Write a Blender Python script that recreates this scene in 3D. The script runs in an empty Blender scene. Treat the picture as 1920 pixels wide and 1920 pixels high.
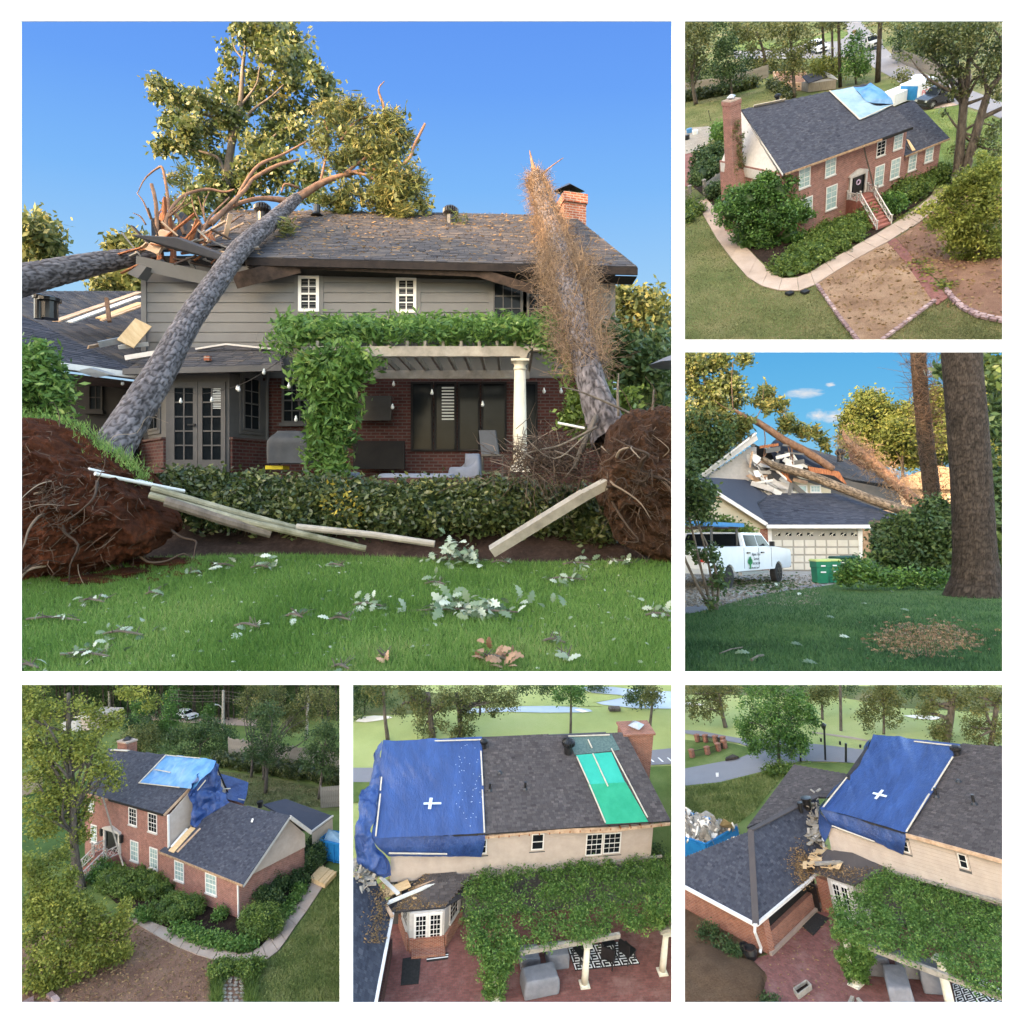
import bpy,bmesh,math,random
import numpy as np
from mathutils import Matrix,Vector
# ---------------------------------------------------------------- camera, world, sun, exposure
SC=bpy.context.scene
COL=SC.collection
random.seed(7)
RNG=np.random.default_rng(11)
F,PX,PY=1200.0,960.0,900.0
cam=bpy.data.cameras.new('camera')
cam.sensor_width=36.0
cam.lens=F/1920*36
cam.shift_y=(PY-960)/1920
cam.clip_start=0.05
cam.clip_end=5000
cam_ob=bpy.data.objects.new('camera',cam)
COL.objects.link(cam_ob)
cam_ob.rotation_euler=(math.pi/2,0,0)
SC.camera=cam_ob
SUN_EL,SUN_AZ=math.radians(15),math.radians(47)
world=bpy.data.worlds.new('World')
SC.world=world
world.use_nodes=True
wn=world.node_tree
bg=wn.nodes['Background']
sky=wn.nodes.new('ShaderNodeTexSky')
sky.sky_type='NISHITA'
sky.sun_disc=False
sky.sun_elevation=SUN_EL
sun_dir=Vector((-math.sin(SUN_AZ)*math.cos(SUN_EL),-math.cos(SUN_AZ)*math.cos(SUN_EL),math.sin(SUN_EL)))
sky.sun_rotation=math.atan2(sun_dir.x,sun_dir.y)
sky.air_density=1.0
sky.dust_density=2.5
sky.ozone_density=0.0
wn.links.new(sky.outputs[0],bg.inputs[0])
bg.inputs[1].default_value=0.15
sun=bpy.data.lights.new('sun','SUN')
sun.energy=2.0
sun.angle=math.radians(0.5)
sun.color=(.62,0.37,0.18)
sun_ob=bpy.data.objects.new('sun',sun)
COL.objects.link(sun_ob)
sun_ob.rotation_euler=(-sun_dir).to_track_quat('-Z','Y').to_euler()
sun_ob.location=(0,-20,60)
SC.view_settings.view_transform='Standard'
SC.view_settings.look='None'
SC.view_settings.gamma=1
SC.view_settings.use_curve_mapping=False
SC.view_settings.exposure=3.08
# ---------------------------------------------------------------- the six places: where each stands and how it is turned
Z=606/1920
def rot(rx,ry,rz):
 cx,sx,cy,sy,cz,sz=math.cos(rx),math.sin(rx),math.cos(ry),math.sin(ry),math.cos(rz),math.sin(rz)
 return np.array([[1,0,0],[0,cx,-sx],[0,sx,cx]])@np.array([[cy,0,sy],[0,1,0],[-sy,0,cy]])@np.array([[cz,-sz,0],[sz,cz,0],[0,0,1]])
class Place:
 """A place in its own metres (z up), set down in the world by one rotation, one scale and one shift.
    z(), y(), top() survey a point of the photograph onto a plane of that place."""
 def __init__(s,name,c,scale,rect,o=(0,0),k=1.0):
  s.name,s.s,s.rect,s.o,s.k=name,scale,rect,o,k
  s.R=rot(*c[:3]);s.t=np.array(c[3:6],float)
  m=np.eye(4);m[:3,:3]=s.R*scale;m[:3,3]=s.t*scale
  s.M=Matrix(m.tolist())
  s.C=-s.R.T@s.t
 def ray(s,u,v):
  u,v=s.o[0]+u*s.k,s.o[1]+v*s.k
  return s.R.T@np.array([(u-PX)/F,1,(PY-v)/F])
 def pl(s,u,v,p0,n):
  r=s.ray(u,v);n=np.array(n,float)
  return s.C+r*(n@(np.array(p0,float)-s.C))/(n@r)
 def z(s,u,v,z=0.0):return s.pl(u,v,(0,0,z),(0,0,1))
 def y(s,u,v,y=0.0):return s.pl(u,v,(0,y,0),(0,1,0))
 def d(s,u,v,d):return s.C+s.ray(u,v)*d
 def top(s,base,u,v):
  n=np.array(base)-s.C;n[2]=0
  return s.pl(u,v,base,n)
 def dep(s,p):return float((s.R@np.array(p)+s.t)[1])
 def px(s,p):return s.dep(p)/F*s.k
 # ---------------------------------------------------------------- noise
def _h(i,j,k,seed):
 n=(i.astype(np.int64)*374761393+j.astype(np.int64)*668265263+k.astype(np.int64)*2147483647+seed*1013904223)
 n=(n^(n>>13))*1274126177
 n=n^(n>>16)
 return(n&0xFFFFFF).astype(float)/0xFFFFFF
def vnoise(P,sc=1.0,seed=0):
 P=np.asarray(P,float)*sc
 i=np.floor(P).astype(int);f=P-i;f=f*f*(3-2*f)
 r=0
 for a in(0,1):
  for b in(0,1):
   for c in(0,1):
    w=(f[...,0]if a else 1-f[...,0])*(f[...,1]if b else 1-f[...,1])*(f[...,2]if c else 1-f[...,2])
    r=r+w*_h(i[...,0]+a,i[...,1]+b,i[...,2]+c,seed)
 return r
def fbm(P,sc=1.0,seed=0,o=4):
 r,a,t=0,1.0,0
 for q in range(o):
  r=r+a*vnoise(P,sc*2**q,seed+q);t+=a;a*=.5
 return r/t-.5
def cells(U,V,seed=0,wrap=None):
 """2-D cellular noise: distance to the cell border (F2 - F1) and a tone per cell"""
 i=np.floor(U).astype(int);j=np.floor(V).astype(int)
 f1=np.full(U.shape,9.);f2=np.full(U.shape,9.);idc=np.zeros(U.shape)
 for a in(-1,0,1):
  for b in(-1,0,1):
   ii,jj=i+a,j+b
   iw=ii%wrap if wrap else ii
   x=ii+.15+.7*_h(iw,jj,iw*0,seed);y=jj+.15+.7*_h(iw,jj,iw*0+1,seed)
   dd=np.hypot(U-x,V-y);t=_h(iw,jj,iw*0+2,seed)
   n1=dd<f1
   f2=np.where(n1,f1,np.minimum(f2,dd));idc=np.where(n1,t,idc);f1=np.where(n1,dd,f1)
 return f2-f1,idc
 # ---------------------------------------------------------------- materials
MATS={}
def _new(name):
 m=bpy.data.materials.new(name);m.use_nodes=True
 nt=m.node_tree;b=nt.nodes['Principled BSDF']
 MATS[name]=m
 return m,nt,b
def nd(nt,t,**kw):
 n=nt.nodes.new('ShaderNode'+t)
 for k,v in kw.items():
  if k in n.inputs:n.inputs[k].default_value=v
  else:setattr(n,k,v)
 return n
def c4(c):return(c[0],c[1],c[2],1)
def ramp(nt,stops):
 r=nt.nodes.new('ShaderNodeValToRGB');e=r.color_ramp.elements
 while len(e)<len(stops):e.new(.5)
 for q,(p,c)in zip(e,stops):q.position=p;q.color=c4(c)
 return r
def plain(name,c1,c2=None,sc=4.0,rough=.8,bump=.0,bsc=None,metal=0,spec=.3,detail=6,stretch=(1,1,1),dist=.02):
 """two colours mixed by noise in the object's own metres, with an optional relief"""
 m,nt,b=_new(name);c2=c2 or c1
 tc=nd(nt,'TexCoord');mp=nd(nt,'Mapping');mp.inputs['Scale'].default_value=stretch
 nt.links.new(tc.outputs['Object'],mp.inputs[0])
 n=nd(nt,'TexNoise',Scale=sc,Detail=detail,Roughness=.65);nt.links.new(mp.outputs[0],n.inputs['Vector'])
 r=ramp(nt,[(.32,c1),(.68,c2)]);nt.links.new(n.outputs['Fac'],r.inputs[0]);nt.links.new(r.outputs[0],b.inputs['Base Color'])
 b.inputs['Roughness'].default_value=rough;b.inputs['Metallic'].default_value=metal;b.inputs['Specular IOR Level'].default_value=spec
 if bump:
  n2=nd(nt,'TexNoise',Scale=bsc or sc*4,Detail=6,Roughness=.7);nt.links.new(mp.outputs[0],n2.inputs['Vector'])
  bp=nd(nt,'Bump',Strength=bump,Distance=dist);nt.links.new(n2.outputs['Fac'],bp.inputs['Height']);nt.links.new(bp.outputs[0],b.inputs['Normal'])
 return m
def toned(name,stops,rough=.6,trans=0.0,spec=.3,nsc=0,namp=.3,bump=0,bsc=30,dist=.02):
 """colour from the per-vertex 'tone' (each leaf, shingle or plate has its own)"""
 m,nt,b=_new(name)
 a=nd(nt,'Attribute');a.attribute_name='tone'
 fac=a.outputs['Fac']
 tc=nd(nt,'TexCoord')
 if nsc:
  n=nd(nt,'TexNoise',Scale=nsc,Detail=6,Roughness=.7);nt.links.new(tc.outputs['Object'],n.inputs['Vector'])
  mr=nd(nt,'MapRange');mr.inputs[3].default_value=-namp;mr.inputs[4].default_value=namp;nt.links.new(n.outputs['Fac'],mr.inputs[0])
  ad=nd(nt,'Math');nt.links.new(fac,ad.inputs[0]);nt.links.new(mr.outputs[0],ad.inputs[1]);fac=ad.outputs[0]
 r=ramp(nt,stops);nt.links.new(fac,r.inputs[0]);nt.links.new(r.outputs[0],b.inputs['Base Color'])
 b.inputs['Roughness'].default_value=rough;b.inputs['Specular IOR Level'].default_value=spec
 if bump:
  n2=nd(nt,'TexNoise',Scale=bsc,Detail=6,Roughness=.7);nt.links.new(tc.outputs['Object'],n2.inputs['Vector'])
  bp=nd(nt,'Bump',Strength=bump,Distance=dist);nt.links.new(n2.outputs['Fac'],bp.inputs['Height']);nt.links.new(bp.outputs[0],b.inputs['Normal'])
 if trans:
  t=nd(nt,'BsdfTranslucent');mx=nd(nt,'MixShader',Fac=trans);o=nt.nodes['Material Output']
  nt.links.new(r.outputs[0],t.inputs[0]);nt.links.new(b.outputs[0],mx.inputs[1]);nt.links.new(t.outputs[0],mx.inputs[2]);nt.links.new(mx.outputs[0],o.inputs[0])
 return m
def brickmat(name,ca,cb,mortar,w=.21,h=.075,m_=.012,rough=.85,bump=.6,offset=.5,dirt=None,dirtsc=1.2):
 """fine running-bond masonry in the face's own metres (UV)"""
 m,nt,b=_new(name)
 uv=nd(nt,'UVMap')
 t=nd(nt,'TexBrick',Color1=c4(ca),Color2=c4(cb),Mortar=c4(mortar),Scale=1.0)
 t.inputs['Brick Width'].default_value=w;t.inputs['Row Height'].default_value=h;t.inputs['Mortar Size'].default_value=m_;t.inputs['Bias'].default_value=-.1
 t.offset=offset
 nt.links.new(uv.outputs[0],t.inputs['Vector'])
 n=nd(nt,'TexNoise',Scale=2.2,Detail=7,Roughness=.75);nt.links.new(uv.outputs[0],n.inputs['Vector'])
 mx=nd(nt,'MixRGB',blend_type='MULTIPLY',Fac=.75)
 r=ramp(nt,[(.3,(.62,.6,.6)),(.7,(1.3,1.25,1.25))]);nt.links.new(n.outputs['Fac'],r.inputs[0])
 nt.links.new(t.outputs['Color'],mx.inputs[1]);nt.links.new(r.outputs[0],mx.inputs[2])
 col=mx.outputs[0]
 if dirt:
  n3=nd(nt,'TexNoise',Scale=dirtsc,Detail=8,Roughness=.8);nt.links.new(uv.outputs[0],n3.inputs['Vector'])
  r3=ramp(nt,[(.5,(0,0,0)),(.72,(1,1,1))]);nt.links.new(n3.outputs['Fac'],r3.inputs[0])
  m3=nd(nt,'MixRGB');m3.inputs[2].default_value=c4(dirt);nt.links.new(r3.outputs[0],m3.inputs[0]);nt.links.new(col,m3.inputs[1]);col=m3.outputs[0]
 nt.links.new(col,b.inputs['Base Color'])
 bp=nd(nt,'Bump',Strength=bump,Distance=.01,invert=True);nt.links.new(t.outputs['Fac'],bp.inputs['Height']);nt.links.new(bp.outputs[0],b.inputs['Normal'])
 b.inputs['Roughness'].default_value=rough;b.inputs['Specular IOR Level'].default_value=.25
 return m
def ground(name,stops,sc=.6,fine=14.0,bump=.5,rough=.95,famt=.5,dist=.05):
 """soil, turf or gravel: broad patches times a fine grain"""
 m,nt,b=_new(name)
 tc=nd(nt,'TexCoord')
 n=nd(nt,'TexNoise',Scale=sc,Detail=5,Roughness=.6);nt.links.new(tc.outputs['Object'],n.inputs['Vector'])
 n2=nd(nt,'TexNoise',Scale=fine,Detail=6,Roughness=.8);nt.links.new(tc.outputs['Object'],n2.inputs['Vector'])
 mx=nd(nt,'Mix',data_type='FLOAT');mx.inputs[0].default_value=famt
 nt.links.new(n.outputs['Fac'],mx.inputs[2]);nt.links.new(n2.outputs['Fac'],mx.inputs[3])
 r=ramp(nt,stops);nt.links.new(mx.outputs[0],r.inputs[0]);nt.links.new(r.outputs[0],b.inputs['Base Color'])
 bp=nd(nt,'Bump',Strength=bump,Distance=dist);nt.links.new(n2.outputs['Fac'],bp.inputs['Height']);nt.links.new(bp.outputs[0],b.inputs['Normal'])
 b.inputs['Roughness'].default_value=rough;b.inputs['Specular IOR Level'].default_value=.15
 return m
 # ---------------------------------------------------------------- mesh building
class B:
 """collects polygons"""
 def __init__(s):s.V=[];s.F=[];s.T=[];s.n=0
 def add(s,V,Fc,tone=None):
  V=np.asarray(V,float).reshape(-1,3)
  s.V.append(V);s.F+=[tuple(int(i)+s.n for i in f)for f in Fc]
  s.T.append(np.full(len(V),.5)if tone is None else np.broadcast_to(np.asarray(tone,float),(len(V),)))
  s.n+=len(V);return s
 def para(s,o,a,b,c,tone=None):
  o,a,b,c=(np.array(q,float)for q in(o,a,b,c))
  V=[o,o+a,o+a+b,o+b,o+c,o+a+c,o+a+b+c,o+b+c]
  Fc=[(3,2,1,0),(4,5,6,7),(0,1,5,4),(1,2,6,5),(2,3,7,6),(3,0,4,7)]
  if np.dot(np.cross(a,b),c)<0:Fc=[f[::-1]for f in Fc]
  return s.add(V,Fc,tone)
 def box(s,lo,hi,tone=None):
  lo,hi=np.array(lo,float),np.array(hi,float);d=hi-lo
  return s.para(lo,(d[0],0,0),(0,d[1],0),(0,0,d[2]),tone)
 def prism(s,poly,ext,tone=None):
  P=np.array(poly,float);n=len(P);e=np.array(ext,float)
  nrm=sum(np.cross(P[i]-P[0],P[(i+1)%n]-P[0])for i in range(1,n-1))
  Fc=[tuple(range(n))[::-1],tuple(range(n,2*n))]+[(i,(i+1)%n,n+(i+1)%n,n+i)for i in range(n)]
  if np.dot(nrm,e)<0:Fc=[f[::-1]for f in Fc]
  return s.add(np.vstack([P,P+e]),Fc,tone)
 def bar(s,p,q,w,h=None,up=(0,0,1),tone=None):
  p,q=np.array(p,float),np.array(q,float);d=q-p;h=h or w
  a=np.cross(d,up);L=np.linalg.norm(a)
  if L<1e-6:a=np.cross(d,(1,0,0));L=np.linalg.norm(a)
  a/=L;c=np.cross(a,d);c/=np.linalg.norm(c)
  return s.para(p-a*w/2-c*h/2,d,a*w,c*h,tone)
 def tube(s,pts,rad,n=8,cap=True,tone=None,jit=0):
  V,Fc=tubemesh(pts,rad,n,cap,jit);return s.add(V,Fc,tone)
 def lathe(s,c,prof,n=20,ax=(0,0,1),tone=None):
  """prof: (radius, height) pairs along axis ax from c"""
  ax=np.array(ax,float);ax/=np.linalg.norm(ax)
  e1=np.cross(ax,(0,1,0)if abs(ax[1])<.9 else(1,0,0));e1/=np.linalg.norm(e1);e2=np.cross(ax,e1)
  V=[];c=np.array(c,float)
  for r,h in prof:
   for i in range(n):
    t=2*math.pi*i/n;V.append(c+ax*h+(e1*math.cos(t)+e2*math.sin(t))*r)
  Fc=[]
  for k in range(len(prof)-1):
   for i in range(n):
    j=(i+1)%n;Fc.append((k*n+i,k*n+j,(k+1)*n+j,(k+1)*n+i))
  Fc.append(tuple(range(n))[::-1]);Fc.append(tuple(range((len(prof)-1)*n,len(prof)*n)))
  return s.add(V,Fc,tone)
def spline(pts,rad=None,m=6):
 P=np.array(pts,float)
 if len(P)<3:
  t=np.linspace(0,1,m+1)[:,None];Q=P[0]*(1-t)+P[1]*t
  if rad is None:return Q
  return Q,rad[0]+(rad[1]-rad[0])*t[:,0]
 X=np.vstack([2*P[0]-P[1],P,2*P[-1]-P[-2]]);out=[];ro=[]
 for i in range(1,len(X)-2):
  for t in np.linspace(0,1,m,endpoint=False):
   a,b,c,d=X[i-1:i+3]
   out.append(.5*(2*b+(c-a)*t+(2*a-5*b+4*c-d)*t*t+(3*b-a-3*c+d)*t**3))
   if rad is not None:ro.append(rad[i-1]*(1-t)+rad[i]*t)
 out.append(P[-1])
 if rad is None:return np.array(out)
 ro.append(rad[-1]);return np.array(out),np.array(ro)
def frames(P):
 T=np.gradient(P,axis=0);T/=np.linalg.norm(T,axis=1)[:,None]+1e-12
 a=np.array([.31,.2,.93])if abs(T[0]@np.array([.31,.2,.93]))<.9 else np.array([1.,0,0])
 N=[]
 for t in T:
  a=a-t*(a@t);a/=np.linalg.norm(a);N.append(a.copy())
 N=np.array(N);return T,N,np.cross(T,N)
def tubemesh(pts,rad,n=8,cap=True,jit=0):
 P=np.array(pts,float);m=len(P)
 rad=np.broadcast_to(np.asarray(rad,float),(m,))
 T,N,Bn=frames(P)
 th=np.linspace(0,2*np.pi,n,endpoint=False)
 R=rad[:,None]*(1+(jit*(RNG.random((m,n))-.5)if jit else 0))*np.ones((m,n))
 V=P[:,None]+R[...,None]*(np.cos(th)[None,:,None]*N[:,None]+np.sin(th)[None,:,None]*Bn[:,None])
 Fc=[(k*n+i,k*n+(i+1)%n,(k+1)*n+(i+1)%n,(k+1)*n+i)for k in range(m-1)for i in range(n)]
 if cap:Fc+=[tuple(range(n))[::-1],tuple(range((m-1)*n,m*n))]
 return V.reshape(-1,3),Fc
class T:
 """handle of an object and its place"""
 def __init__(s,ob,pl,base):s.ob,s.pl,s.base=ob,pl,base
ALL=[]
def _props(o,label=None,cat=None,group=None,kind=None):
 for k,v in(('label',label),('category',cat),('group',group),('kind',kind)):
  if v:o[k]=v
def thing(pl,name,label,cat,base=(0,0,0),group=None,kind=None):
 o=bpy.data.objects.new(name,None);COL.objects.link(o);o.empty_display_size=.2
 o.matrix_world=pl.M@Matrix.Translation(Vector([float(x)for x in base]))
 _props(o,label,cat,group,kind)
 return T(o,pl,np.array(base,float))
def rawmesh(name,V,Fc,tone=None,smooth=False,uv=True):
 me=bpy.data.meshes.new(name)
 V=np.asarray(V,float)
 if isinstance(Fc,np.ndarray):
  nf,k=Fc.shape;lt=np.full(nf,k,np.int32);li=Fc.ravel().astype(np.int32)
 else:
  lt=np.array([len(f)for f in Fc],np.int32);li=np.array([i for f in Fc for i in f],np.int32);nf=len(lt)
 ls=np.concatenate([[0],np.cumsum(lt)[:-1]]).astype(np.int32)
 me.vertices.add(len(V));me.vertices.foreach_set('co',V.astype(np.float32).ravel())
 me.loops.add(len(li));me.loops.foreach_set('vertex_index',li)
 me.polygons.add(nf);me.polygons.foreach_set('loop_start',ls);me.polygons.foreach_set('loop_total',lt)
 me.polygons.foreach_set('use_smooth',np.full(nf,bool(smooth)))
 if tone is not None:
  a=me.attributes.new('tone','FLOAT','POINT');a.data.foreach_set('value',np.asarray(tone,np.float32))
 if uv:
  a,b,c=V[li[ls]],V[li[ls+1]],V[li[ls+2]]
  n=np.cross(b-a,c-a);n/=np.linalg.norm(n,axis=1)[:,None]+1e-12
  U=np.stack([-n[:,1],n[:,0],np.zeros(nf)],1);L=np.linalg.norm(U,axis=1)
  flat=L<.12
  U[flat]=(1,0,0);U/=np.linalg.norm(U,axis=1)[:,None]
  W=np.cross(n,U);fi=np.repeat(np.arange(nf),lt);P=V[li]
  uvl=me.uv_layers.new(name='UVMap')
  uvl.data.foreach_set('uv',np.stack([(P*U[fi]).sum(1),(P*W[fi]).sum(1)],1).astype(np.float32).ravel())
 me.update(calc_edges=True);me.validate()
 return me
def link(name,me,mat,par,pl,base=None,kind=None,label=None):
 o=bpy.data.objects.new(name,me);COL.objects.link(o)
 if mat and not me.materials:me.materials.append(mat)
 if par is not None:o.parent=par.ob
 else:o.matrix_world=pl.M@Matrix.Translation(Vector([float(x)for x in base]))
 if kind:o['kind']=kind
 if label:o['label']=label
 ALL.append((o,pl))
 return T(o,pl,np.array(base if base is not None else par.base,float))
def part(par,name,b,mat,smooth=False,kind=None,label=None,uv=True,tone=None):
 """a child mesh; b is a B, or (V, F) in the place's metres"""
 if isinstance(b,B):V,Fc=np.vstack(b.V),b.F;tone=np.concatenate(b.T)
 else:V,Fc=b[0],b[1];tone=b[2]if len(b)>2 else tone
 return link(name,rawmesh(name,V-par.base,Fc,tone,smooth,uv),mat,par,par.pl,None,kind,label)
def single(pl,name,label,cat,b,mat,base=None,group=None,kind=None,smooth=False,uv=True):
 """a thing that is one mesh"""
 if isinstance(b,B):V,Fc=np.vstack(b.V),b.F;tone=np.concatenate(b.T)
 else:V,Fc=b[0],b[1];tone=b[2]if len(b)>2 else None
 V=np.asarray(V)
 if base is None:base=np.array([*(V.min(0)+V.max(0))[:2]/2,V[:,2].min()])
 t=link(name,rawmesh(name,V-base,Fc,tone,smooth,uv),mat,None,pl,base,kind)
 _props(t.ob,label,cat,group)
 return t
def struct(pl,name,b,mat,smooth=False,kind='structure',label=None):
 return single(pl,name,label,None,b,mat,base=(0,0,0),kind=kind,smooth=smooth)
def dup(t,offs,label=None,rz=0,scale=1.0):
 """copy of a thing with copies of its parts and sub-parts, at another base in the same place"""
 base=t.base+np.array(offs)
 def cp(o,par):
  c=o.copy();COL.objects.link(c)
  if par:c.parent=par
  if o.type=='MESH':ALL.append((c,t.pl))
  for ch in list(o.children):cp(ch,c)
  return c
 r=cp(t.ob,None)
 r.matrix_world=t.pl.M@Matrix.Translation(Vector([float(x)for x in base]))@Matrix.Rotation(rz,4,'Z')@Matrix.Scale(scale,4)
 if label:r['label']=label
 return T(r,t.pl,base)
 # ---------------------------------------------------------------- foliage
def leafquads(C,L,W=None,up=.3,tone=None,rng=RNG,hang=0):
 """C: n leaf centres; each leaf a diamond of its own bearing"""
 n=len(C);W=W or L*.5
 d=rng.normal(size=(n,3));d[:,2]=d[:,2]*(1-up)-hang;d/=np.linalg.norm(d,axis=1)[:,None]+1e-9
 q=rng.normal(size=(n,3));q[:,2]*=.6;w=np.cross(d,q);w/=np.linalg.norm(w,axis=1)[:,None]+1e-9
 s=(.65+.7*rng.random(n))[:,None]
 V=np.stack([C-d*L/2*s,C+w*W/2*s,C+d*L/2*s,C-w*W/2*s],1).reshape(-1,3)
 Fc=np.arange(4*n).reshape(n,4)
 t=np.repeat(np.clip(rng.normal(.5,.2,n)if tone is None else tone,0,1),4)
 return V,Fc,t
def inblob(blobs,n,clump=.25,m=9,shell=.55,rng=RNG,flat=1.0):
 """n points in clumps spread through the blobs (centre, radius or radii); returns points and clump tones"""
 Cc=np.array([b[0]for b in blobs],float);R=np.array([np.broadcast_to(np.asarray(b[1],float),(3,))for b in blobs])
 w=np.prod(R,1)**(2/3);w/=w.sum()
 K=max(len(blobs)*m,1)
 cb=rng.choice(len(blobs),K,p=w)
 d=rng.normal(size=(K,3));d/=np.linalg.norm(d,axis=1)[:,None]
 r=shell+(1-shell)*rng.random(K)
 cc=Cc[cb]+d*r[:,None]*R[cb]
 ct=rng.normal(0,.16,K)
 k=rng.integers(0,K,n)
 off=rng.normal(size=(n,3))*clump;off[:,2]*=flat
 off*=(R[cb[k]].min(1)/R.min(1).max())[:,None]**.5
 return cc[k]+off,np.clip(.5+ct[k]+rng.normal(0,.13,n),0,1),cc
def foliage(par,name,blobs,n,L,mat,clump=.25,m=9,shell=.5,W=None,up=.3,kind=None,hang=0,flat=1.0):
 C,t,cc=inblob(blobs,n,clump,m,shell,flat=flat)
 V,Fc,tn=leafquads(C,L,W,up,t,hang=hang)
 p=part(par,name,(V,Fc,tn),mat,uv=False,kind=kind);p.ob['_soft']=1
 return p
def blobmesh(blobs,seed=3,res=2,amp=.25):
 bm=bmesh.new();bmesh.ops.create_icosphere(bm,subdivisions=res,radius=1.0)
 S=np.array([v.co[:]for v in bm.verts]);Fs=[tuple(v.index for v in f.verts)for f in bm.faces];bm.free()
 b=B()
 for i,(c,r)in enumerate(blobs):
  k=1+amp*2*fbm(S*1.7+i*3.1,1.0,seed)[:,None]
  b.add(np.array(c)+S*k*np.asarray(r,float),Fs,.12)
 return b
def tree(pl,name,label,cat,base,trunk,rad,blobs,n,L,leaf,bark,group=None,clump=.3,m=9,limbs=True,W=None,fork=.45,up=.3,shell=.45,nlimb=99,hang=0,flat=1.0):
 """standing tree > trunk (with limbs), crown"""
 t=thing(pl,name,label,cat,base,group)
 b=B();P,R=spline(trunk,rad,5)
 b.tube(P,R,9,jit=.12)
 if limbs:
  for c,r in blobs[:nlimb]:
   k=int(len(P)*(fork+(1-fork)*.85*random.random()));s=P[min(k,len(P)-1)];c=np.array(c,float)
   if c[2]<s[2]-1:s=P[int(len(P)*.4)]
   mid=(s+c)/2+RNG.normal(size=3)*np.linalg.norm(c-s)*.1;mid[2]+=np.linalg.norm(c-s)*.08
   q,rr=spline([s,mid,c],[R[min(k,len(R)-1)]*.55,R[-1]*.6+R[0]*.05,R[0]*.05],4)
   b.tube(q,rr,5,cap=False)
 part(t,'trunk',b,bark,smooth=True)
 foliage(t,'crown',blobs,n,L,leaf,clump,m,shell,W,up,hang=hang,flat=flat)
 return t
def shrub(pl,name,label,base,blobs,n,L,leaf,cat='shrub',group=None,clump=.12,m=14,core=None,shell=.75,W=None,amp=.2):
 t=thing(pl,name,label,cat,base,group)
 foliage(t,'foliage',blobs,n,L,leaf,clump,m,shell,W)
 part(t,'inner_foliage',blobmesh([(c,np.asarray(r,float)*.64)for c,r in blobs],res=2,amp=amp),core or leaf,smooth=True)
 return t
def blades(n,fn,h,w,mat,pl,name='grass',par=None,lean=.5):
 """n grass blades; fn(n) -> root points"""
 C=fn(n);n=len(C)
 d=RNG.normal(size=(n,3))*lean;d[:,2]=1;d/=np.linalg.norm(d,axis=1)[:,None]
 w_=RNG.normal(size=(n,3));w_[:,2]=0;w_/=np.linalg.norm(w_,axis=1)[:,None]
 hh=h*(.5+RNG.random(n))[:,None]
 V=np.stack([C-w_*w/2,C+w_*w/2,C+d*hh],1).reshape(-1,3)
 t=np.repeat(np.clip(.5+fbm(C,.9,5,3)*.9+RNG.normal(0,.16,n),0,1),3)
 Fc=np.arange(3*n).reshape(n,3)
 if par is None:
  o=single(pl,name,None,None,(V,Fc,t),mat,base=(0,0,0),kind='stuff',uv=False)
 else:o=part(par,name,(V,Fc,t),mat,uv=False,kind='stuff')
 o.ob['_soft']=1
 return o
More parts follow.
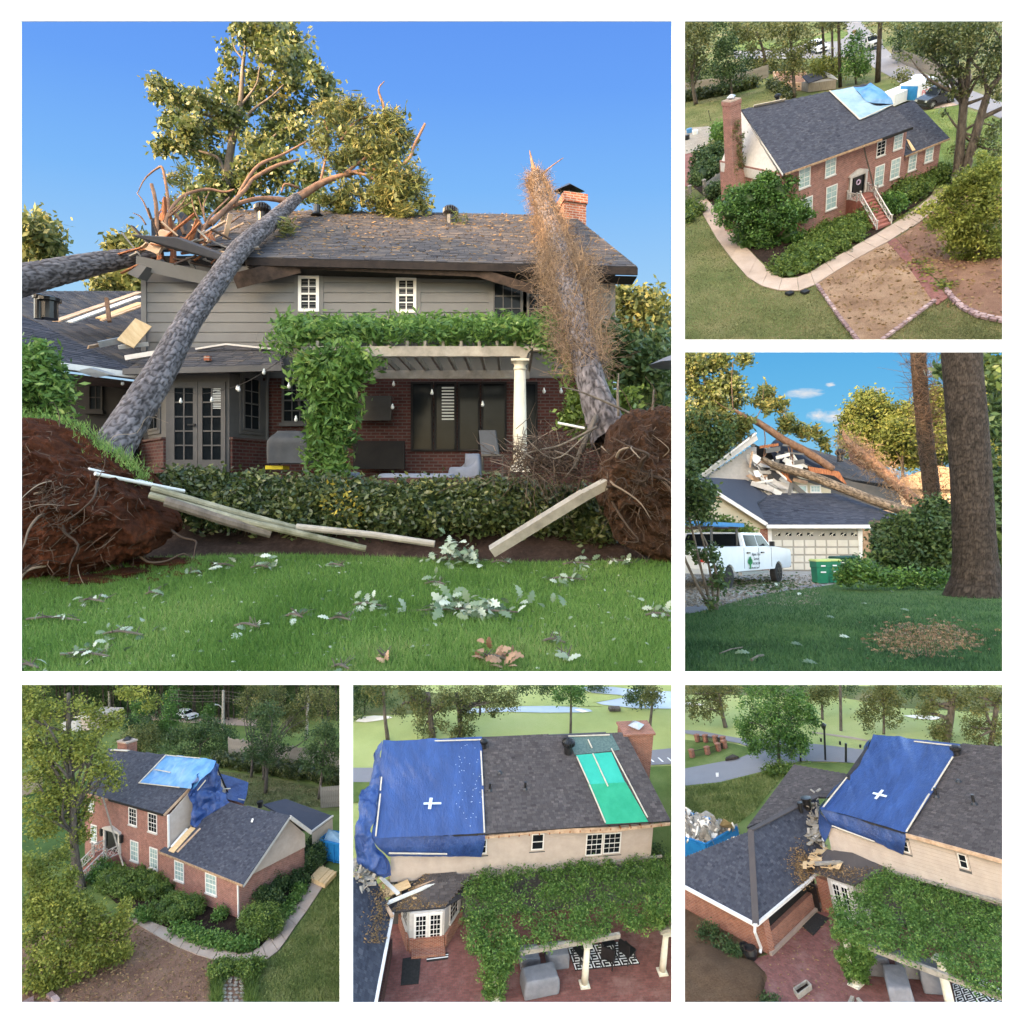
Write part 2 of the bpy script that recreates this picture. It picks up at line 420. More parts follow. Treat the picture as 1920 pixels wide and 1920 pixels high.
 # ---------------------------------------------------------------- building pieces
def unit(v):v=np.array(v,float);return v/np.linalg.norm(v)
def inpoly(x,y,poly):
 r=np.zeros(np.shape(x),bool);n=len(poly)
 for i in range(n):
  x1,y1=poly[i];x2,y2=poly[(i+1)%n]
  c=((y1>y)!=(y2>y))&(x<(x2-x1)*(y-y1)/((y2-y1)+1e-12)+x1)
  r^=c
 return r
def roofplane(par,poly,mat,slabmat,w=.32,h=.15,th=.1,name='roof',sag=None,lift=.012,tonef=None):
 """roof slope > shingle (laid in courses, joined); poly[0]-poly[1] is the eave"""
 P=np.array(poly,float)
 u=unit(P[1]-P[0]);n=unit(np.cross(P[1]-P[0],P[-1]-P[0]));n=n if n[2]>0 else-n
 v=np.cross(n,u);v=v if v@(P[-1]-P[0])>0 else-v
 q=np.stack([(P-P[0])@u,(P-P[0])@v],1)
 b=B().prism(P,-n*th)
 r=part(par,name,b,slabmat)
 x0,x1,y1=q[:,0].min(),q[:,0].max(),q[:,1].max();y0=q[:,1].min()
 Vs=[];tn=[]
 for k,yy in enumerate(np.arange(y0,y1,h)):
  edges=x0-w*RNG.random();xs=[]
  while edges<x1:xs.append(edges);edges+=w*(.65+.7*RNG.random())
  xs=np.array(xs);xe=np.append(xs[1:],x1)
  # trim every course to the outline of the slope
  yc=min(yy+h*.5,y1-1e-3)
  cr=sorted(q[i,0]+(yc-q[i,1])/(q[j,1]-q[i,1])*(q[j,0]-q[i,0])for i in range(len(q))for j in[(i+1)%len(q)]if(q[i,1]>yc)!=(q[j,1]>yc))
  if len(cr)<2:continue
  for a0,a1 in zip(cr[::2],cr[1::2]):
   s,e=np.maximum(xs,a0),np.minimum(xe,a1);ok=e-s>.02;s,e=s[ok],e[ok]
   if not len(s):continue
   t=lift*(.7+1.0*RNG.random(len(s)));yb=yy+RNG.normal(0,.004,len(s));yt=np.full(len(s),min(yy+h*1.15,y1))
   z0=np.zeros(len(s));g=.006
   cor=np.stack([np.stack([s+g,yb,t],1),np.stack([e-g,yb,t],1),np.stack([e-g,yt,z0+.003],1),np.stack([s+g,yt,z0+.003],1),np.stack([s+g,yb,z0-.01],1),np.stack([e-g,yb,z0-.01],1)],1)
   Vs.append(cor.reshape(-1,3));tn.append(np.repeat(np.clip(RNG.normal(.5,.13,len(s)),0,1),6))
 Q=np.vstack(Vs);V=P[0]+Q[:,:1]*u+Q[:,1:2]*v+Q[:,2:]*n
 m=len(V)//6;k=np.arange(m)[:,None]*6
 Fc=np.concatenate([k+np.array([[0,1,2,3]]),k+np.array([[4,5,1,0]]),k+np.array([[4,0,3,3]])],0)
 Fc=np.concatenate([k+np.array([[0,1,2,3]]),k+np.array([[4,5,1,0]])],0)
 tone=np.concatenate(tn)
 if sag is not None:
  V=sag(V);r.ob.data.vertices.foreach_set('co',(sag(np.vstack(b.V))-par.base).astype(np.float32).ravel())
 s=part(r,'shingle',(V,Fc,tone),mat,kind='stuff',uv=False)
 return r
def siding(par,o,u,n,L,z0,z1,hb,mat,holes=(),name='siding_board',th=.026,clipf=None,gap=.0):
 """lap siding on a wall: each board its own piece; holes: (x0, x1, z0, z1) left free"""
 o=np.array(o,float);u=unit(u);n=unit(n);k=np.array([0,0,1.])
 z=z0
 while z<z1-.01:
  zt=min(z+hb,z1);segs=[(0,L)]if clipf is None else[clipf((z+zt)/2)]
  for h in holes:
   if h[2]<zt-.01 and h[3]>z+.01:
    ns=[]
    for a,b_ in segs:
     if h[0]>a:ns.append((a,min(b_,h[0])))
     if h[1]<b_:ns.append((max(a,h[1]),b_))
    segs=[q for q in ns if q[1]-q[0]>.04]
  for a,b_ in segs:
   cuts=[a]+([a+(b_-a)*random.uniform(.3,.7)]if b_-a>4.5 else[])+[b_]
   for a2,b2 in zip(cuts,cuts[1:]):
    A=o+u*(a2+.002);D=u*(b2-a2-.004);tt=th*random.uniform(.9,1.15)
    pr=[A+k*(z+gap),A+k*(z+gap)+n*tt,A+k*(zt-.002)+n*.006,A+k*(zt-.002)]
    part(par,name,B().prism(pr,D),mat)
  z=zt
def window(par,o,u,n,w,h,cols,rows,fm,gm,fw=.07,casing=None,cm=None,mid=True,name='window',blind=None,sill=True,panes=True,dp=.05):
 """window (frame) > pane, muntin, blind_slat, casing; o = lower left corner of the opening, on the wall"""
 o=np.array(o,float);u=unit(u);n=unit(n);k=np.array([0,0,1.])
 b=B();f=fw
 b.para(o,u*f,k*h,n*dp);b.para(o+u*(w-f),u*f,k*h,n*dp)
 b.para(o+u*f,u*(w-2*f),k*f,n*dp);b.para(o+u*f+k*(h-f),u*(w-2*f),k*f,n*dp)
 if mid:b.para(o+u*f+k*(h/2-f*.3),u*(w-2*f),k*f*.6,n*dp*.9)
 fr=part(par,name,b,fm)
 if casing:
  c=B();q=casing;e=dp*.6
  c.para(o-u*q-k*q,u*q,k*(h+2*q),n*e);c.para(o+u*w-k*q,u*q,k*(h+2*q),n*e)
  c.para(o+k*h,u*w,k*q,n*e);c.para(o-k*q,u*w,k*q,n*e)
  part(fr,'casing',c,cm or fm)
 elif sill:
  part(fr,'sill',B().para(o-u*.05-k*.08,u*(w+.1),k*.08,n*(dp+.06)),cm or fm)
 iw,ih=w-2*f,h-2*f
 if panes:
  for half in((0,.5),(.5,1))if mid else((0,1),):
   part(fr,'pane',B().para(o+u*f+k*(f+ih*half[0])+n*.012,u*iw,k*ih*(half[1]-half[0]),n*.006),gm)
 if cols>1 or rows>1:
  mb=B();mw=min(.022,iw/cols*.18)
  for i in range(1,cols):mb.para(o+u*(f+iw*i/cols-mw/2)+k*f+n*.019,u*mw,k*ih,n*.012)
  for j in range(1,rows):mb.para(o+u*f+k*(f+ih*j/rows-mw/2)+n*.018,u*iw,k*mw,n*.012)
  part(fr,'muntin',mb,fm)
 if blind:
  bb=B();j0,j1,bw0,bw1=blind[1:]
  ns=max(int(ih*(j1-j0)/.07),3)
  for j in range(ns):bb.para(o+u*(f+iw*bw0)+k*(f+ih*(j0+(j1-j0)*j/ns))+n*.02,u*iw*(bw1-bw0),k*.035,n*.004)
  part(fr,'blind',bb,blind[0])
 return fr
def cloth(rows,su=8,sv=8,amp=.05,sc=1.6,seed=1,ridge=1.0,aniso=(1,1,1),curve=True,lin=None,mask=None):
 """sheet through a grid of points, with folds"""
 G=np.array(rows,float)
 def res(A,m):
  n=len(A);out=[]
  X=np.concatenate([2*A[:1]-A[1:2],A,2*A[-1:]-A[-2:-1]])
  for i in range(1,n):
   for t in np.linspace(0,1,m,endpoint=False):
    if curve:out.append(.5*(2*X[i]+(X[i+1]-X[i-1])*t+(2*X[i-1]-5*X[i]+4*X[i+1]-X[i+2])*t*t+(3*X[i]-X[i-1]-3*X[i+1]+X[i+2])*t**3))
    else:out.append(X[i]*(1-t)+X[i+1]*t)
  out.append(A[-1]);return np.array(out)
 G=res(G,sv);G=np.swapaxes(res(np.swapaxes(G,0,1),su),0,1)
 du=np.gradient(G,axis=1);dv=np.gradient(G,axis=0);n=np.cross(du,dv);n/=np.linalg.norm(n,axis=-1)[...,None]+1e-9
 q=G*np.array(aniso)if lin is None else G@np.array(lin,float).T
 f=fbm(q,sc,seed,4);f=(1-ridge)*f+ridge*(.25-np.abs(fbm(q,sc*.8,seed+9,3))*1.6)
 if mask:f=f*mask(*np.meshgrid(np.linspace(0,1,G.shape[1]),np.linspace(0,1,G.shape[0])))
 G=G+n*f[...,None]*amp*2
 a,b_=G.shape[:2];idx=np.arange(a*b_).reshape(a,b_)
 Fc=np.stack([idx[:-1,:-1],idx[:-1,1:],idx[1:,1:],idx[1:,:-1]],-1).reshape(-1,4)
 return G.reshape(-1,3),Fc
def text(par,name,s,o,u,k,size,mat,align='CENTER'):
 """flat print, as thin mesh letters"""
 cu=bpy.data.curves.new('t','FONT');cu.body=s;cu.size=size;cu.align_x=align;cu.extrude=.002;cu.resolution_u=2
 ob=bpy.data.objects.new('t',cu);COL.objects.link(ob)
 me=bpy.data.meshes.new_from_object(ob.evaluated_get(bpy.context.evaluated_depsgraph_get()))
 V=np.zeros(len(me.vertices)*3,np.float32);me.vertices.foreach_get('co',V);V=V.reshape(-1,3).astype(float)
 u,k=unit(u),unit(k);n=np.cross(u,k)
 W=np.array(o,float)+V[:,:1]*u+V[:,1:2]*k+V[:,2:]*n
 Fc=[tuple(p.vertices)for p in me.polygons]
 bpy.data.objects.remove(ob);bpy.data.meshes.remove(me)
 return part(par,name,(W,Fc),mat,uv=False)
def sheet(pl,pts,z):
 """outline in picture points -> flat polygon at height z"""
 return B().add([pl.z(u,v,z)for u,v in pts],[tuple(range(len(pts)))[::-1]])
def sheetxy(pts,z):return B().add([(x,y,z)for x,y in pts],[tuple(range(len(pts)))])
def scatter(poly,n,z=0.0):
 """n random points in a plan polygon"""
 P=np.array(poly)[:,:2];lo,hi=P.min(0),P.max(0);out=[]
 tot=0
 while tot<n:
  q=lo+RNG.random((n*2,2))*(hi-lo);q=q[inpoly(q[:,0],q[:,1],P)];out.append(q);tot+=len(q)
 q=np.vstack(out)[:n]
 return np.column_stack([q,np.full(len(q),z)])
 # ---------------------------------------------------------------- materials in use
M_white=plain('white_border_paint',(.92,.92,.92),rough=.6)
M_bark=toned('pine_bark',[(0,(.014,.012,.012)),(.25,(.05,.043,.043)),(.6,(.13,.117,.12)),(1,(.22,.19,.19))],rough=.9,nsc=22,namp=.25,bump=.7,bsc=60)
M_barkd=plain('dark_bark',(.025,.02,.016),(.09,.075,.06),6,.95,.9,18,stretch=(1,1,.25),dist=.05)
M_barkg=plain('grey_bark',(.06,.05,.042),(.17,.145,.12),5,.95,.9,14,stretch=(1,1,.3),dist=.05)
M_barko=plain('orange_bark',(.1,.055,.035),(.24,.14,.09),5,.85,.5,20)
M_split=plain('splintered_wood',(.14,.035,.018),(.4,.17,.07),5,.8,.8,14,stretch=(4,4,.5))
M_twig=toned('dry_twig',[(0,(.1,.07,.05)),(1,(.3,.2,.12))],rough=.9)
M_root=toned('root',[(0,(.03,.02,.014)),(.6,(.09,.06,.042)),(1,(.26,.21,.16))],rough=.9)
M_oak=toned('oak_leaf',[(0,(.03,.048,.012)),(.5,(.085,.115,.03)),(1,(.21,.205,.075))],rough=.45,trans=.32,spec=.5)
M_oakb=toned('bright_oak_leaf',[(0,(.03,.05,.01)),(.5,(.12,.15,.028)),(1,(.32,.31,.07))],rough=.5,trans=.35)
M_oakg=toned('autumn_oak_leaf',[(0,(.035,.05,.014)),(.5,(.11,.13,.04)),(1,(.25,.23,.08))],rough=.5,trans=.3)
M_pine=toned('pine_needles',[(0,(.03,.05,.012)),(.5,(.1,.12,.03)),(1,(.24,.2,.06))],rough=.6,trans=.2)
M_green=toned('green_leaf',[(0,(.02,.055,.012)),(.5,(.065,.15,.03)),(1,(.16,.28,.06))],rough=.45,trans=.3,spec=.4)
M_vine=toned('wisteria_leaf',[(0,(.026,.066,.015)),(.45,(.085,.175,.036)),(.8,(.16,.27,.062)),(1,(.28,.35,.1))],rough=.5,trans=.35)
M_hedge=toned('hedge_leaf',[(0,(.015,.03,.01)),(.5,(.05,.075,.022)),(.8,(.11,.13,.035)),(1,(.24,.24,.08))],rough=.4,trans=.25,spec=.5)
M_dark=toned('dark_leaf',[(0,(.015,.035,.012)),(.5,(.045,.085,.028)),(1,(.11,.16,.05))],rough=.5,trans=.25)
M_box=toned('azalea_leaf',[(0,(.03,.06,.012)),(.5,(.09,.15,.03)),(1,(.2,.26,.06))],rough=.5,trans=.25)
M_fell=toned('fallen_oak_leaf',[(0,(.05,.09,.04)),(.5,(.16,.22,.13)),(1,(.5,.55,.45))],rough=.55,trans=.2)
M_brown=toned('dead_leaf',[(0,(.12,.06,.03)),(1,(.42,.27,.17))],rough=.8)
M_straw=toned('pine_straw',[(0,(.09,.055,.025)),(1,(.3,.2,.1))],rough=.9)
M_grass=toned('lawn_blade',[(0,(.055,.135,.022)),(.5,(.125,.235,.05)),(.8,(.2,.32,.085)),(1,(.3,.33,.13))],rough=.6,trans=.3,spec=.2)
M_grassd=toned('dark_lawn_blade',[(0,(.02,.05,.022)),(.5,(.04,.1,.035)),(1,(.09,.165,.06))],rough=.6,trans=.3,spec=.2)
M_turf=ground('turf',[(.3,(.03,.06,.015)),(.5,(.055,.1,.025)),(.7,(.08,.13,.035))],.5,30)
M_turfm=ground('worn_turf',[(.36,(.05,.075,.022)),(.46,(.095,.12,.04)),(.54,(.14,.145,.06)),(.64,(.25,.2,.12))],.22,30,famt=.5)
M_turfb=ground('bright_turf',[(.38,(.06,.1,.024)),(.5,(.11,.155,.042)),(.62,(.18,.21,.075))],.3,30,famt=.5)
M_golf=ground('fairway',[(.3,(.24,.28,.09)),(.5,(.33,.37,.135)),(.7,(.42,.42,.19))],.12,12,famt=.25)
M_soil=ground('red_soil',[(.3,(.014,.005,.003)),(.5,(.05,.016,.007)),(.72,(.14,.042,.016))],1.3,14,bump=1,dist=.12)
M_soilb=ground('brown_soil',[(.3,(.018,.011,.008)),(.5,(.05,.026,.016)),(.72,(.14,.07,.035))],1.3,14,bump=1,dist=.12)
M_mud=ground('dark_soil',[(.3,(.012,.008,.007)),(.5,(.035,.022,.017)),(.75,(.09,.06,.045))],2,16,bump=1)
M_mulch=ground('mulch',[(.3,(.1,.05,.035)),(.46,(.2,.11,.075)),(.6,(.3,.18,.12)),(.75,(.45,.3,.2))],.6,16,bump=.8,famt=.55)
M_mulcho=ground('orange_mulch',[(.36,(.13,.075,.045)),(.46,(.24,.15,.095)),(.55,(.34,.23,.15)),(.66,(.48,.36,.26))],.35,14,bump=.8,famt=.5)
M_conc=ground('aggregate_concrete',[(.3,(.2,.15,.12)),(.5,(.33,.26,.21)),(.72,(.46,.38,.32))],.5,40,bump=.25,famt=.5)
M_asph=ground('asphalt',[(.3,(.14,.14,.155)),(.5,(.19,.19,.205)),(.72,(.25,.25,.26))],.15,30,bump=.1)
M_gravel=ground('pale_gravel',[(.3,(.16,.14,.12)),(.5,(.32,.29,.25)),(.7,(.55,.51,.45))],1,10,bump=1,famt=.75)
M_bounce=ground('pale_bounce_ground',[(.3,(.3,.29,.27)),(.7,(.42,.41,.39))],.5,6,bump=.2)
M_shing=toned('slate_blue_shingle',[(0,(.016,.019,.03)),(.5,(.045,.05,.068)),(1,(.09,.092,.11))],rough=.9,spec=.25,nsc=2.0,namp=.1,bump=.4,bsc=60)
M_shingb=toned('brown_grey_shingle',[(0,(.03,.026,.026)),(.5,(.068,.06,.06)),(1,(.12,.105,.1))],rough=.9,spec=.25,nsc=1.5,namp=.12,bump=.4,bsc=60)
M_shings=toned('straw_strewn_shingle',[(0,(.018,.019,.026)),(.5,(.055,.055,.062)),(.75,(.09,.08,.075)),(1,(.2,.14,.08))],rough=.9,spec=.25,nsc=3.0,namp=.3,bump=.4,bsc=60)
M_slab=plain('roof_felt',(.018,.018,.022),(.04,.04,.045),3,.95)
M_deck=plain('weathered_roof_edge',(.2,.12,.07),(.42,.29,.18),6,.9,.5)
M_siding=plain('taupe_siding',(.102,.102,.102),(.126,.126,.126),1.6,.6,.1,40)
M_sidingb=plain('beige_siding',(.36,.3,.255),(.44,.37,.32),1.6,.6,.1,40)
M_cream=plain('cream_siding',(.42,.37,.26),(.5,.45,.34),1.6,.6,.1,40)
M_trim=plain('grey_trim',(.06,.06,.062),(.08,.078,.078),3,.6)
M_trimw=plain('white_trim',(.6,.58,.55),(.7,.68,.65),5,.55)
M_trimp=plain('pale_trim',(.4,.38,.36),(.5,.47,.44),5,.6)
M_fascia=plain('torn_fascia',(.02,.015,.013),(.075,.05,.04),6,.8,.5)
M_brick=brickmat('shaded_red_brick',(.05,.015,.013),(.08,.027,.022),(.075,.06,.055))  # colour darkened to carry the deep shade under the pergola
M_brickf=brickmat('rose_brick',(.2,.065,.048),(.3,.115,.085),(.3,.24,.215))
M_brickc=brickmat('orange_brick',(.2,.055,.028),(.31,.105,.055),(.3,.23,.19))
M_paver=brickmat('brick_paver',(.15,.06,.052),(.21,.085,.072),(.12,.08,.07),.22,.11,.008,dirt=(.24,.14,.12),dirtsc=.7)
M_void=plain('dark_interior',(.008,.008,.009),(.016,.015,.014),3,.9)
M_black=plain('black_metal',(.012,.012,.013),(.022,.022,.024),5,.35,metal=.2,spec=.5)
M_blackr=plain('black_rubber',(.014,.014,.014),(.028,.027,.026),8,.85)
M_glass=plain('window_glass',(.006,.008,.01),(.012,.015,.018),2,.12,spec=.06)
M_glassg=plain('shuttered_glass',(.2,.29,.29),(.36,.46,.45),3,.08,spec=.6)
M_blind=plain('white_shutter',(.45,.48,.48),(.55,.58,.58),5,.6)
M_bone=plain('weathered_wood',(.2,.18,.15),(.36,.33,.28),4,.9,.6,12,stretch=(1,1,1))
M_log=plain('mossy_pole',(.1,.1,.06),(.28,.27,.2),3,.9,.5,14)
M_ply=plain('new_lumber',(.5,.33,.16),(.68,.49,.28),3,.75,.3,20,stretch=(1,6,1))
M_board=plain('broken_board',(.32,.2,.12),(.55,.4,.28),3,.8,.4,16)
M_pvc=plain('white_pvc',(.55,.55,.53),(.68,.68,.66),6,.5)
M_column=plain('cream_column',(.5,.47,.38),(.62,.59,.5),3,.6)
M_cover=plain('grey_furniture_cover',(.13,.135,.155),(.19,.195,.22),2,.75,.2,9)
M_coverb=plain('slate_blue_cover',(.12,.14,.185),(.18,.2,.25),2,.7,.2,9)
M_coverd=plain('dark_grill_cover',(.028,.034,.042),(.055,.062,.072),2,.6,.2,9)
M_tarp=plain('blue_tarp',(.009,.03,.12),(.023,.066,.225),.7,.34,.5,3.2,spec=.6,stretch=(1.6,.5,1),dist=.06)
M_tarpl=plain('sky_blue_tarp',(.04,.15,.34),(.09,.25,.46),1.2,.4,.2,6,spec=.5)
M_tarpw=plain('silver_tarp',(.14,.25,.35),(.27,.38,.46),.5,.45,.4,4,spec=.5,dist=.05)
M_mint=plain('green_roof_membrane',(.02,.3,.22),(.035,.37,.28),1.2,.5,.25,8)
M_mintd=plain('deep_green_roof_membrane',(.015,.24,.125),(.03,.31,.17),1.2,.5,.25,8)
M_batten=plain('pale_batten',(.38,.34,.27),(.52,.47,.38),4,.7)
M_tape=plain('pale_tape',(.5,.58,.66),(.6,.67,.73),4,.5)
M_sand=plain('bunker_sand',(.7,.62,.52),(.8,.73,.63),1,.9)
M_water=plain('pond_water',(.3,.35,.37),(.38,.42,.44),.3,.05,.05,2,spec=.9)
M_metal=plain('galvanised_metal',(.3,.31,.32),(.45,.46,.47),5,.4,metal=.6)
M_carw=plain('white_car_paint',(.62,.66,.7),(.66,.7,.74),2,.25,spec=.6)
M_cars=plain('silver_car_paint',(.3,.32,.33),(.38,.4,.41),2,.3,spec=.6)
M_cark=plain('black_car_paint',(.012,.013,.015),(.02,.021,.024),2,.2,spec=.7)
M_bluep=plain('blue_container_paint',(.012,.13,.34),(.02,.19,.44),2,.5,.1,12)
M_bing=plain('green_bin_plastic',(.012,.14,.075),(.02,.19,.1),2,.45)
M_bind=plain('dark_green_bin_plastic',(.012,.055,.035),(.02,.08,.05),2,.45)
M_yel=plain('lime_lid_plastic',(.35,.42,.12),(.45,.52,.18),2,.5)
M_gdoor=plain('cream_garage_door',(.52,.49,.42),(.58,.55,.48),2,.55)
M_stone=toned('edging_stone',[(0,(.17,.11,.11)),(.5,(.27,.19,.185)),(1,(.37,.28,.27))],rough=.9,nsc=8,namp=.2,bump=.5)
M_flag=toned('flagstone',[(0,(.14,.12,.1)),(.5,(.25,.22,.18)),(1,(.36,.32,.27))],rough=.9,nsc=6,namp=.2,bump=.4)
M_print=plain('dark_print',(.02,.03,.035),rough=.6)
M_printg=plain('green_print',(.02,.2,.07),rough=.6)
M_printw=plain('white_print',(.75,.75,.75),rough=.6)
M_red=plain('red_paint',(.5,.03,.03),rough=.5)
M_fence=plain('grey_fence_board',(.16,.145,.125),(.27,.25,.22),3,.9,.4,12,stretch=(3,3,.5))
M_steps=plain('red_painted_step',(.2,.075,.06),(.27,.11,.09),3,.7,.2)
def skymat(name,stops,y0,z0,scale,clouds=()):
 """the sky's own glow, by elevation above the horizon"""
 m=bpy.data.materials.new(name);m.use_nodes=True;nt=m.node_tree;nt.nodes.remove(nt.nodes['Principled BSDF'])
 tc=nd(nt,'TexCoord');sp=nd(nt,'SeparateXYZ');nt.links.new(tc.outputs['Object'],sp.inputs[0])
 r=ramp(nt,stops);mr=nd(nt,'MapRange');mr.inputs[1].default_value=z0;mr.inputs[2].default_value=z0+scale
 nt.links.new(sp.outputs[2],mr.inputs[0]);nt.links.new(mr.outputs[0],r.inputs[0]);col=r.outputs[0]
 for cx,cz,rx,rz,seed in clouds:
  mp=nd(nt,'Mapping');mp.vector_type='POINT';mp.inputs['Location'].default_value=(-cx/rx,0,-cz/rz);mp.inputs['Scale'].default_value=(1/rx,0,1/rz);nt.links.new(tc.outputs['Object'],mp.inputs[0])
  n=nd(nt,'TexNoise',Scale=1.6,Detail=7,Roughness=.6);n.inputs['Vector'].default_value=(0,0,0);ad=nd(nt,'VectorMath',operation='ADD');ad.inputs[1].default_value=(seed,seed,0);nt.links.new(mp.outputs[0],ad.inputs[0]);nt.links.new(ad.outputs[0],n.inputs['Vector'])
  ln=nd(nt,'VectorMath',operation='LENGTH');nt.links.new(mp.outputs[0],ln.inputs[0])
  q=nd(nt,'Math',operation='SUBTRACT');q.inputs[0].default_value=1.05;nt.links.new(ln.outputs['Value'],q.inputs[1])
  k=nd(nt,'Math',operation='MULTIPLY_ADD');nt.links.new(n.outputs['Fac'],k.inputs[0]);k.inputs[1].default_value=1.8;k.inputs[2].default_value=-.95
  s2=nd(nt,'Math',operation='ADD',use_clamp=True);nt.links.new(q.outputs[0],s2.inputs[0]);nt.links.new(k.outputs[0],s2.inputs[1])
  s3=nd(nt,'Math',operation='MINIMUM',use_clamp=True);nt.links.new(s2.outputs[0],s3.inputs[0]);q2=nd(nt,'Math',operation='MULTIPLY',use_clamp=True);q2.inputs[1].default_value=2.0;nt.links.new(q.outputs[0],q2.inputs[0]);nt.links.new(q2.outputs[0],s3.inputs[1])
  mx=nd(nt,'MixRGB');mx.inputs[2].default_value=(.88,.86,.86,1);nt.links.new(s3.outputs[0],mx.inputs[0]);nt.links.new(col,mx.inputs[1]);col=mx.outputs[0]
 e=nd(nt,'Emission',Strength=2**-SC.view_settings.exposure);nt.links.new(col,e.inputs[0]);nt.links.new(e.outputs[0],nt.nodes['Material Output'].inputs[0])
 return m
def skydome(pl,dist,mat):
 """curved backdrop of sky beyond the farthest trees, from under the horizon to overhead"""
 th=np.linspace(-1.2,1.2,33);V=[]
 for k,e in enumerate(np.linspace(-.12,1.2,17)):
  V+=[(math.sin(t)*dist*1.4,math.cos(t)*dist*math.cos(e*.4),math.sin(e)*dist*1.3)for t in th]
 i=np.arange(33*17).reshape(17,33);Fc=np.stack([i[:-1,:-1],i[:-1,1:],i[1:,1:],i[1:,:-1]],-1).reshape(-1,4)
 struct(pl,'sky',(np.array(V),Fc),mat,smooth=True)
M_barkt=toned('tan_bark',[(0,(.04,.03,.022)),(.4,(.13,.1,.07)),(1,(.32,.25,.18))],rough=.9,nsc=22,namp=.2,bump=.6,bsc=60)
M_barkk=toned('black_brown_bark',[(0,(.008,.0065,.005)),(.4,(.025,.02,.017)),(1,(.06,.05,.042))],rough=.95,nsc=9,namp=.45,bump=.9,bsc=40)
M_pinel=toned('sunlit_pine_leaf',[(0,(.025,.045,.01)),(.5,(.08,.105,.022)),(1,(.19,.2,.05))],rough=.6,trans=.25)
M_paverd=brickmat('dark_brick_paver',(.05,.022,.02),(.075,.034,.03),(.04,.03,.03),.22,.11,.008)
M_eave=plain('eave_shade_timber',(.008,.006,.006),(.022,.016,.014),6,.9,.4)  # near-black colour stands in for the shaded gap under the shingles
M_clay=ground('tan_clay',[(.32,(.1,.06,.035)),(.5,(.2,.125,.075)),(.66,(.3,.2,.12))],.5,9,bump=1,famt=.5,dist=.15)
M_oaky=toned('yellow_green_leaf',[(0,(.05,.075,.014)),(.5,(.18,.215,.04)),(1,(.4,.4,.09))],rough=.5,trans=.4)
M_agrass=toned('mown_grass',[(0,(.06,.095,.024)),(.5,(.14,.185,.05)),(1,(.27,.28,.11))],rough=.7,trans=.2)
M_agrassd=toned('worn_grass',[(0,(.05,.065,.025)),(.5,(.12,.13,.05)),(1,(.28,.23,.13))],rough=.7,trans=.2)
M_gdgap=plain('cream_door_joint',(.3,.28,.24),(.34,.32,.28),2,.6)
# ================================================================ the back garden (large scene, upper left)
PM=Place('garden',(0,0,0,0,0,-1.6),4.0,(38,38,1260,1260))
D=PM.d
def onp(pl,uv,p0,p1,p2):return[pl.pl(u,v,p0,np.cross(np.array(p1)-p0,np.array(p2)-p0))for u,v in uv]
def lz(x,y):return .018+(y-5.2)*.149+.05*np.sin(x*.9+y*.5)
def heightgrid(pl,name,x0,x1,y0,y1,fn,mat,nx=40,ny=30,kind='structure'):
 X,Y=np.meshgrid(np.linspace(x0,x1,nx),np.linspace(y0,y1,ny));Zz=fn(X,Y)
 V=np.stack([X,Y,Zz],-1).reshape(-1,3);i=np.arange(nx*ny).reshape(ny,nx)
 Fc=np.stack([i[:-1,:-1],i[:-1,1:],i[1:,1:],i[1:,:-1]],-1).reshape(-1,4)
 return struct(pl,name,(V,Fc),mat,smooth=True,kind=kind)
heightgrid(PM,'lawn',-8,3.2,4.9,8.7,lz,M_turf)
heightgrid(PM,'garden_bed',-9,4,8.6,10.9,lambda x,y:.42+np.clip(y-9.2,0,2)*.55+fbm(np.stack([x,y,y*0],-1),1.5,2)*.3,M_mud)
struct(PM,'patio',B().box((-12,10.8,1.2),(5,15,1.64)),M_paverd)
struct(PM,'far_ground',B().box((-40,15,1.2),(40,60,1.7)),M_turf)
def lawnpts(n):
 y=5.0+3.65*RNG.random(n)**1.25;x=(RNG.random(n)*1.05-.79)*y
 p=np.stack([x,y,lz(x,y)-.005],1)
 return p
blades(150000,lawnpts,.062,.009,M_grass,PM)
# ---- the house
def HP(u,v,y=15.0):return PM.y(u,v,y)
house=thing(PM,'two_storey_house','grey sided two storey house with trees fallen through its roof above the lawn','house',(-3,15,1.75))
x0,x1=HP(268,0)[0],HP(1150,0)[0]
zs0,zs1=HP(0,660)[2],HP(0,498)[2]
part(house,'wall',B().box((x0+.02,15.03,zs0-.6),(x1-.02,23,zs1-.05)),M_siding)
wins=[]
def hwin(u0,v0,u1,v1,cols,rows,cas,fm=M_trimw,**k):
 a,b=HP(u0,v1),HP(u1,v0);w,h=b[0]-a[0],b[2]-a[2]
 wins.append((a[0]-x0-cas,b[0]-x0+cas,a[2]-cas,b[2]+cas))
 return window(house,(a[0],15.0,a[2]),(1,0,0),(0,-1,0),w,h,cols,rows,fm,M_glass,casing=cas,cm=M_siding,**k)
hwin(560,518,599,585,2,4,.1,blind=(M_trim,.02,1,.05,.95))
hwin(743,521,781,587,2,4,.1,blind=(M_trim,.02,1,.05,.95))
hwin(925,530,978,628,3,4,.12,M_trim,fw=.03)
hwin(990,530,1042,628,3,4,.12,M_trim,fw=.03)
siding(house,(x0,15,0),(1,0,0),(0,-1,0),x1-x0,zs0,zs1,.232,M_siding,wins)
for xx in(x0-.02,x1-.08):part(house,'corner_board',B().box((xx,14.955,zs0),(xx+.12,15.02,zs1)),M_siding)
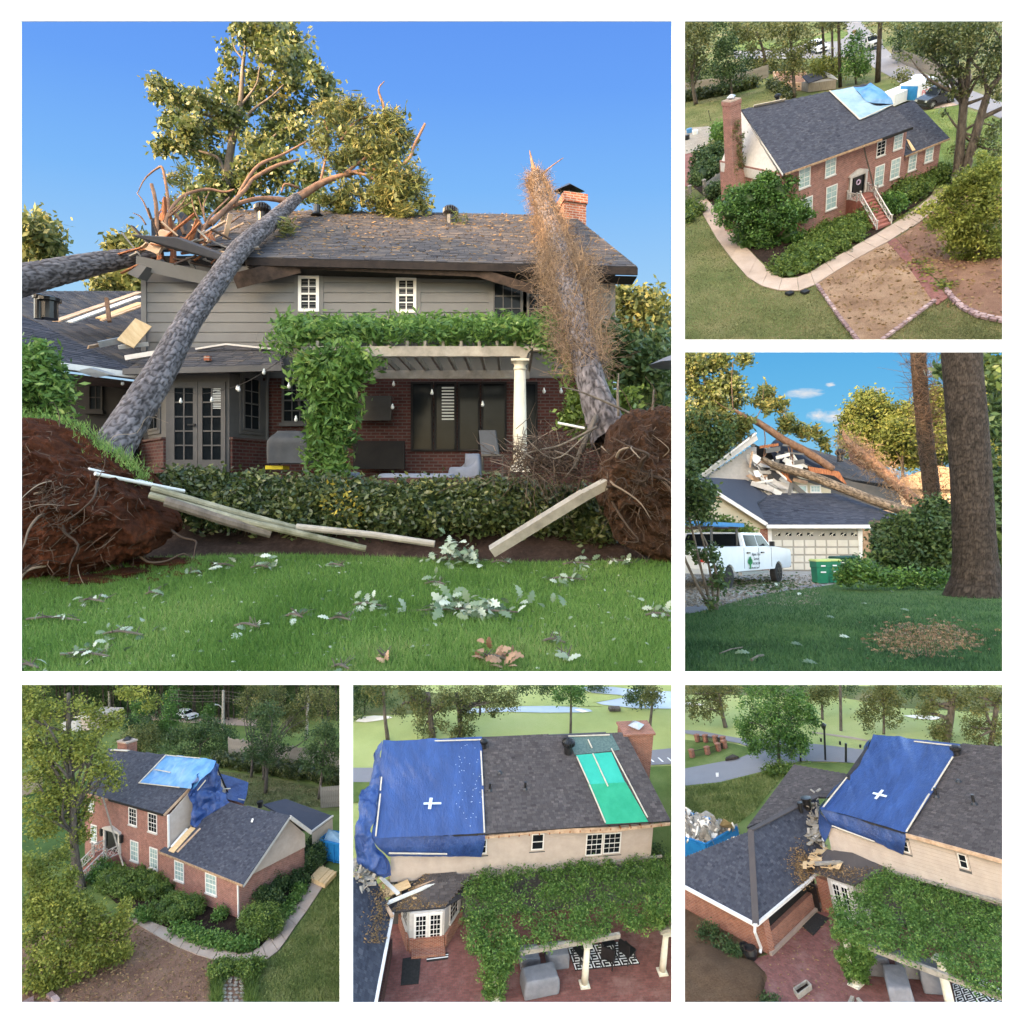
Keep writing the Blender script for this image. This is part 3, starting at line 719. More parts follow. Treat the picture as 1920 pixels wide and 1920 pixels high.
# ground floor
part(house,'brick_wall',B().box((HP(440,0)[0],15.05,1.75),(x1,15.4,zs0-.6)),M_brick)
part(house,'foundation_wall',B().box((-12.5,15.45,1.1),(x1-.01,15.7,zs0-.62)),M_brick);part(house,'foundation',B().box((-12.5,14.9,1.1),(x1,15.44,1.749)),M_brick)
part(house,'attic_shade_strip',B().box((x0+.1,15.1,zs1-.02),(x1,15.2,zs1+.1)),M_void)  # dark strip painted in for the shade of the attic gap
# roof slopes
E0,E1=D(462,482,14.45),D(1195,500,14.45)
R0=D(432,392,19.3)
ro=onp(PM,[(462,482),(1195,500),(1075,404),(432,392),(380,446)],E0,E1,R0)
def wave(V):
 f=np.clip((-6.1-V[:,0])/1.6,0,1);V=V.copy();V[:,2]+=f*.09*np.sin(V[:,1]*5.5+V[:,0])-f*.1;return V
roofplane(house,ro,M_shings,M_slab,.3,.15,.1,sag=wave)
rfn=unit(np.cross(E1-E0,R0-E0));rfn=rfn if rfn[2]>0 else-rfn
litter_=np.array([ro[0]*(1-a)*(1-b)+ro[1]*a*(1-b)+ro[2]*a*b+ro[3]*(1-a)*b+rfn*.03 for a,b in np.column_stack([RNG.random(1700),RNG.random(1700)**.8])])
V,Fc,tn=leafquads(litter_,.11,.02,.9);part(house,'pine_straw',(V,Fc,tn),M_straw,uv=False,kind='stuff').ob['_soft']=1
back=[ro[3],ro[2],ro[2]+np.array([.3,4.2,-3.1]),ro[3]+np.array([0,4.2,-3.1])]
part(house,'roof',B().prism([p-np.array([0,0,.02])for p in back],(0,0,-.1)),M_slab,label='rear roof slope facing away')
fb=B();fb.bar(ro[0]+(0,-.03,-.12),ro[1]+(0,-.03,-.12),.05,.16)
part(house,'fascia',fb,M_eave)
part(house,'soffit',B().prism([ro[0]+(0,.05,-.2),ro[1]+(0,.05,-.2),ro[1]+(0,.62,-.2),ro[0]+(0,.62,-.2)],(0,0,-.02)),M_eave)
for u in np.arange(500,1190,46):
 p=D(u,505,14.6);part(house,'rafter_tail',B().box(p-(.03,.05,.0),p+(.03,.5,.13)),M_fascia)
def plank(par,a,b,w,th,mat,name='broken_board',up=(0,0,1),label=None):return part(par,name,B().bar(a,b,w,th,up),mat,label=label)
plank(house,D(256,492,14.6),D(398,524,14.7),.3,.05,M_siding,'hanging_soffit',up=(0,1,.3))
plank(house,D(440,527,14.5),D(560,497,14.5),.34,.05,M_fascia,'hanging_soffit',up=(0,.6,.3))
plank(house,D(560,497,14.5),D(900,512,14.5),.16,.05,M_fascia,'hanging_soffit',up=(0,.6,.3))
plank(house,D(895,510,14.5),D(1000,543,14.5),.2,.05,M_fascia,'hanging_soffit',up=(0,.6,.3))
part(house,'gutter_end',B().prism([D(238,512,14.5),D(262,495,14.5),D(275,500,14.5),D(258,522,14.5)],(.1,.2,0)),M_trim)
b=B()
b.prism([D(243,440,13.9),D(330,446,14.0),D(432,484,14.3),D(420,490,14.3),D(330,470,14.2)],(.05,.15,.06))
part(house,'torn_roof_slab',b,M_shings)
part(house,'torn_roof_slab',B().prism([D(285,470,14.6),D(283,410,14.9),D(300,405,15.6),D(305,470,15.4)],(.1,.1,0)),M_slab)
part(house,'torn_roof_slab',B().prism([D(335,400,15.6),D(372,430,15.9),D(378,452,15.7),D(330,470,15.3)],(.02,.12,.1)),M_shings)
part(house,'attic_dark_box',B().box((x0+.05,15.2,zs1-.1),(-5.6,15.5,zs1+.3)),M_void)  # near-black box stands in for the unlit attic behind the torn eave
for k,(a,b_,c_,d_)in enumerate((((272,468),(300,430),(318,436),(296,476)),((345,470),(352,415),(372,420),(366,474)),((300,452),(392,438),(400,452),(318,470)),((395,500),(430,470),(450,486),(414,512)),((252,500),(300,486),(312,500),(262,520)))):
 part(house,'torn_decking',B().prism([D(*q,14.5+.12*k)for q in(a,b_,c_,d_)],(.03,.07,.03)),(M_board,M_slab,M_split,M_shings,M_siding)[k])
for i in range(54):
 p=D(random.uniform(262,440),random.uniform(440,496),14.3+random.random()*.6);q=p+np.array([random.uniform(-.7,.7),random.uniform(-.3,.3),random.uniform(-.25,.6)])
 plank(house,p,q,random.uniform(.03,.1),.03,random.choice([M_split,M_board,M_fascia,M_siding,M_bone]),'splinter')
 # chimney
cz0,cz1=6.5,PM.d(0,360,19)[2]
pr=[D(1058,400,19),D(1099,400,19.2),D(1075,400,20.6),D(1036,400,20.4)]
pr=[np.array([p[0],p[1],cz0])for p in pr]
ch=part(house,'chimney',B().prism(pr,(0,0,cz1-cz0)),M_brickc)
cc=sum(pr)/4
part(ch,'chimney_crown',B().prism([cc+(p-cc)*1.1+(0,0,cz1-cz0-.28)for p in pr],(0,0,.28)),M_brickc)
cb=B().lathe((cc[0],cc[1],cz1),[(.2,0),(.2,.34),(.5,.38),(.1,.6)],4);part(ch,'chimney_cap',cb,M_black)
def turbine(pl,par,p,r,h,mat=M_black):
 b=B().lathe(p-np.array([0,0,h*.35]),[(r*.72,0),(r*.72,h*.75)],16)
 t=part(par,'roof_vent',b,mat,smooth=False)
 f=B()
 for i in range(18):
  a=2*math.pi*i/18
  pts=[p+np.array([math.cos(a)*r*q*1.0,math.sin(a)*r*q,h*z])for q,z in((.75,.38),(1.08,.55),(1.05,.78),(.6,.95),(.1,1.0))]
  f.tube(pts,r*.13,4)
 f.lathe(p+np.array([0,0,h*.42]),[(r*.7,0),(r*.85,h*.25),(r*.4,h*.5)],14)
 part(t,'turbine_fin',f,mat)
turbine(PM,house,D(845,414,18.3),.19,.42);turbine(PM,house,D(492,409,18.2),.2,.42)
for u,v0,v1,dd,r in((594,385,404,18.6,.1),(610,429,447,16.8,.04),(717,437,456,16.5,.04),(648,424,437,17.2,.06)):
 part(house,'vent_pipe',B().lathe(D(u,v1,dd),[(r*1.8,0),(r,.08),(r,(v1-v0)/1200*dd)],10),M_black)
 # bay with french doors
yb=13.75
bx=[PM.y(u,0,yb)[0]for u in(311,430)];bl=HP(262,0,14.8)[0];br=HP(499,0,14.8)[0]
zb1=PM.y(0,700,yb)[2];zdoor0,zdoor1=PM.y(0,884,yb)[2],PM.y(0,716,yb)[2]
pts=[(bl,14.95),(bx[0],yb),(bx[1],yb),(br,14.95)]
for(a,c)in zip(pts,pts[1:]):
 a3,c3=np.array([*a,1.75]),np.array([*c,1.75]);u=unit(c3-a3);n=np.cross(u,(0,0,1));L=np.linalg.norm(c3-a3)
 if a==pts[1]:
  part(house,'bay_wall',B().para(a3,c3-a3,-n*.06,(0,0,zb1-1.75)),M_trim)
 else:
  part(house,'bay_wall',B().para(a3+(0,0,.75),c3-a3,-n*.06,(0,0,zb1-2.5)),M_trim)
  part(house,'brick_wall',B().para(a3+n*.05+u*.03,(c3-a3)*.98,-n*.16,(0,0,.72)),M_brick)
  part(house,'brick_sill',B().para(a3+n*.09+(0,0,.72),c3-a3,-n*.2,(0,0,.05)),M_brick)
  window(house,a3+u*(L*.3)+np.array([0,0,.95]),u,n,L*.45,1.22,2,4,M_trim,M_glass,fw=.05,casing=.08,cm=M_trim)
def frenchdoor(par,o,u,n,w,h,fm,gm,cols=2,rows=5,blind=None):
 o,u,n=np.array(o,float),unit(u),unit(n);k=np.array([0,0,1.])
 f=w*.16;b=B();tb,bb=h*.07,h*.13
 b.para(o,u*f,k*h,n*.05);b.para(o+u*(w-f),u*f,k*h,n*.05)
 b.para(o+u*f,u*(w-2*f),k*bb,n*.05);b.para(o+u*f+k*(h-tb),u*(w-2*f),k*tb,n*.05)
 d=part(par,'french_door',b,fm)
 iw,ih=w-2*f,h-tb-bb
 for i in range(cols):
  for j in range(rows):
   part(d,'pane',B().para(o+u*(f+iw*i/cols)+k*(bb+ih*j/rows)+n*.01,u*iw/cols*.97,k*ih/rows*.98,n*.01),gm)
 m=B()
 for i in range(1,cols):m.para(o+u*(f+iw*i/cols-.014)+k*bb+n*.022,u*.028,k*ih,n*.02)
 for j in range(1,rows):m.para(o+u*f+k*(bb+ih*j/rows-.014)+n*.021,u*iw,k*.028,n*.02)
 part(d,'muntin',m,fm)
 if blind:
  m=B()
  for j in range(14):m.para(o+u*(f+iw*.52)+k*(h*.7+j*h*.018)+n*.023,u*iw*.45,k*.018,n*.003)
  part(d,'blind',m,blind)
 return d
da,db_=PM.y(321,0,yb)[0],PM.y(425,0,yb)[0];dw=(db_-da)/2
d1=frenchdoor(house,(da,yb,zdoor0),(1,0,0),(0,-1,0),dw-.01,zdoor1-zdoor0,M_trim,M_glass)
d2=frenchdoor(house,(da+dw,yb,zdoor0),(1,0,0),(0,-1,0),dw-.01,zdoor1-zdoor0,M_trim,M_glass,blind=M_blind)
part(d1,'handle',B().lathe((da+dw-.07,yb-.05,zdoor0+1),[(.03,0),(.03,.05)],8,(0,-1,0)).bar((da+dw-.07,yb-.09,zdoor0+1),(da+dw-.2,yb-.09,zdoor0+1),.025),M_black)
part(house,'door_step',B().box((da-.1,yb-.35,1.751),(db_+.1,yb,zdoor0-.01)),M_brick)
# bay roof
ea,eb=D(236,694,13.35),D(532,687,13.35)
ta,tb2=HP(300,652,15.0),HP(521,651,15.0)
roofplane(house,[ea,eb,tb2,ta],M_shings,M_slab,.3,.15,.06)
part(house,'gutter',B().bar(ea+(0,-.06,-.05),eb+(0,-.06,-.05),.12,.12),M_trim)
plank(house,HP(368,655,14.5),HP(425,646,14.5),.1,.04,M_trimp,'bent_gutter');plank(house,HP(425,646,14.5),HP(524,656,14.5),.1,.04,M_trimp,'bent_gutter')
plank(house,HP(238,672,13.6),HP(300,662,13.6),.16,.1,M_trimp,'bent_gutter')
part(house,'brick_chunk',B().box(D(382,676,13.7),D(382,676,13.7)+(.12,.1,.1)),M_brickc)
# wall under the pergola
a,b_=HP(528,793),HP(580,708);window(house,(a[0],15.05,a[2]),(1,0,0),(0,-1,0),b_[0]-a[0],b_[2]-a[2],3,4,M_trim,M_glass,fw=.05)
part(house,'downpipe',B().tube([HP(503,700,14.9),HP(500,720,14.9),HP(500,880,14.9)],.05,8),M_trim)
for u0,u1 in((770,812),(814,856),(858,900),(902,950),(975,1008)):
 a,b_=HP(u0,846),HP(u1,716)
 s=window(house,(a[0],15.04,a[2]),(1,0,0),(0,-1,0),b_[0]-a[0],b_[2]-a[2],1,1,M_void,M_glass,fw=.05,mid=False,sill=False,name='sliding_door',blind=(M_blind,.45,.98,.3,.98)if u0==814 else None)
tv=single(PM,'television','black flat television mounted on the brick wall under the pergola','television',B().box(HP(672,790)-(0,.2,0),HP(737,744)-(0,.1,0)),M_black)
# left wing
WA,WB=D(100,685,12.6),D(266,706,13.9);WC=D(38,590,15.2)
s1=onp(PM,[(24,675),(266,707),(250,694),(30,586)],WA,WB,WC)
wing=thing(PM,'garage_wing','low dark roofed wing left of the house, with gutter hanging loose','house wing',(-9,14,1.75))
roofplane(wing,s1,M_shing,M_slab,.3,.15,.08)
W2=[s1[3],s1[2],D(266,660,15.0)]
s2=onp(PM,[(30,584),(249,698),(266,690),(268,546),(30,546)],D(30,584,15.2),D(249,698,14.35),D(268,546,20));part(wing,'soffit',B().prism([s1[0]+(0,0,-.12),s1[1]+(0,0,-.12),s1[1]+(0,1.4,-.12),s1[0]+(0,2.2,-.12)],(0,0,-.03)),M_fascia)
roofplane(wing,s2,M_shings,M_slab,.3,.15,.08)
part(wing,'gutter',B().bar(s1[0]+(.05,-.05,0),s1[1]+(.05,-.05,0),.13,.12),M_pvc)
part(wing,'bent_gutter',B().prism([D(168,690,12.9),D(210,703,13.1),D(180,708,13),D(140,695,12.8)],(.02,.1,.03)),M_metal)
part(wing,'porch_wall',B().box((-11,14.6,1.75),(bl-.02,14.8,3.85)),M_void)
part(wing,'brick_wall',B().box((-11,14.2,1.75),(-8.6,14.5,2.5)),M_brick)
a,b_=PM.y(165,770,14.55),PM.y(192,720,14.55);window(wing,(a[0],14.59,a[2]),(1,0,0),(0,-1,0),b_[0]-a[0],b_[2]-a[2],2,2,M_void,M_glass,fw=.04)
for u,dd,r,h in((73,13.6,.09,.42),(92,13.7,.17,.36)):
 q=part(wing,'vent_pipe',B().lathe(D(u,598,dd),[(r,0),(r,h),(r*1.35,h+.01),(r*1.35,h+.08),(r*.6,h+.12)],14),M_black)
 # boards strewn on the wing roof
def board(a,b,w,th,mat,label,up=(0,-.5,1),group=None):return single(PM,'broken_board',label,'board',B().bar(a,b,w,th,up),mat,base=(np.array(a)+b)/2,group=group)
board(D(105,602,14.6),D(262,548,17.0),.22,.03,M_board,'longest torn timber board on the wing roof beside the siding')
board(D(130,604,14.7),D(262,556,16.5),.2,.03,M_pvc,'pale painted board on the wing roof below the long timber board')
board(D(187,597,14.9),D(265,568,16.0),.24,.03,M_ply,'short raw wood board on the wing roof near the house corner')
board(D(190,601,14.8),D(266,574,15.6),.12,.03,M_board,'narrow raw wood strip lowest on the wing roof')
board(D(205,603,14.4),D(200,560,14.6),.08,.08,M_barko,'bent branch stub standing among the boards on the wing roof')
for i,(u,v,w,h,m,lb)in enumerate(((252,625,34,40,M_ply,'splintered plywood sheet leaning against the house corner'),(215,640,60,12,M_metal,'crumpled grey flashing on the wing roof below the plywood'),(250,648,56,6,M_trimp,'bent pale gutter length lying across the roof valley'),(180,648,30,6,M_board,'small brown lath on the wing roof left of the flashing'))):
 a,b_=D(u-w/2,v+h/2,14.2),D(u+w/2,v-h/2,14.6);board(a,b_,h/1200*14*.7+.04,.03,m,lb,up=(0,1,.6))
 # ---- pergola
per=thing(PM,'pergola','weathered wooden pergola with cream columns and vines over the patio','pergola',(-2,12,1.75))
yp=11.8
part(per,'beam',B().box(PM.y(541,668,yp),PM.y(985,649,yp)+(0,.09,0)),M_bone)
part(per,'beam_end',B().prism([PM.y(985,649,yp-.05),PM.y(1002,649,yp-.05),PM.y(990,662,yp-.05),PM.y(985,676,yp-.05),PM.y(975,676,yp-.05),PM.y(975,662,yp-.05)],(0,.2,0)),M_bone)
part(per,'beam_end',B().box(PM.y(622,676,yp-.06),PM.y(631,650,yp-.06)+(0,.2,0)),M_bone)
part(per,'beam',B().box(PM.y(541,668,yp)+(0,2.6,0),PM.y(1000,649,yp)+(0,2.7,0)),M_bone)
for u in range(555,1000,34):
 p=PM.y(u,649,yp);part(per,'rafter',B().box(p+(0,.1,0),p+(.05,3.1,.12)),M_bone)
part(per,'rafter',B().bar(PM.y(1000,655,yp-.2),PM.y(1046,657,yp-.2),.1,.05),M_bone)
def column(pl,par,base,h,r,mat=M_column):
 c=part(par,'column',B().lathe(base,[(r,.12),(r*.99,h*.35),(r*.82,h-.2)],20),mat,smooth=True)
 k=B().lathe(base+np.array([0,0,h-.2]),[(r*.83,0),(r*.95,.02),(r*.95,.05),(r*.85,.06),(r*.85,.1),(r*1.2,.16)],20)
 k.box(base+(-r*1.3,-r*1.3,h-.04),base+(r*1.3,r*1.3,h+.0));part(c,'capital',k,mat)
 k=B().box(base+(-r*1.4,-r*1.4,0),base+(r*1.4,r*1.4,.07)).lathe(base+np.array([0,0,.07]),[(r*1.3,0),(r*1.3,.03),(r*1.05,.06)],20);part(c,'column_base',k,mat)
cbp=PM.y(975,876,yp);cbp[2]=1.75
cb_=cbp+(0,.1,0);column(PM,per,cb_,PM.y(975,673,yp)[2]-1.75,.128)
cb2=PM.y(625,870,yp);cb2[2]=1.75;column(PM,per,cb2+(0,.1,0),PM.y(975,673,yp)[2]-1.75,.128)
vine=thing(PM,'climbing_vine','green wisteria covering the pergola top and hanging down its left post','vine',(-2,12,1.75))
bl_=[(D(u,v,12+q),(.42,.55,.15))for u in range(545,1065,26)for v,q in((622-6*math.sin(u*.05),0),(617,1.3),(616,2.4),(612,3.0))]
bl_+=[(D(u,v,11.7),(.28,.3,.22))for u,v in((540,640),(530,655),(1050,655),(1062,668),(1075,690),(560,628),(1020,640))]
foliage(vine,'leaves',bl_,15000,.15,M_vine,.12,14,.3,.05,.2)
bl_=[(D(u,v,11.7),(r/100,r/100,.32))for u,v,r in((590,680,35),(625,690,45),(665,680,35),(600,715,38),(640,725,42),(612,760,38),(640,770,34),(615,800,32),(640,815,32),(605,840,28),(620,870,28),(598,885,22),(690,690,18))]
foliage(vine,'leaves',bl_,7500,.16,M_vine,.12,14,.3,.055,.1,hang=.5)
sb=B()
for i in range(9):
 q=spline([D(610+random.uniform(-15,25),890,11.75),D(615+random.uniform(-20,20),800,11.7),D(625+random.uniform(-25,25),720,11.7),D(630+random.uniform(-40,60),655,11.7)],m=4);sb.tube(q,.02,5)
part(vine,'stem',sb,M_barkg)
lights=thing(PM,'string_lights','string of bare glass bulbs looped from the pergola corner to the bay','string lights',D(540,660,11.6))
wire=spline([D(545,662,11.6),D(505,690,12.2),D(470,712,12.8),D(430,728,13.2),D(380,738,13.4),D(310,735,13.4)],m=6)
part(lights,'wire',B().tube(wire,.008,4).tube(spline([D(545,662,11.6),D(552,700,11.7),D(560,760,11.8),D(570,800,11.9)],m=5),.008,4),M_black)
M_bulb=plain('bulb_glass',(.5,.52,.5),rough=.05,spec=.8)
for u,v,dd in((495,700,12.2),(445,730,13.1),(448,732,13),(397,752,13.3),(339,754,13.4),(552,707,11.7),(542,726,11.7),(555,788,11.8),(230,720,13.6),(738,722,14),(736,765,13),(810,738,13),(905,760,13),(1020,735,13),(1052,735,13)):
 part(lights,'bulb',B().lathe(D(u,v,dd),[(.008,.09),(.018,.07),(.02,.05),(.036,.02),(.03,-.015),(.006,-.03)],8),M_bulb,smooth=True)
 # ---- patio things
def cover(pl,name,label,cat,base,sx,sy,sz,mat,top=(1,1),rz=0,slant=0,back=None,amp=.02):
 c,s=math.cos(rz),math.sin(rz);base=np.array(base)
 t=thing(pl,name,label,cat,base)
 prof=[(1,0),(1.02,.3),(1,.7),(.95,.93),(.82,1.0),(.4,1.0),(.02,1.0)]
 rows=[]
 for k,hgt in prof:
  row=[]
  for i in range(25):
   a=2*math.pi*i/24+.001;q=max(abs(math.cos(a)),abs(math.sin(a)))**.9
   x,y=math.cos(a)/q*sx/2,math.sin(a)/q*sy/2
   kk=k if hgt<.9 else k
   hh=sz*hgt
   if back and hgt>.55 and x*back[0]+y*back[1]>0:hh+=back[2]*min(1,(x*back[0]+y*back[1])/(.35*max(sx,sy)))
   if hgt>.9:kk*=top[0]
   x,y=x*kk,y*kk
   row.append(base+(x*c-y*s,x*s+y*c,hh))
  rows.append(row)
 V,Fc=cloth(rows,3,4,amp,3.5,5,.6)
 part(t,'cloth',(V,Fc),mat,smooth=True)
 f=B()
 for i,j in((1,1),(1,-1),(-1,1),(-1,-1)):
  x,y=i*sx*.42,j*sy*.42;p=base+(x*c-y*s,x*s+y*c,-.03);f.box(p-(.02,.02,0),p+(.02,.02,.2))
 part(t,'leg',f,M_black)
 return t
p=PM.z(790,925,1.75);cover(PM,'covered_table','long low patio table under a slate blue cover behind the hedge','patio table',D(785,912,12.2)*(1,1,0)+(0,0,1.2),1.45,.9,.52,M_coverb,amp=.012)
cover(PM,'covered_chair','tall patio chair under a slate blue cover, right of the covered table','patio chair',D(872,912,12.8)*(1,1,0)+(0,0,1.3),.62,.7,.55,M_coverb,back=(.8,.3,.28),amp=.02)
cover(PM,'covered_chair','patio chair under a pale cover beside the vine covered post','patio chair',D(648,912,12.4)*(1,1,0)+(0,0,1.2),.5,.6,.55,M_coverb,amp=.02)
cover(PM,'covered_grill','barbecue grill under a dark cover, between bay and vine','grill',D(548,880,13.6)*(1,1,0)+(0,0,1.95),.86,.6,.68,M_coverd,top=(.7,1),amp=.03)
single(PM,'yellow_tray','yellow edged tray on the patio under the dark covered grill','tray',B().box(D(497,880,13.4),D(530,873,13.4)+(0,.4,0)),plain('yellow_plastic',(.5,.4,.02),rough=.5))
chair=thing(PM,'patio_chair','black metal patio chair with mesh back beside the cream column','patio chair',D(922,895,13.0))
cbs=D(922,895,13.0)
part(chair,'seat',B().box(cbs+(-.2,-.25,.42),cbs+(.25,.2,.46)),M_black)
part(chair,'backrest',B().prism([cbs+(-.22,.2,.45),cbs+(.14,.2,.45),cbs+(.06,.3,.98),cbs+(-.28,.3,.98)],(.02,.02,0)),M_black)
for i in(-.18,.22):
 for j in(-.22,.18):part(chair,'leg',B().bar(cbs+(i,j,0),cbs+(i,j,.44),.03),M_black)
single(PM,'log_rack','dark patterned screen panel against the brick wall below the television','screen',B().box(HP(668,880)-(0,.3,0),HP(762,828)-(0,.2,0)),M_void)
umb=thing(PM,'patio_umbrella','grey patio umbrella at the right edge beyond the root plate','umbrella',D(1262,800,13))
part(umb,'canopy',B().lathe(D(1272,684,13),[(.6,0),(.3,.14),(.02,.24)],8),M_cover);part(umb,'pole',B().bar(D(1272,684,13),D(1272,800,13),.05),M_bone)
# ---- fallen pines
def barkmesh(pts,rad,n=72,m=14,cs=.075,relief=.022,seed=1,asp=2.6):
 P,R=spline(pts,rad,m)
 L=np.concatenate([[0],np.cumsum(np.linalg.norm(np.diff(P,axis=0),axis=1))])
 s=np.arange(0,L[-1],.024);P=np.stack([np.interp(s,L,P[:,i])for i in range(3)],1);R=np.interp(s,L,R)
 Tt,N,Bn=frames(P);th=np.linspace(0,2*np.pi,n,endpoint=False)
 wrap=max(int(2*np.pi*R.mean()/cs),8)
 U,Vv=np.meshgrid(th/(2*np.pi)*wrap,s/(cs*asp))
 w1=vnoise(np.stack([np.cos(U/wrap*6.283)*3,np.sin(U/wrap*6.283)*3,Vv*.45],-1),1,seed)-.5;w2=vnoise(np.stack([np.cos(U/wrap*6.283)*9,np.sin(U/wrap*6.283)*9,Vv*1.3],-1),1,seed+2)-.5;U=U+1.5*w1+.55*w2;Vv=Vv+.9*w2
 e,tn=cells(U,Vv,seed,wrap)
 h=np.clip(e*2.6,0,1)**.7
 rr=R[:,None]*(1+.05*(vnoise(np.stack([U*.25,Vv*.2,U*0],-1),1,seed+4)-.5))+relief*(h-.6)+relief*.5*(tn-.5)
 V=P[:,None]+rr[...,None]*(np.cos(th)[None,:,None]*N[:,None]+np.sin(th)[None,:,None]*Bn[:,None])
 tone=np.clip(.05+h*.5+(tn-.5)*.28*h+.5*w2,0,1)
 k=len(s);i=np.arange(k*n).reshape(k,n);j=np.roll(i,-1,1)
 Fc=np.stack([i[:-1],j[:-1],j[1:],i[1:]],-1).reshape(-1,4)
 return V.reshape(-1,3),Fc,tone.ravel()
def limbs(pl,par,paths,mat,name='branch',n=6,lab=None):
 for pth in paths:
  P=[pl.d(u,v,dd)for u,v,dd,w in pth];R=[w*.34*dd/F*pl.k for u,v,dd,w in pth]
  q,r=spline(P,R,5);part(par,name,B().tube(q,r,n,jit=.15),mat,smooth=True)
def rootplate(par,outline,dd,bulge,mat,seed,back=1.0,nr=46,rimgrass=None):
 """slab of earth torn up with the roots: bulging face, rough rim"""
 c=np.mean(np.array(outline,float),0);P=[]
 O=np.array(outline,float);A=np.arctan2(O[:,1]-c[1],O[:,0]-c[0]);Rr=np.hypot(*(O-c).T);o=np.argsort(A)
 na,nrad=220,84;th=np.linspace(-np.pi,np.pi,na,endpoint=False)
 rb=np.interp(th,A[o],Rr[o],period=2*np.pi)
 V=[];
 for side in(0,1):
  for k in range(nrad):
   f=k/(nrad-1)if side==0 else 1-k/(nrad-1)
   u=c[0]+np.cos(th)*rb*f;v=c[1]+np.sin(th)*rb*f
   dep=dd+(-bulge if side==0 else back)*np.sqrt(np.clip(1-f*f,0,1))
   V.append(np.stack([(u-PX)/F*dd,dep+0*u,1.6+(PY-v)/F*dd],1))
 V=np.array(V);q=V.reshape(-1,3)
 cen=np.array([(c[0]-PX)/F*dd,dd,1.6+(PY-c[1])/F*dd])
 nrm=(q-cen);nrm/=np.linalg.norm(nrm,axis=1)[:,None]+1e-9
 nz=fbm(q,1.1,seed,3)*.5+fbm(q,4.5,seed+3,4)*.32+fbm(q,13,seed+5,3)*.16-np.abs(fbm(q,2.6,seed+8,4))*.5
 q=q+(nrm*.6+np.array([0,-.5,0]))*nz[:,None]
 n2=2*nrad;i=np.arange(n2*na).reshape(n2,na);j=np.roll(i,-1,1)
 Fc=np.stack([i[:-1],j[:-1],j[1:],i[1:]],-1).reshape(-1,4)
 rp=part(par,'root_plate',(q,Fc),mat)
 face=q[:nrad*na].reshape(nrad,na,3)
 for kk in range(nr):
  k=random.randint(8,nrad-1)if random.random()<.6 else nrad-1;a=random.randrange(na);p=face[k,a]
  d=np.array([random.uniform(-1,1),random.uniform(-1.0,-.2),random.uniform(-.8,.45)]);L=random.uniform(.25,1.1)
  if k>nrad-4:d=np.array([math.cos(th[a]),-.3,-math.sin(th[a])])+RNG.normal(size=3)*.4
  pts=[p-d*.08]
  for s in range(4):d=unit(d)+RNG.normal(size=3)*.55;d[2]-=.25;pts.append(pts[-1]+unit(d)*L/4)
  q2,r2=spline(pts,list(np.linspace(1,.25,5)*random.choice((.006,.008,.012,.02,.03))),3)
  part(rp,'root',B().tube(q2,r2,5,tone=random.random()),M_root,smooth=True)
 fb=B()
 for kk in range(480):
  k=random.randint(4,nrad-1);p=face[k,random.randrange(na)];d=np.array([random.uniform(-1,1),random.uniform(-1,-.1),random.uniform(-1,.3)])*random.uniform(.05,.25)
  fb.tube([p,p+d*.5+RNG.normal(size=3)*.03,p+d],[.005,.004,.002],3,cap=False,tone=random.random()*.7)
 part(rp,'fine_root',fb,M_root,kind='stuff')
 if rimgrass:
  m=(th>rimgrass[0])&(th<rimgrass[1]);rim=face[-1][m]
  def f(n):
   p=rim[RNG.integers(0,len(rim),n)];return p+RNG.normal(size=(n,3))*(.06,.12,.05)
  blades(1900,f,.08,.012,M_grass,par.pl,'turf_fringe',par,lean=.6)
 return rp
p1=thing(PM,'fallen_pine','uprooted pine leaning from the red root plate at left across the bay onto the roof','fallen tree',D(215,850,8.8),'storm felled pines')
part(p1,'trunk',barkmesh([D(190,880,8.3),D(228,815,8.9),D(305,690,10.2),D(352,605,11.4),D(408,525,12.9),D(455,462,14.3),D(512,412,16.2),D(556,372,18.2)],[.28,.235,.215,.21,.205,.2,.185,.15],seed=3),M_bark,smooth=True)
rootplate(p1,[(20,785),(70,783),(120,790),(160,815),(195,845),(240,868),(268,900),(290,935),(315,975),(318,1005),(280,1030),(240,1050),(190,1068),(110,1085),(20,1095),(-40,950)],8.1,.75,M_soil,5,rimgrass=(-2.4,-.35))
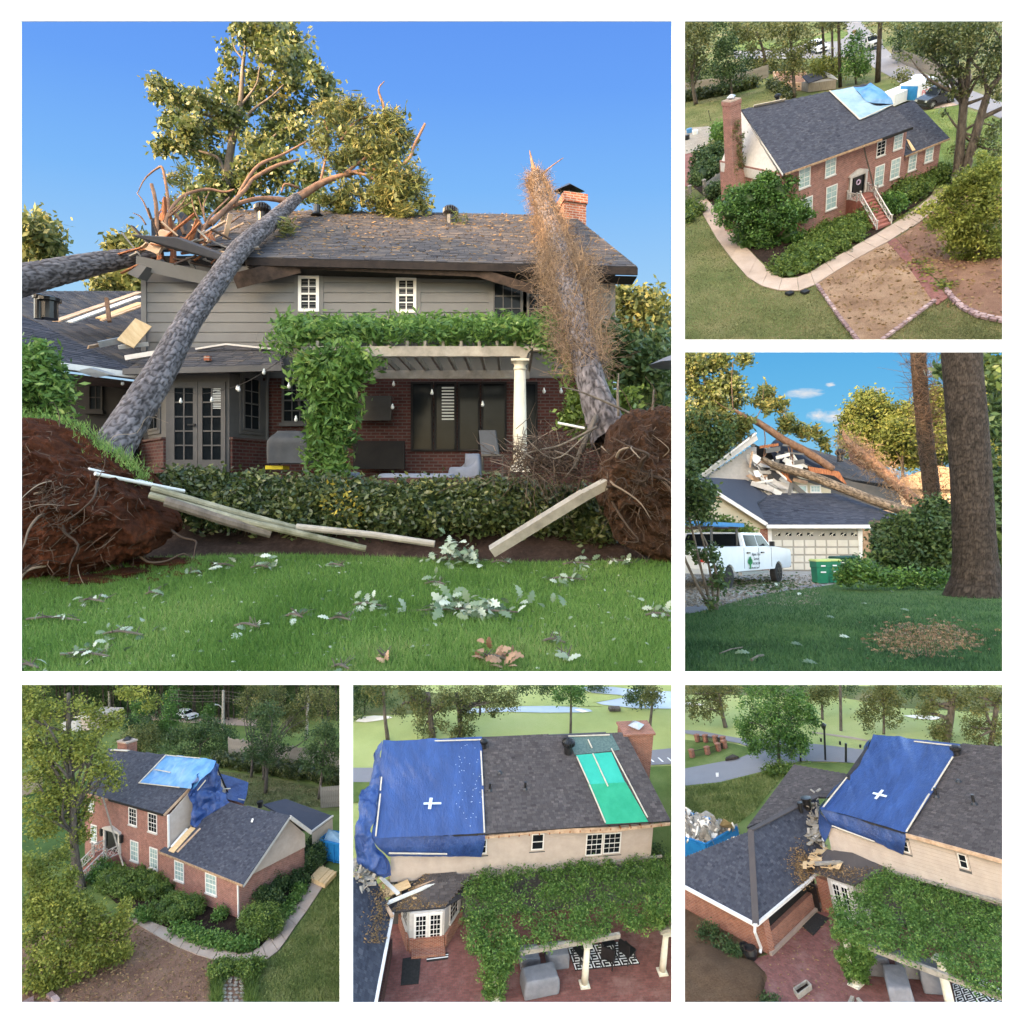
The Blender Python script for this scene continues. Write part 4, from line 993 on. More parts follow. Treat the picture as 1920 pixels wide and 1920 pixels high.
bp=[[(556,372,18.2,24),(600,345,18.6,18),(640,330,18.8,14),(700,318,19,10),(760,330,19,6)],
[(545,378,18,20),(500,372,17.6,13),(470,375,17.3,12),(440,385,17,12),(415,400,16.5,14),(385,425,16,16),(350,440,15.6,20)],
[(395,420,16,16),(430,385,16.6,12),(460,355,17,11),(475,335,17.2,10),(520,310,17.5,9),(560,300,17.8,7)],
[(440,385,16.8,11),(455,350,17,9),(485,310,17.4,9),(530,290,17.8,7),(575,265,18,4)],
[(318,440,15,12),(312,410,15,10),(340,370,15.4,9),(385,355,15.8,8),(420,360,16,7),(440,355,16,4)],
[(295,440,14.9,13),(292,380,14.9,11),(284,345,14.9,10)],
[(318,400,15.2,9),(312,350,15.2,8),(305,316,15.2,7),(296,315,15.2,6),(272,335,15.1,4),(258,362,15,2)],
[(345,440,15.2,10),(335,410,15.2,9),(322,395,15.3,8)],[(372,450,15.4,9),(385,425,15.6,8),(395,405,15.8,6),(430,370,16.2,4)],
[(640,330,18.8,10),(680,300,19,8),(720,275,19.2,6),(740,265,19.2,3)],[(655,322,18.8,9),(690,330,18.8,8),(715,350,18.8,6),(735,375,18.8,3)],
[(600,345,18.6,8),(612,290,18.8,7),(616,255,19,5),(608,225,19,3)],[(560,352,18.2,8),(535,345,18,6),(528,360,18,4)],
[(640,262,19,8),(665,230,19.3,7),(700,215,19.5,5)],[(700,318,19,8),(760,305,19,9),(778,270,19.2,9),(797,232,19.3,7)],[(725,230,19.4,7),(718,195,19.5,8),(710,168,19.5,5),(721,152,19.5,2)]]
for i in range(26):
 u,v,q=random.uniform(272,430),random.uniform(410,470),15+random.random();du,dv=random.uniform(-40,60),random.uniform(-70,-10);bp.append([(u,v,q,5),(u+du*.5+random.uniform(-12,12),v+dv*.5,q,4),(u+du,v+dv+random.uniform(-5,15),q,2)])
limbs(PM,p1,bp,M_barko)
nb=[(D(u,v,dd),(r/1200*19,)*2+(r/1200*17,))for u,v,r,dd in((640,300,30,19),(665,260,30,19.3),(700,235,32,19.4),(735,235,30,19.4),(690,285,34,19.2),(730,285,38,19.3),(755,255,26,19.4),(715,330,34,19),(750,335,36,19),(765,370,34,19),(735,375,34,19),(700,370,30,19),(660,355,24,19),(640,375,22,19),(600,255,26,18.8),(610,215,22,19),(655,205,26,19.3),(785,345,20,19),(790,390,18,19),(760,398,22,19),(350,320,14,15.8),(330,335,12,15.6),(275,360,10,15),(640,390,20,19),(615,380,16,19))]
foliage(p1,'needles',nb,12000,.3,M_pine,.15,12,.2,.03,.1,hang=.25)
foliage(p1,'leaves',nb[:20],1800,.16,M_oakg,.25,10,.4,.1,.1)
foliage(p1,'needles',[(D(755,400,18.6),(.35,.3,.1)),(D(530,425,16),(.2,.2,.08)),(D(860,412,18),(.12,.2,.06))],500,.25,M_pine,.12,6,.3,.03,.5)
p2=thing(PM,'fallen_pine','thick grey pine trunk coming in from the left edge into the torn roof','fallen tree',D(38,530,12.6),'storm felled pines')
part(p2,'trunk',barkmesh([D(0,538,12.4),D(38,526,12.8),D(120,507,13.6),D(190,492,14.4),D(250,483,15),D(300,478,15.4)],[.32,.31,.27,.23,.19,.17],seed=8,cs=.085),M_bark,smooth=True)
limbs(PM,p2,[[(300,470,15.2,16),(298,430,15.2,15),(292,395,15.2,9)],[(320,470,15.2,20),(327,435,15.3,18),(318,405,15.3,6)]],M_barko,'stub')
for u,v,h,w in((305,405,75,9),(300,420,45,12),(315,425,50,8),(280,475,40,10),(298,478,34,12),(322,470,45,9)):
 part(p2,'splinter',B().prism([D(u-w/2,v+h/2,15.1),D(u+w/2,v+h/2,15.1),D(u+w*.2,v-h/2,15.2),D(u-w*.1,v-h*.4,15.2)],(.03,.08,0)),M_split)
p3=thing(PM,'fallen_pine','snapped vine wrapped pine leaning from the right root plate past the chimney','fallen tree',D(1130,790,9.4),'storm felled pines')
part(p3,'trunk',barkmesh([D(1150,830,9.0),D(1112,730,9.6),D(1090,640,10.6),D(1066,540,12.2),D(1048,470,14.2),D(1028,410,15.8),D(1014,365,17),D(1004,325,18)],[.3,.215,.21,.22,.21,.2,.18,.12],seed=12),M_bark,smooth=True)
limbs(PM,p3,[[(1004,330,18,22),(998,305,18.2,9),(993,282,18.3,2)],[(1008,335,18,8),(1030,315,18,4),(1056,296,18,2)],[(1010,330,18,14),(1008,312,18,5)]],M_barko,'broken_top')
axis=spline([D(1100,690,9.9),D(1083,610,11),D(1066,540,12.2),D(1052,480,13.8),D(1030,415,15.6),D(1014,365,17),D(1004,330,18)],m=20)
def twigs(lo,hi,n,spread,rmin,rmax,seedlen):
 b=B()
 for i in range(n):
  t=lo+(hi-lo)*random.random();p=axis[int(t*(len(axis)-1))]
  a=random.uniform(0,6.28);w=spread(t)*(.35+.65*random.random());q=p+np.array([math.cos(a)*w,math.sin(a)*w*.7,random.uniform(-.2,.2)])
  d=RNG.normal(size=3);d=unit(d)*random.uniform(.12,seedlen)
  b.tube([q,q+d*.5+RNG.normal(size=3)*.05,q+d+RNG.normal(size=3)*.06],[random.uniform(rmin,rmax),rmin,rmin*.5],3,cap=False,tone=random.random())
 return b
part(p3,'dry_vine',twigs(.35,1.0,5600,lambda t:.46-.2*max(0,(t-.55))/.45 if t>.55 else .5,.003,.009,.4),M_twig,kind='stuff')
part(p3,'dry_vine',twigs(.0,.5,3200,lambda t:.42+.7*t,.003,.008,.6),M_twig,kind='stuff')
rootplate(p3,[(1290,760),(1225,765),(1180,775),(1150,800),(1125,850),(1118,900),(1130,950),(1140,990),(1155,1018),(1200,1040),(1290,1062),(1330,900)],8.6,.6,M_soilb,15,nr=50)
limbs(PM,p3,[[(1075,880,8.6,14),(1095,830,8.7,16),(1118,780,8.9,14)],[(1210,790,8.5,9),(1150,760,8.4,8),(1090,735,8.4,5),(1050,725,8.4,2)],[(1160,700,8.6,3),(1158,740,8.6,7),(1160,780,8.6,8)],[(1226,730,8.5,4),(1222,790,8.5,8)],[(1120,800,8.5,8),(1050,835,8.5,6),(990,850,8.5,5),(955,885,8.5,2)],[(1100,815,8.4,5),(1040,860,8.4,4),(985,820,8.4,3),(982,800,8.4,2)],[(1000,860,8.4,5),(970,840,8.4,3),(945,822,8.4,1)],[(1040,845,8.5,4),(1080,862,8.4,4),(1060,895,8.4,2)]],M_barkg,'exposed_root')
rb=B()
for i in range(700):
 u,v=random.gauss(1030,48),random.gauss(865,22);p=D(u,v,8.5+random.random()*.7);d=RNG.normal(size=3)*.22
 rb.tube([p,p+d*.5+RNG.normal(size=3)*.04,p+d],[.006,.005,.002],3,cap=False,tone=random.random()*.8)
part(p3,'fine_root',rb,M_root,kind='stuff')
# ---- trees behind
ob=[(u,v,r)for u,v,r in((470,70,34),(500,60,40),(545,75,36),(450,60,24),(520,110,36),(570,115,34),(545,150,34),(595,140,24),(430,110,24),(425,150,26),(480,150,24),(500,185,36),(455,190,34),(420,205,36),(295,165,26),(315,185,26),(345,195,28),(370,185,22),(325,215,20),(310,230,14),(355,240,34),(390,240,34),(440,240,30),(310,275,26),(345,265,26),(375,285,36),(410,300,30),(540,210,34),(580,200,30),(615,190,30),(630,220,26),(520,250,34),(490,280,36),(560,245,30),(520,310,34),(480,325,34),(450,345,32),(400,345,34),(370,375,34),(340,390,28),(430,385,30),(480,365,30),(540,350,30),(580,330,30),(590,370,26),(620,160,16),(650,250,20),(350,410,20))]
oblobs=[(D(u,v,26+random.uniform(-1.6,1.6)),(r/1200*24,r/1200*30,r/1200*20))for u,v,r in ob]
oak=thing(PM,'oak_tree','tall leafy oak standing behind the house, lit by low sun','tree',D(425,560,26))
foliage(oak,'crown',oblobs,21000,.22,M_oak,.2,13,.2,.12,.1)
limbs(PM,oak,[[(425,600,26,34),(424,420,26,30),(427,330,26,24),(436,260,26,20),(450,200,26,15),(455,130,26,10),(462,75,26,5),(468,50,26,2)]],M_barkg,'trunk',9)
limbs(PM,oak,[[(427,330,26,16),(445,300,26,12),(480,290,26,10),(520,250,26,7),(560,230,26,4)],[(436,260,26,12),(470,210,26,8),(510,180,26,6),(550,140,26,3)],[(440,240,26,10),(400,220,26,7),(340,200,26,5),(300,170,26,3)],[(424,345,26,13),(412,300,26,9),(380,285,26,6),(320,270,26,3)],[(450,200,26,9),(480,160,26,6),(490,120,26,5),(520,80,26,3)],[(455,110,26,6),(440,90,26,4),(435,60,26,2)],[(430,345,26,14),(470,350,26,9),(520,330,26,6),(580,320,26,4)],[(424,390,26,12),(395,350,26,7),(365,370,26,4)]],M_barkg,'limb')
def fartree(pl,label,base,trunk,blobs,dd,n,L,leaf,bark=M_barkg,group=None,clump=.35,name='broadleaf_tree',nl=99,up=.1,hang=0,W=None):
 bb=[(pl.d(u,v,dd+random.uniform(-.06,.06)*dd),np.array((1,1.1,.85))*r/F*pl.k*dd)for u,v,r in blobs]
 P=[pl.d(u,v,dd)for u,v,w in trunk];R=[w/2/F*pl.k*dd for u,v,w in trunk]
 return tree(pl,name,label,'tree',P[0],P,R,bb,n,L,leaf,bark,group,clump,12,nlimb=nl,up=up,hang=hang,W=W)
fartree(PM,'sunlit open crowned tree beyond the wing roof at the left edge',None,[(60,560,8),(62,500,6),(70,440,3)],[(55,430,22),(85,430,20),(105,450,15),(45,460,20),(80,460,20),(60,490,22),(100,475,12),(40,500,16),(75,420,14)],30,2600,.34,M_oakg)
fartree(PM,'small sunlit tree behind the wing, just left of the torn roof corner',None,[(235,600,8),(240,520,5)],[(215,462,14),(250,462,16),(262,455,12),(225,525,24),(255,520,22),(200,530,18),(190,540,14),(245,545,20)],30,2600,.34,M_oakg)
fartree(PM,'golden lit tree right of the house beyond the garden',None,[(1200,780,16),(1198,680,12),(1190,600,6)],[(1170,560,16),(1195,565,14),(1165,590,18),(1225,560,16),(1240,580,16),(1200,600,22),(1235,605,20),(1172,625,20),(1210,640,26),(1245,650,24),(1170,660,22),(1200,690,26),(1250,700,22),(1225,735,24)],27,5500,.3,M_oakg)
t=thing(PM,'shrub','loose green shrubbery behind the right root plate beside the leaning pine','shrub',D(1180,800,13))
foliage(t,'foliage',[(D(u,v,13.5+random.random()),(r/90,r/90,r/100))for u,v,r in((1165,660,28),(1195,665,28),(1235,650,30),(1170,700,24),(1215,710,30),(1250,690,24),(1180,745,26),(1240,750,26),(1150,640,20))],3600,.17,M_dark,.18,12,.4)
t=thing(PM,'shrub','pale leaved evergreen shrub between the cream column and right root plate','shrub',D(1100,800,9.9))
foliage(t,'foliage',[(D(u,v,10),(r/120,r/120,r/130))for u,v,r in((1090,755,24),(1115,765,28),(1080,785,22),(1135,745,22),(1150,765,22),(1105,795,24),(1065,790,14),(1180,750,18))],2600,.11,M_box,.1,12,.4)
t=thing(PM,'shrub','bushy green vine covered shrub at the left edge before the wing','shrub',D(70,800,10.5))
foliage(t,'foliage',[(D(u,v,10.6+random.uniform(-.3,.5)),(r/110,r/110,r/115))for u,v,r in((45,670,30),(75,680,28),(60,700,34),(95,710,28),(40,720,36),(80,735,36),(110,740,24),(45,765,36),(90,770,34),(120,765,18))],4600,.14,M_vine,.12,14,.4,.05)
part(t,'inner_foliage',blobmesh([(D(60,730,10.9),(.45,.35,.5)),(D(90,750,10.9),(.3,.3,.4))]),M_dark,smooth=True)
# ---- hedge
hb=[(330,908,26),(360,912,30),(335,930,22),(395,915,34),(430,920,36),(465,920,36),(500,918,36),(535,922,36),(570,925,36),(600,928,36),(640,925,40),(680,928,38),(720,930,40),(760,930,40),(800,928,40),(840,925,40),(880,925,42),(920,925,42),(960,925,44),(1000,930,40),(1035,935,36),(1070,940,34),(1105,945,32),(1135,945,24)]
grp=[hb[0:4],hb[4:8],hb[8:12],hb[12:16],hb[16:20],hb[20:24]]
lab=['leftmost clipped evergreen shrub of the hedge, before the french doors','evergreen hedge shrub before the dark covered grill','evergreen hedge shrub with yellow leaves below the vine covered post','evergreen hedge shrub before the covered table','evergreen hedge shrub before the cream column','rightmost hedge shrub beside the right root plate']
for g,l in zip(grp,lab):
 bb=[]
 for u,v,r in g:
  for dv,q in((0,10.0),(22,9.8),(44,9.7)):
   if u<380 and dv>30:continue
   bb.append((D(u,v+dv,q+random.uniform(-.1,.1)),(.3,.32,.22)))
 t=thing(PM,'hedge_shrub',l,'hedge',(bb[0][0][0],9.8,.5),'clipped shrubs of the patio hedge')
 foliage(t,'foliage',bb,8500,.095,M_hedge,.08,30,.65,.045,.3)
 if l.startswith('evergreen hedge shrub with yellow'):foliage(t,'yellow_leaves',[(D(640,930,9.55),(.2,.1,.3)),(D(655,960,9.5),(.15,.1,.3))],70,.1,toned('yellowed_leaf',[(0,(.2,.15,.02)),(1,(.5,.4,.06))],trans=.3),.1,8,.3)
 part(t,'inner_foliage',blobmesh([(c,np.array(r)*.7)for c,r in bb],res=2),M_hedge)
 # ---- poles and pipes
def pole(label,pts,w,mat,dd,name='pole',n=9):
 P=[D(u,v,q)for(u,v),q in zip(pts,dd)]
 return single(PM,name,label,name.replace('_',' '),B().tube(P,[w/2/F*q for q in dd],n,jit=.06),mat,base=P[0])
pole('upper of the two white plastic pipes sticking out of the left root plate',[(166,880),(285,908)],7,M_pvc,(7.6,8.3),'pipe')
pole('lower white plastic pipe sticking out of the left root plate',[(178,888),(345,921)],7,M_pvc,(7.5,8.6),'pipe')
pole('long mossy pole uppermost on the soil before the hedge',[(284,915),(420,955),(558,992)],13,M_log,(8.1,8.4,8.7))
pole('long mossy pole running lowest to the lawn edge',[(280,928),(470,980),(686,1029)],13,M_log,(7.9,8.2,8.5))
pole('short rotten log with cut end under the poles',[(310,940),(420,975),(508,1000)],20,M_barkg,(7.9,8.1,8.3),'log')
pole('straight pale pole continuing towards the middle of the lawn edge',[(556,988),(700,1003),(815,1020)],13,M_bone,(8.5,8.6,8.6))
pst=thing(PM,'fence_post','grey squared post slanting from the lawn edge up to the right root plate','post',D(920,1035,8.3))
part(pst,'post',B().bar(D(922,1034,8.3),D(1095,928,8.2),.13,.12,(0,1,.5)),M_bone);part(pst,'post',B().bar(D(1093,930,8.2),D(1150,899,8.2),.12,.11,(0,1,.5)),M_bone)
pole('thin white pipe poking from the roots of the right root plate',[(1046,793),(1096,803)],5,M_pvc,(8.6,8.6),'pipe')
# ---- leaves and twigs lying on the lawn
def oakleaf(b,p,d,n,L,tone):
 d=unit(d);n=unit(n-d*(n@d));w=np.cross(n,d)
 prof=[(0,.02),(.12,.1),(.2,.34),(.3,.16),(.42,.42),(.54,.2),(.68,.36),(.78,.16),(.9,.18),(1,0)]
 pts=[p+d*L*a+w*L*q*.75+n*L*.12*math.sin(a*3)for a,q in prof]+[p+d*L*a-w*L*q*.75+n*L*.12*math.sin(a*3)for a,q in prof[::-1][1:]]
 m=len(pts);k=len(prof)
 V=pts;Fc=[(i,i+1,m-2-i if m-2-i>k-1 else k-1,m-1-i)for i in range(k-2)]+[(k-2,k-1,k)]
 b.add(V,Fc,tone)
def twig(label,u,v,w,h,n,L=.105,mat=M_fell,stick=True,name='fallen_twig',group='oak twigs strewn on the lawn',cat='twig'):
 c=ground_at(u,v+h*.35);t=thing(PM,name,label,cat,c,group);dd=c[1];s=dd/F
 b=B();a0=random.uniform(-.3,.3)
 for i in range(n):
  p=c+np.array([random.gauss(0,w*s*.26),random.gauss(0,.1),abs(random.gauss(.02,h*s*.3))]);dr=np.array([random.gauss(0,1),random.gauss(0,1),random.gauss(.15,.5)])
  b=B();oakleaf(b,p,dr,np.array([random.gauss(0,.6),random.gauss(-.5,.5),1]),L*random.uniform(.7,1.3),np.clip(random.gauss(.55,.25),0,1));part(t,'leaf',b,mat)
 if stick:
  k=B();k.tube(spline([c+(-w*s*.5,.03,.03),c+(-w*s*.1,0,.06),c+(w*s*.4,-.02,.03)],m=4),[.012]*8+[.008],5)
  for i in range(4):p=c+np.array([random.uniform(-.35,.35)*w*s,0,.05]);k.tube([p,p+np.array([random.uniform(-.1,.1),random.uniform(-.1,.1),.06])],[.006,.003],4)
  part(t,'stem',k,M_barkg)
def ground_at(u,v):
 d=6.0
 for _ in range(30):
  p=D(u,v,d);zz=lz(p[0],p[1]);d=d*(1.6-zz)/max(1.6-p[2],1e-3)*.5+d*.5;d=min(max(d,5.0),8.5)
 p=D(u,v,d);return np.array([p[0],p[1],lz(p[0],p[1])])
for a in(('largest pale green oak bough standing at the lawn edge before the hedge',860,1025,100,62,70,.15),('wide oak bough with lichen bark lying in the middle of the lawn',880,1135,230,50,90,.15),('dark oak sprig left of the wide bough on the lawn',692,1132,66,26,20),('oak sprig standing just behind the wide bough',818,1088,44,34,12),('pale oak sprig pair towards the right root plate',1065,1083,80,24,20),('oak sprig at the right edge of the lawn',1236,1150,50,28,16),('dark leaved twig low in the left lawn corner',165,1222,110,40,16),('oak twig above the dark leaved twig at left',235,1185,90,30,12),('pale single leaf cluster left of centre',553,1155,40,20,8),('oak sprig by the poles at the lawn edge',492,1055,46,40,18),('pale leaves under the poles at left',420,1058,50,22,12),('small oak twig in the left half of the lawn',465,1170,56,30,10),('grey stick with few leaves at the far left of the lawn',105,1160,120,22,5),('pale leaf pair beneath the wide bough at right',1058,1232,30,16,6),('oak leaves beside the right root plate hollow',1085,1052,60,30,14),('pale leaves at the lawn edge right of the poles',630,1060,40,16,8),('small sprig left of the small oak twig',290,1112,40,22,8),('bent twig with leaves near the left edge',175,1125,60,24,9),('pale twig by the post foot',940,1043,40,20,10),('two pale leaves near the left root plate',365,1075,24,14,5),('pale torn leaves at the bottom edge left',55,1252,50,16,6),('pale torn leaves at the bottom edge centre',640,1255,40,14,5),('oak sprig in a tuft at far right under the post',1165,1050,50,24,12),('thin twig with curled leaves right of centre',1040,1205,50,14,4),('pale leaves left of the wide bough stem',640,1160,50,24,6)):
 twig(*a)
twig('curled brown dead branch with dry leaves low in the middle of the lawn',930,1230,64,36,26,.12,M_brown)
twig('little brown dead leaf clump left of the brown branch',722,1236,20,12,6,.09,M_brown)
twig('brown clods and dry leaves before the left root plate',150,1078,50,14,8,.09,M_brown)
b=B()
for i in range(420):
 y=5.1+3.5*random.random();x=(random.random()*1.03-.78)*y;oakleaf(b,np.array([x,y,lz(x,y)+.02]),RNG.normal(size=3)*(1,1,.3),np.array([random.gauss(0,.5),random.gauss(-.3,.5),1]),random.uniform(.025,.065),random.random())
o=struct(PM,'scattered_leaves',b,M_fell,kind='stuff');o.ob['_soft']=1
def clod(pl,n,u,v,su,sv,mat,rmin,rmax):
 b=B()
 for i in range(n):
  p=ground_at(random.gauss(u,su),random.gauss(v,sv));r=random.uniform(rmin,rmax);S=blobmesh([(p,(r,r,r*.7))],res=1,amp=.5);b.add(S.V[0],S.F)
 return b
o=struct(PM,'soil_clods',clod(PM,260,260,1060,60,14,M_soil,.012,.05),M_soil,kind='stuff')
o=struct(PM,'soil_spill',blobmesh([(ground_at(u,v),(.34,.3,.05))for u,v in((285,1045),(325,1050),(240,1072),(180,1085))],res=4,amp=.6),M_soil,kind='stuff')
def lin(*c):return tuple((x/255/12.92)if x<10.3 else((x/255+.055)/1.055)**2.4 for x in c)
skydome(PM,70,skymat('clear_sky',[(0,lin(195,222,242)),(.35,lin(165,212,248)),(.6,lin(126,186,250)),(.8,lin(106,164,248)),(1,lin(96,150,242))],0,1.6,52))
# ================================================================ helpers for the smaller scenes
def poly3(P,pts,z):return[P.z(u,v,z)for u,v in pts]
def flat(P,name,pts,z,mat,th=.0,kind='structure',label=None):
 b=B();q=poly3(P,pts,z)
 if th:b.prism(q,(0,0,-th))
 else:b.add(q,[tuple(range(len(q)))])
 return struct(P,name,b,mat,kind=kind,label=label)
def strip(P,name,left,right,z,mat,th=.06,gap=.03,piece='slab'):
 """a walk of separate slabs between two edges"""
 t=thing(P,name,None,None,(0,0,0),kind='structure')
 for i in range(len(left)-1):
  a,b_,c,d=P.z(*left[i],z),P.z(*right[i],z),P.z(*right[i+1],z),P.z(*left[i+1],z)
  m=(a+b_+c+d)/4;L=max(np.linalg.norm(a-d),.1);s=1-gap/L
  e0=(a+d)/2;e1=(b_+c)/2
  q=[a+(d-a)*gap/L/2,b_+(c-b_)*gap/L/2,c+(b_-c)*gap/L/2,d+(a-d)*gap/L/2]
  part(t,piece,B().prism(q,(0,0,-th)),mat)
 return t
def pwin(P,par,y,tl,br,cols,rows,gm,fm=M_trimw,cm=None,blind=None,fw=.07,dp=.05):
 a,b=P.y(*tl,y),P.y(*br,y)
 return window(par,(min(a[0],b[0]),y,b[2]),(1,0,0),(0,-1,0),abs(b[0]-a[0]),a[2]-b[2],cols,rows,fm,gm,fw=fw,cm=cm or fm,dp=dp,blind=blind)
def gtree(P,label,b,trunk,blobs,n,lpx,leaf,bark=M_barkg,group=None,clump=1.0,name='broadleaf_tree',jit=.8,z=0,nl=10,up=.1,W=None,hang=0,fork=.45,m=11):
 base=P.z(*b,z);s=P.px(base)
 P3=[base]+[P.top(base,u,v)for u,v,w in trunk[1:]];R=[max(w/2*s,.01)for u,v,w in trunk]
 f=unit([base[0]-P.C[0],base[1]-P.C[1],0])
 bb=[(P.top(base,u,v)+f*random.uniform(-jit,jit)*r*s,np.array((1,1,.85))*r*s)for u,v,r in blobs]
 L=lpx*s
 return tree(P,name,label,'tree',base,P3,R,bb,n,L,leaf,bark,group,L*1.5*clump,m,nlimb=nl,up=up,W=W or L*.55,hang=hang,fork=fork)
def gshrub(P,name,label,blobs,n,lpx,leaf,cat='shrub',group=None,flat_=.8,lift=.75,core=True,amp=.2,shell=.8,z=0,clump=1.0,vert=None):
 bb=[]
 for u,v,r in blobs:
  p=P.z(u,v,z);rm=r*P.px(p);p=P.top(P.z(*vert,z),u,v)+RNG.normal(size=3)*rm*.25 if vert else P.z(u,v,z+rm*lift*flat_);bb.append((p,np.array((1,1,flat_))*rm))
 L=1.45*lpx*P.px(bb[0][0]);c=sum(b[0]for b in bb)/len(bb);c[2]=z
 t=thing(P,name,label,cat,c,group)
 foliage(t,'foliage',bb,int(n*1.5),L,leaf,L*1.1*clump,40,shell,L*.6,.2)
 if core:part(t,'inner_foliage',blobmesh([(c_,np.asarray(r)*.62)for c_,r in bb],res=3,amp=amp),leaf)
 return t
def hedgebox(P,label,pts,h,w,n,lpx,leaf,name='hedge'):
 """long clipped hedge along a line of picture points"""
 G=[P.z(u,v,0)for u,v in pts];bb=[]
 for a,b in zip(G,G[1:]):
  L=np.linalg.norm(b-a);k=max(int(L/(w*.6)),1)
  for i in range(k+1):bb.append((a+(b-a)*i/k+(0,0,h*.5),(w*.55,w*.55,h*.55)))
 L=lpx*P.px(G[0]);t=thing(P,name,label,'hedge',G[0])
 foliage(t,'foliage',bb,n*2,L*1.4,leaf,L,30,.75,L*.7,.2)
 part(t,'inner_foliage',blobmesh([(c,np.array(r)*.72)for c,r in bb],res=2,amp=.15),leaf)
 return t
def stones(P,par,pts,z,w,h,d,mat,name='edging_stone',gap=.1,seed=0):
 """row of stone blocks along a line of picture points, one object each, sharing one mesh"""
 G=[P.z(u,v,z)for u,v in pts];Q=[G[0]]
 for a,b in zip(G,G[1:]):
  L=np.linalg.norm(b-a);Q+=[a+(b-a)*t for t in np.linspace(0,1,max(int(L/.1),2))[1:]]
 Q=np.array(Q);L=np.concatenate([[0],np.cumsum(np.linalg.norm(np.diff(Q,axis=0),axis=1))])
 mes=[]
 for k in range(5):
  b=B().box((-w/2,-d/2,0),(w/2,d/2,h));V=b.V[0]+RNG.normal(size=(8,3))*np.array([.04,.06,.05])*h
  mes.append(rawmesh(name,V,b.F,np.full(8,RNG.random())))
 s=0
 while s<L[-1]:
  p=np.array([np.interp(s,L,Q[:,i])for i in range(3)]);p2=np.array([np.interp(s+.1,L,Q[:,i])for i in range(3)]);p1=np.array([np.interp(s-.1,L,Q[:,i])for i in range(3)])
  t=link(name,random.choice(mes),mat,par,par.pl);t.ob.location=p-par.base;t.ob.rotation_euler=(0,0,math.atan2(*(p2-p1)[:2][::-1])+random.gauss(0,.06))
  s+=w+gap*random.uniform(.5,1.4)
def loft(b,polys,tone=None):
 n=len(polys[0]);V=np.vstack(polys);m=len(polys)
 Fc=[tuple(range(n)),tuple(range((m-1)*n,m*n))[::-1]]+[(k*n+(i+1)%n,k*n+i,(k+1)*n+i,(k+1)*n+(i+1)%n)for k in range(m-1)for i in range(n)]
 return b.add(V,Fc,tone)
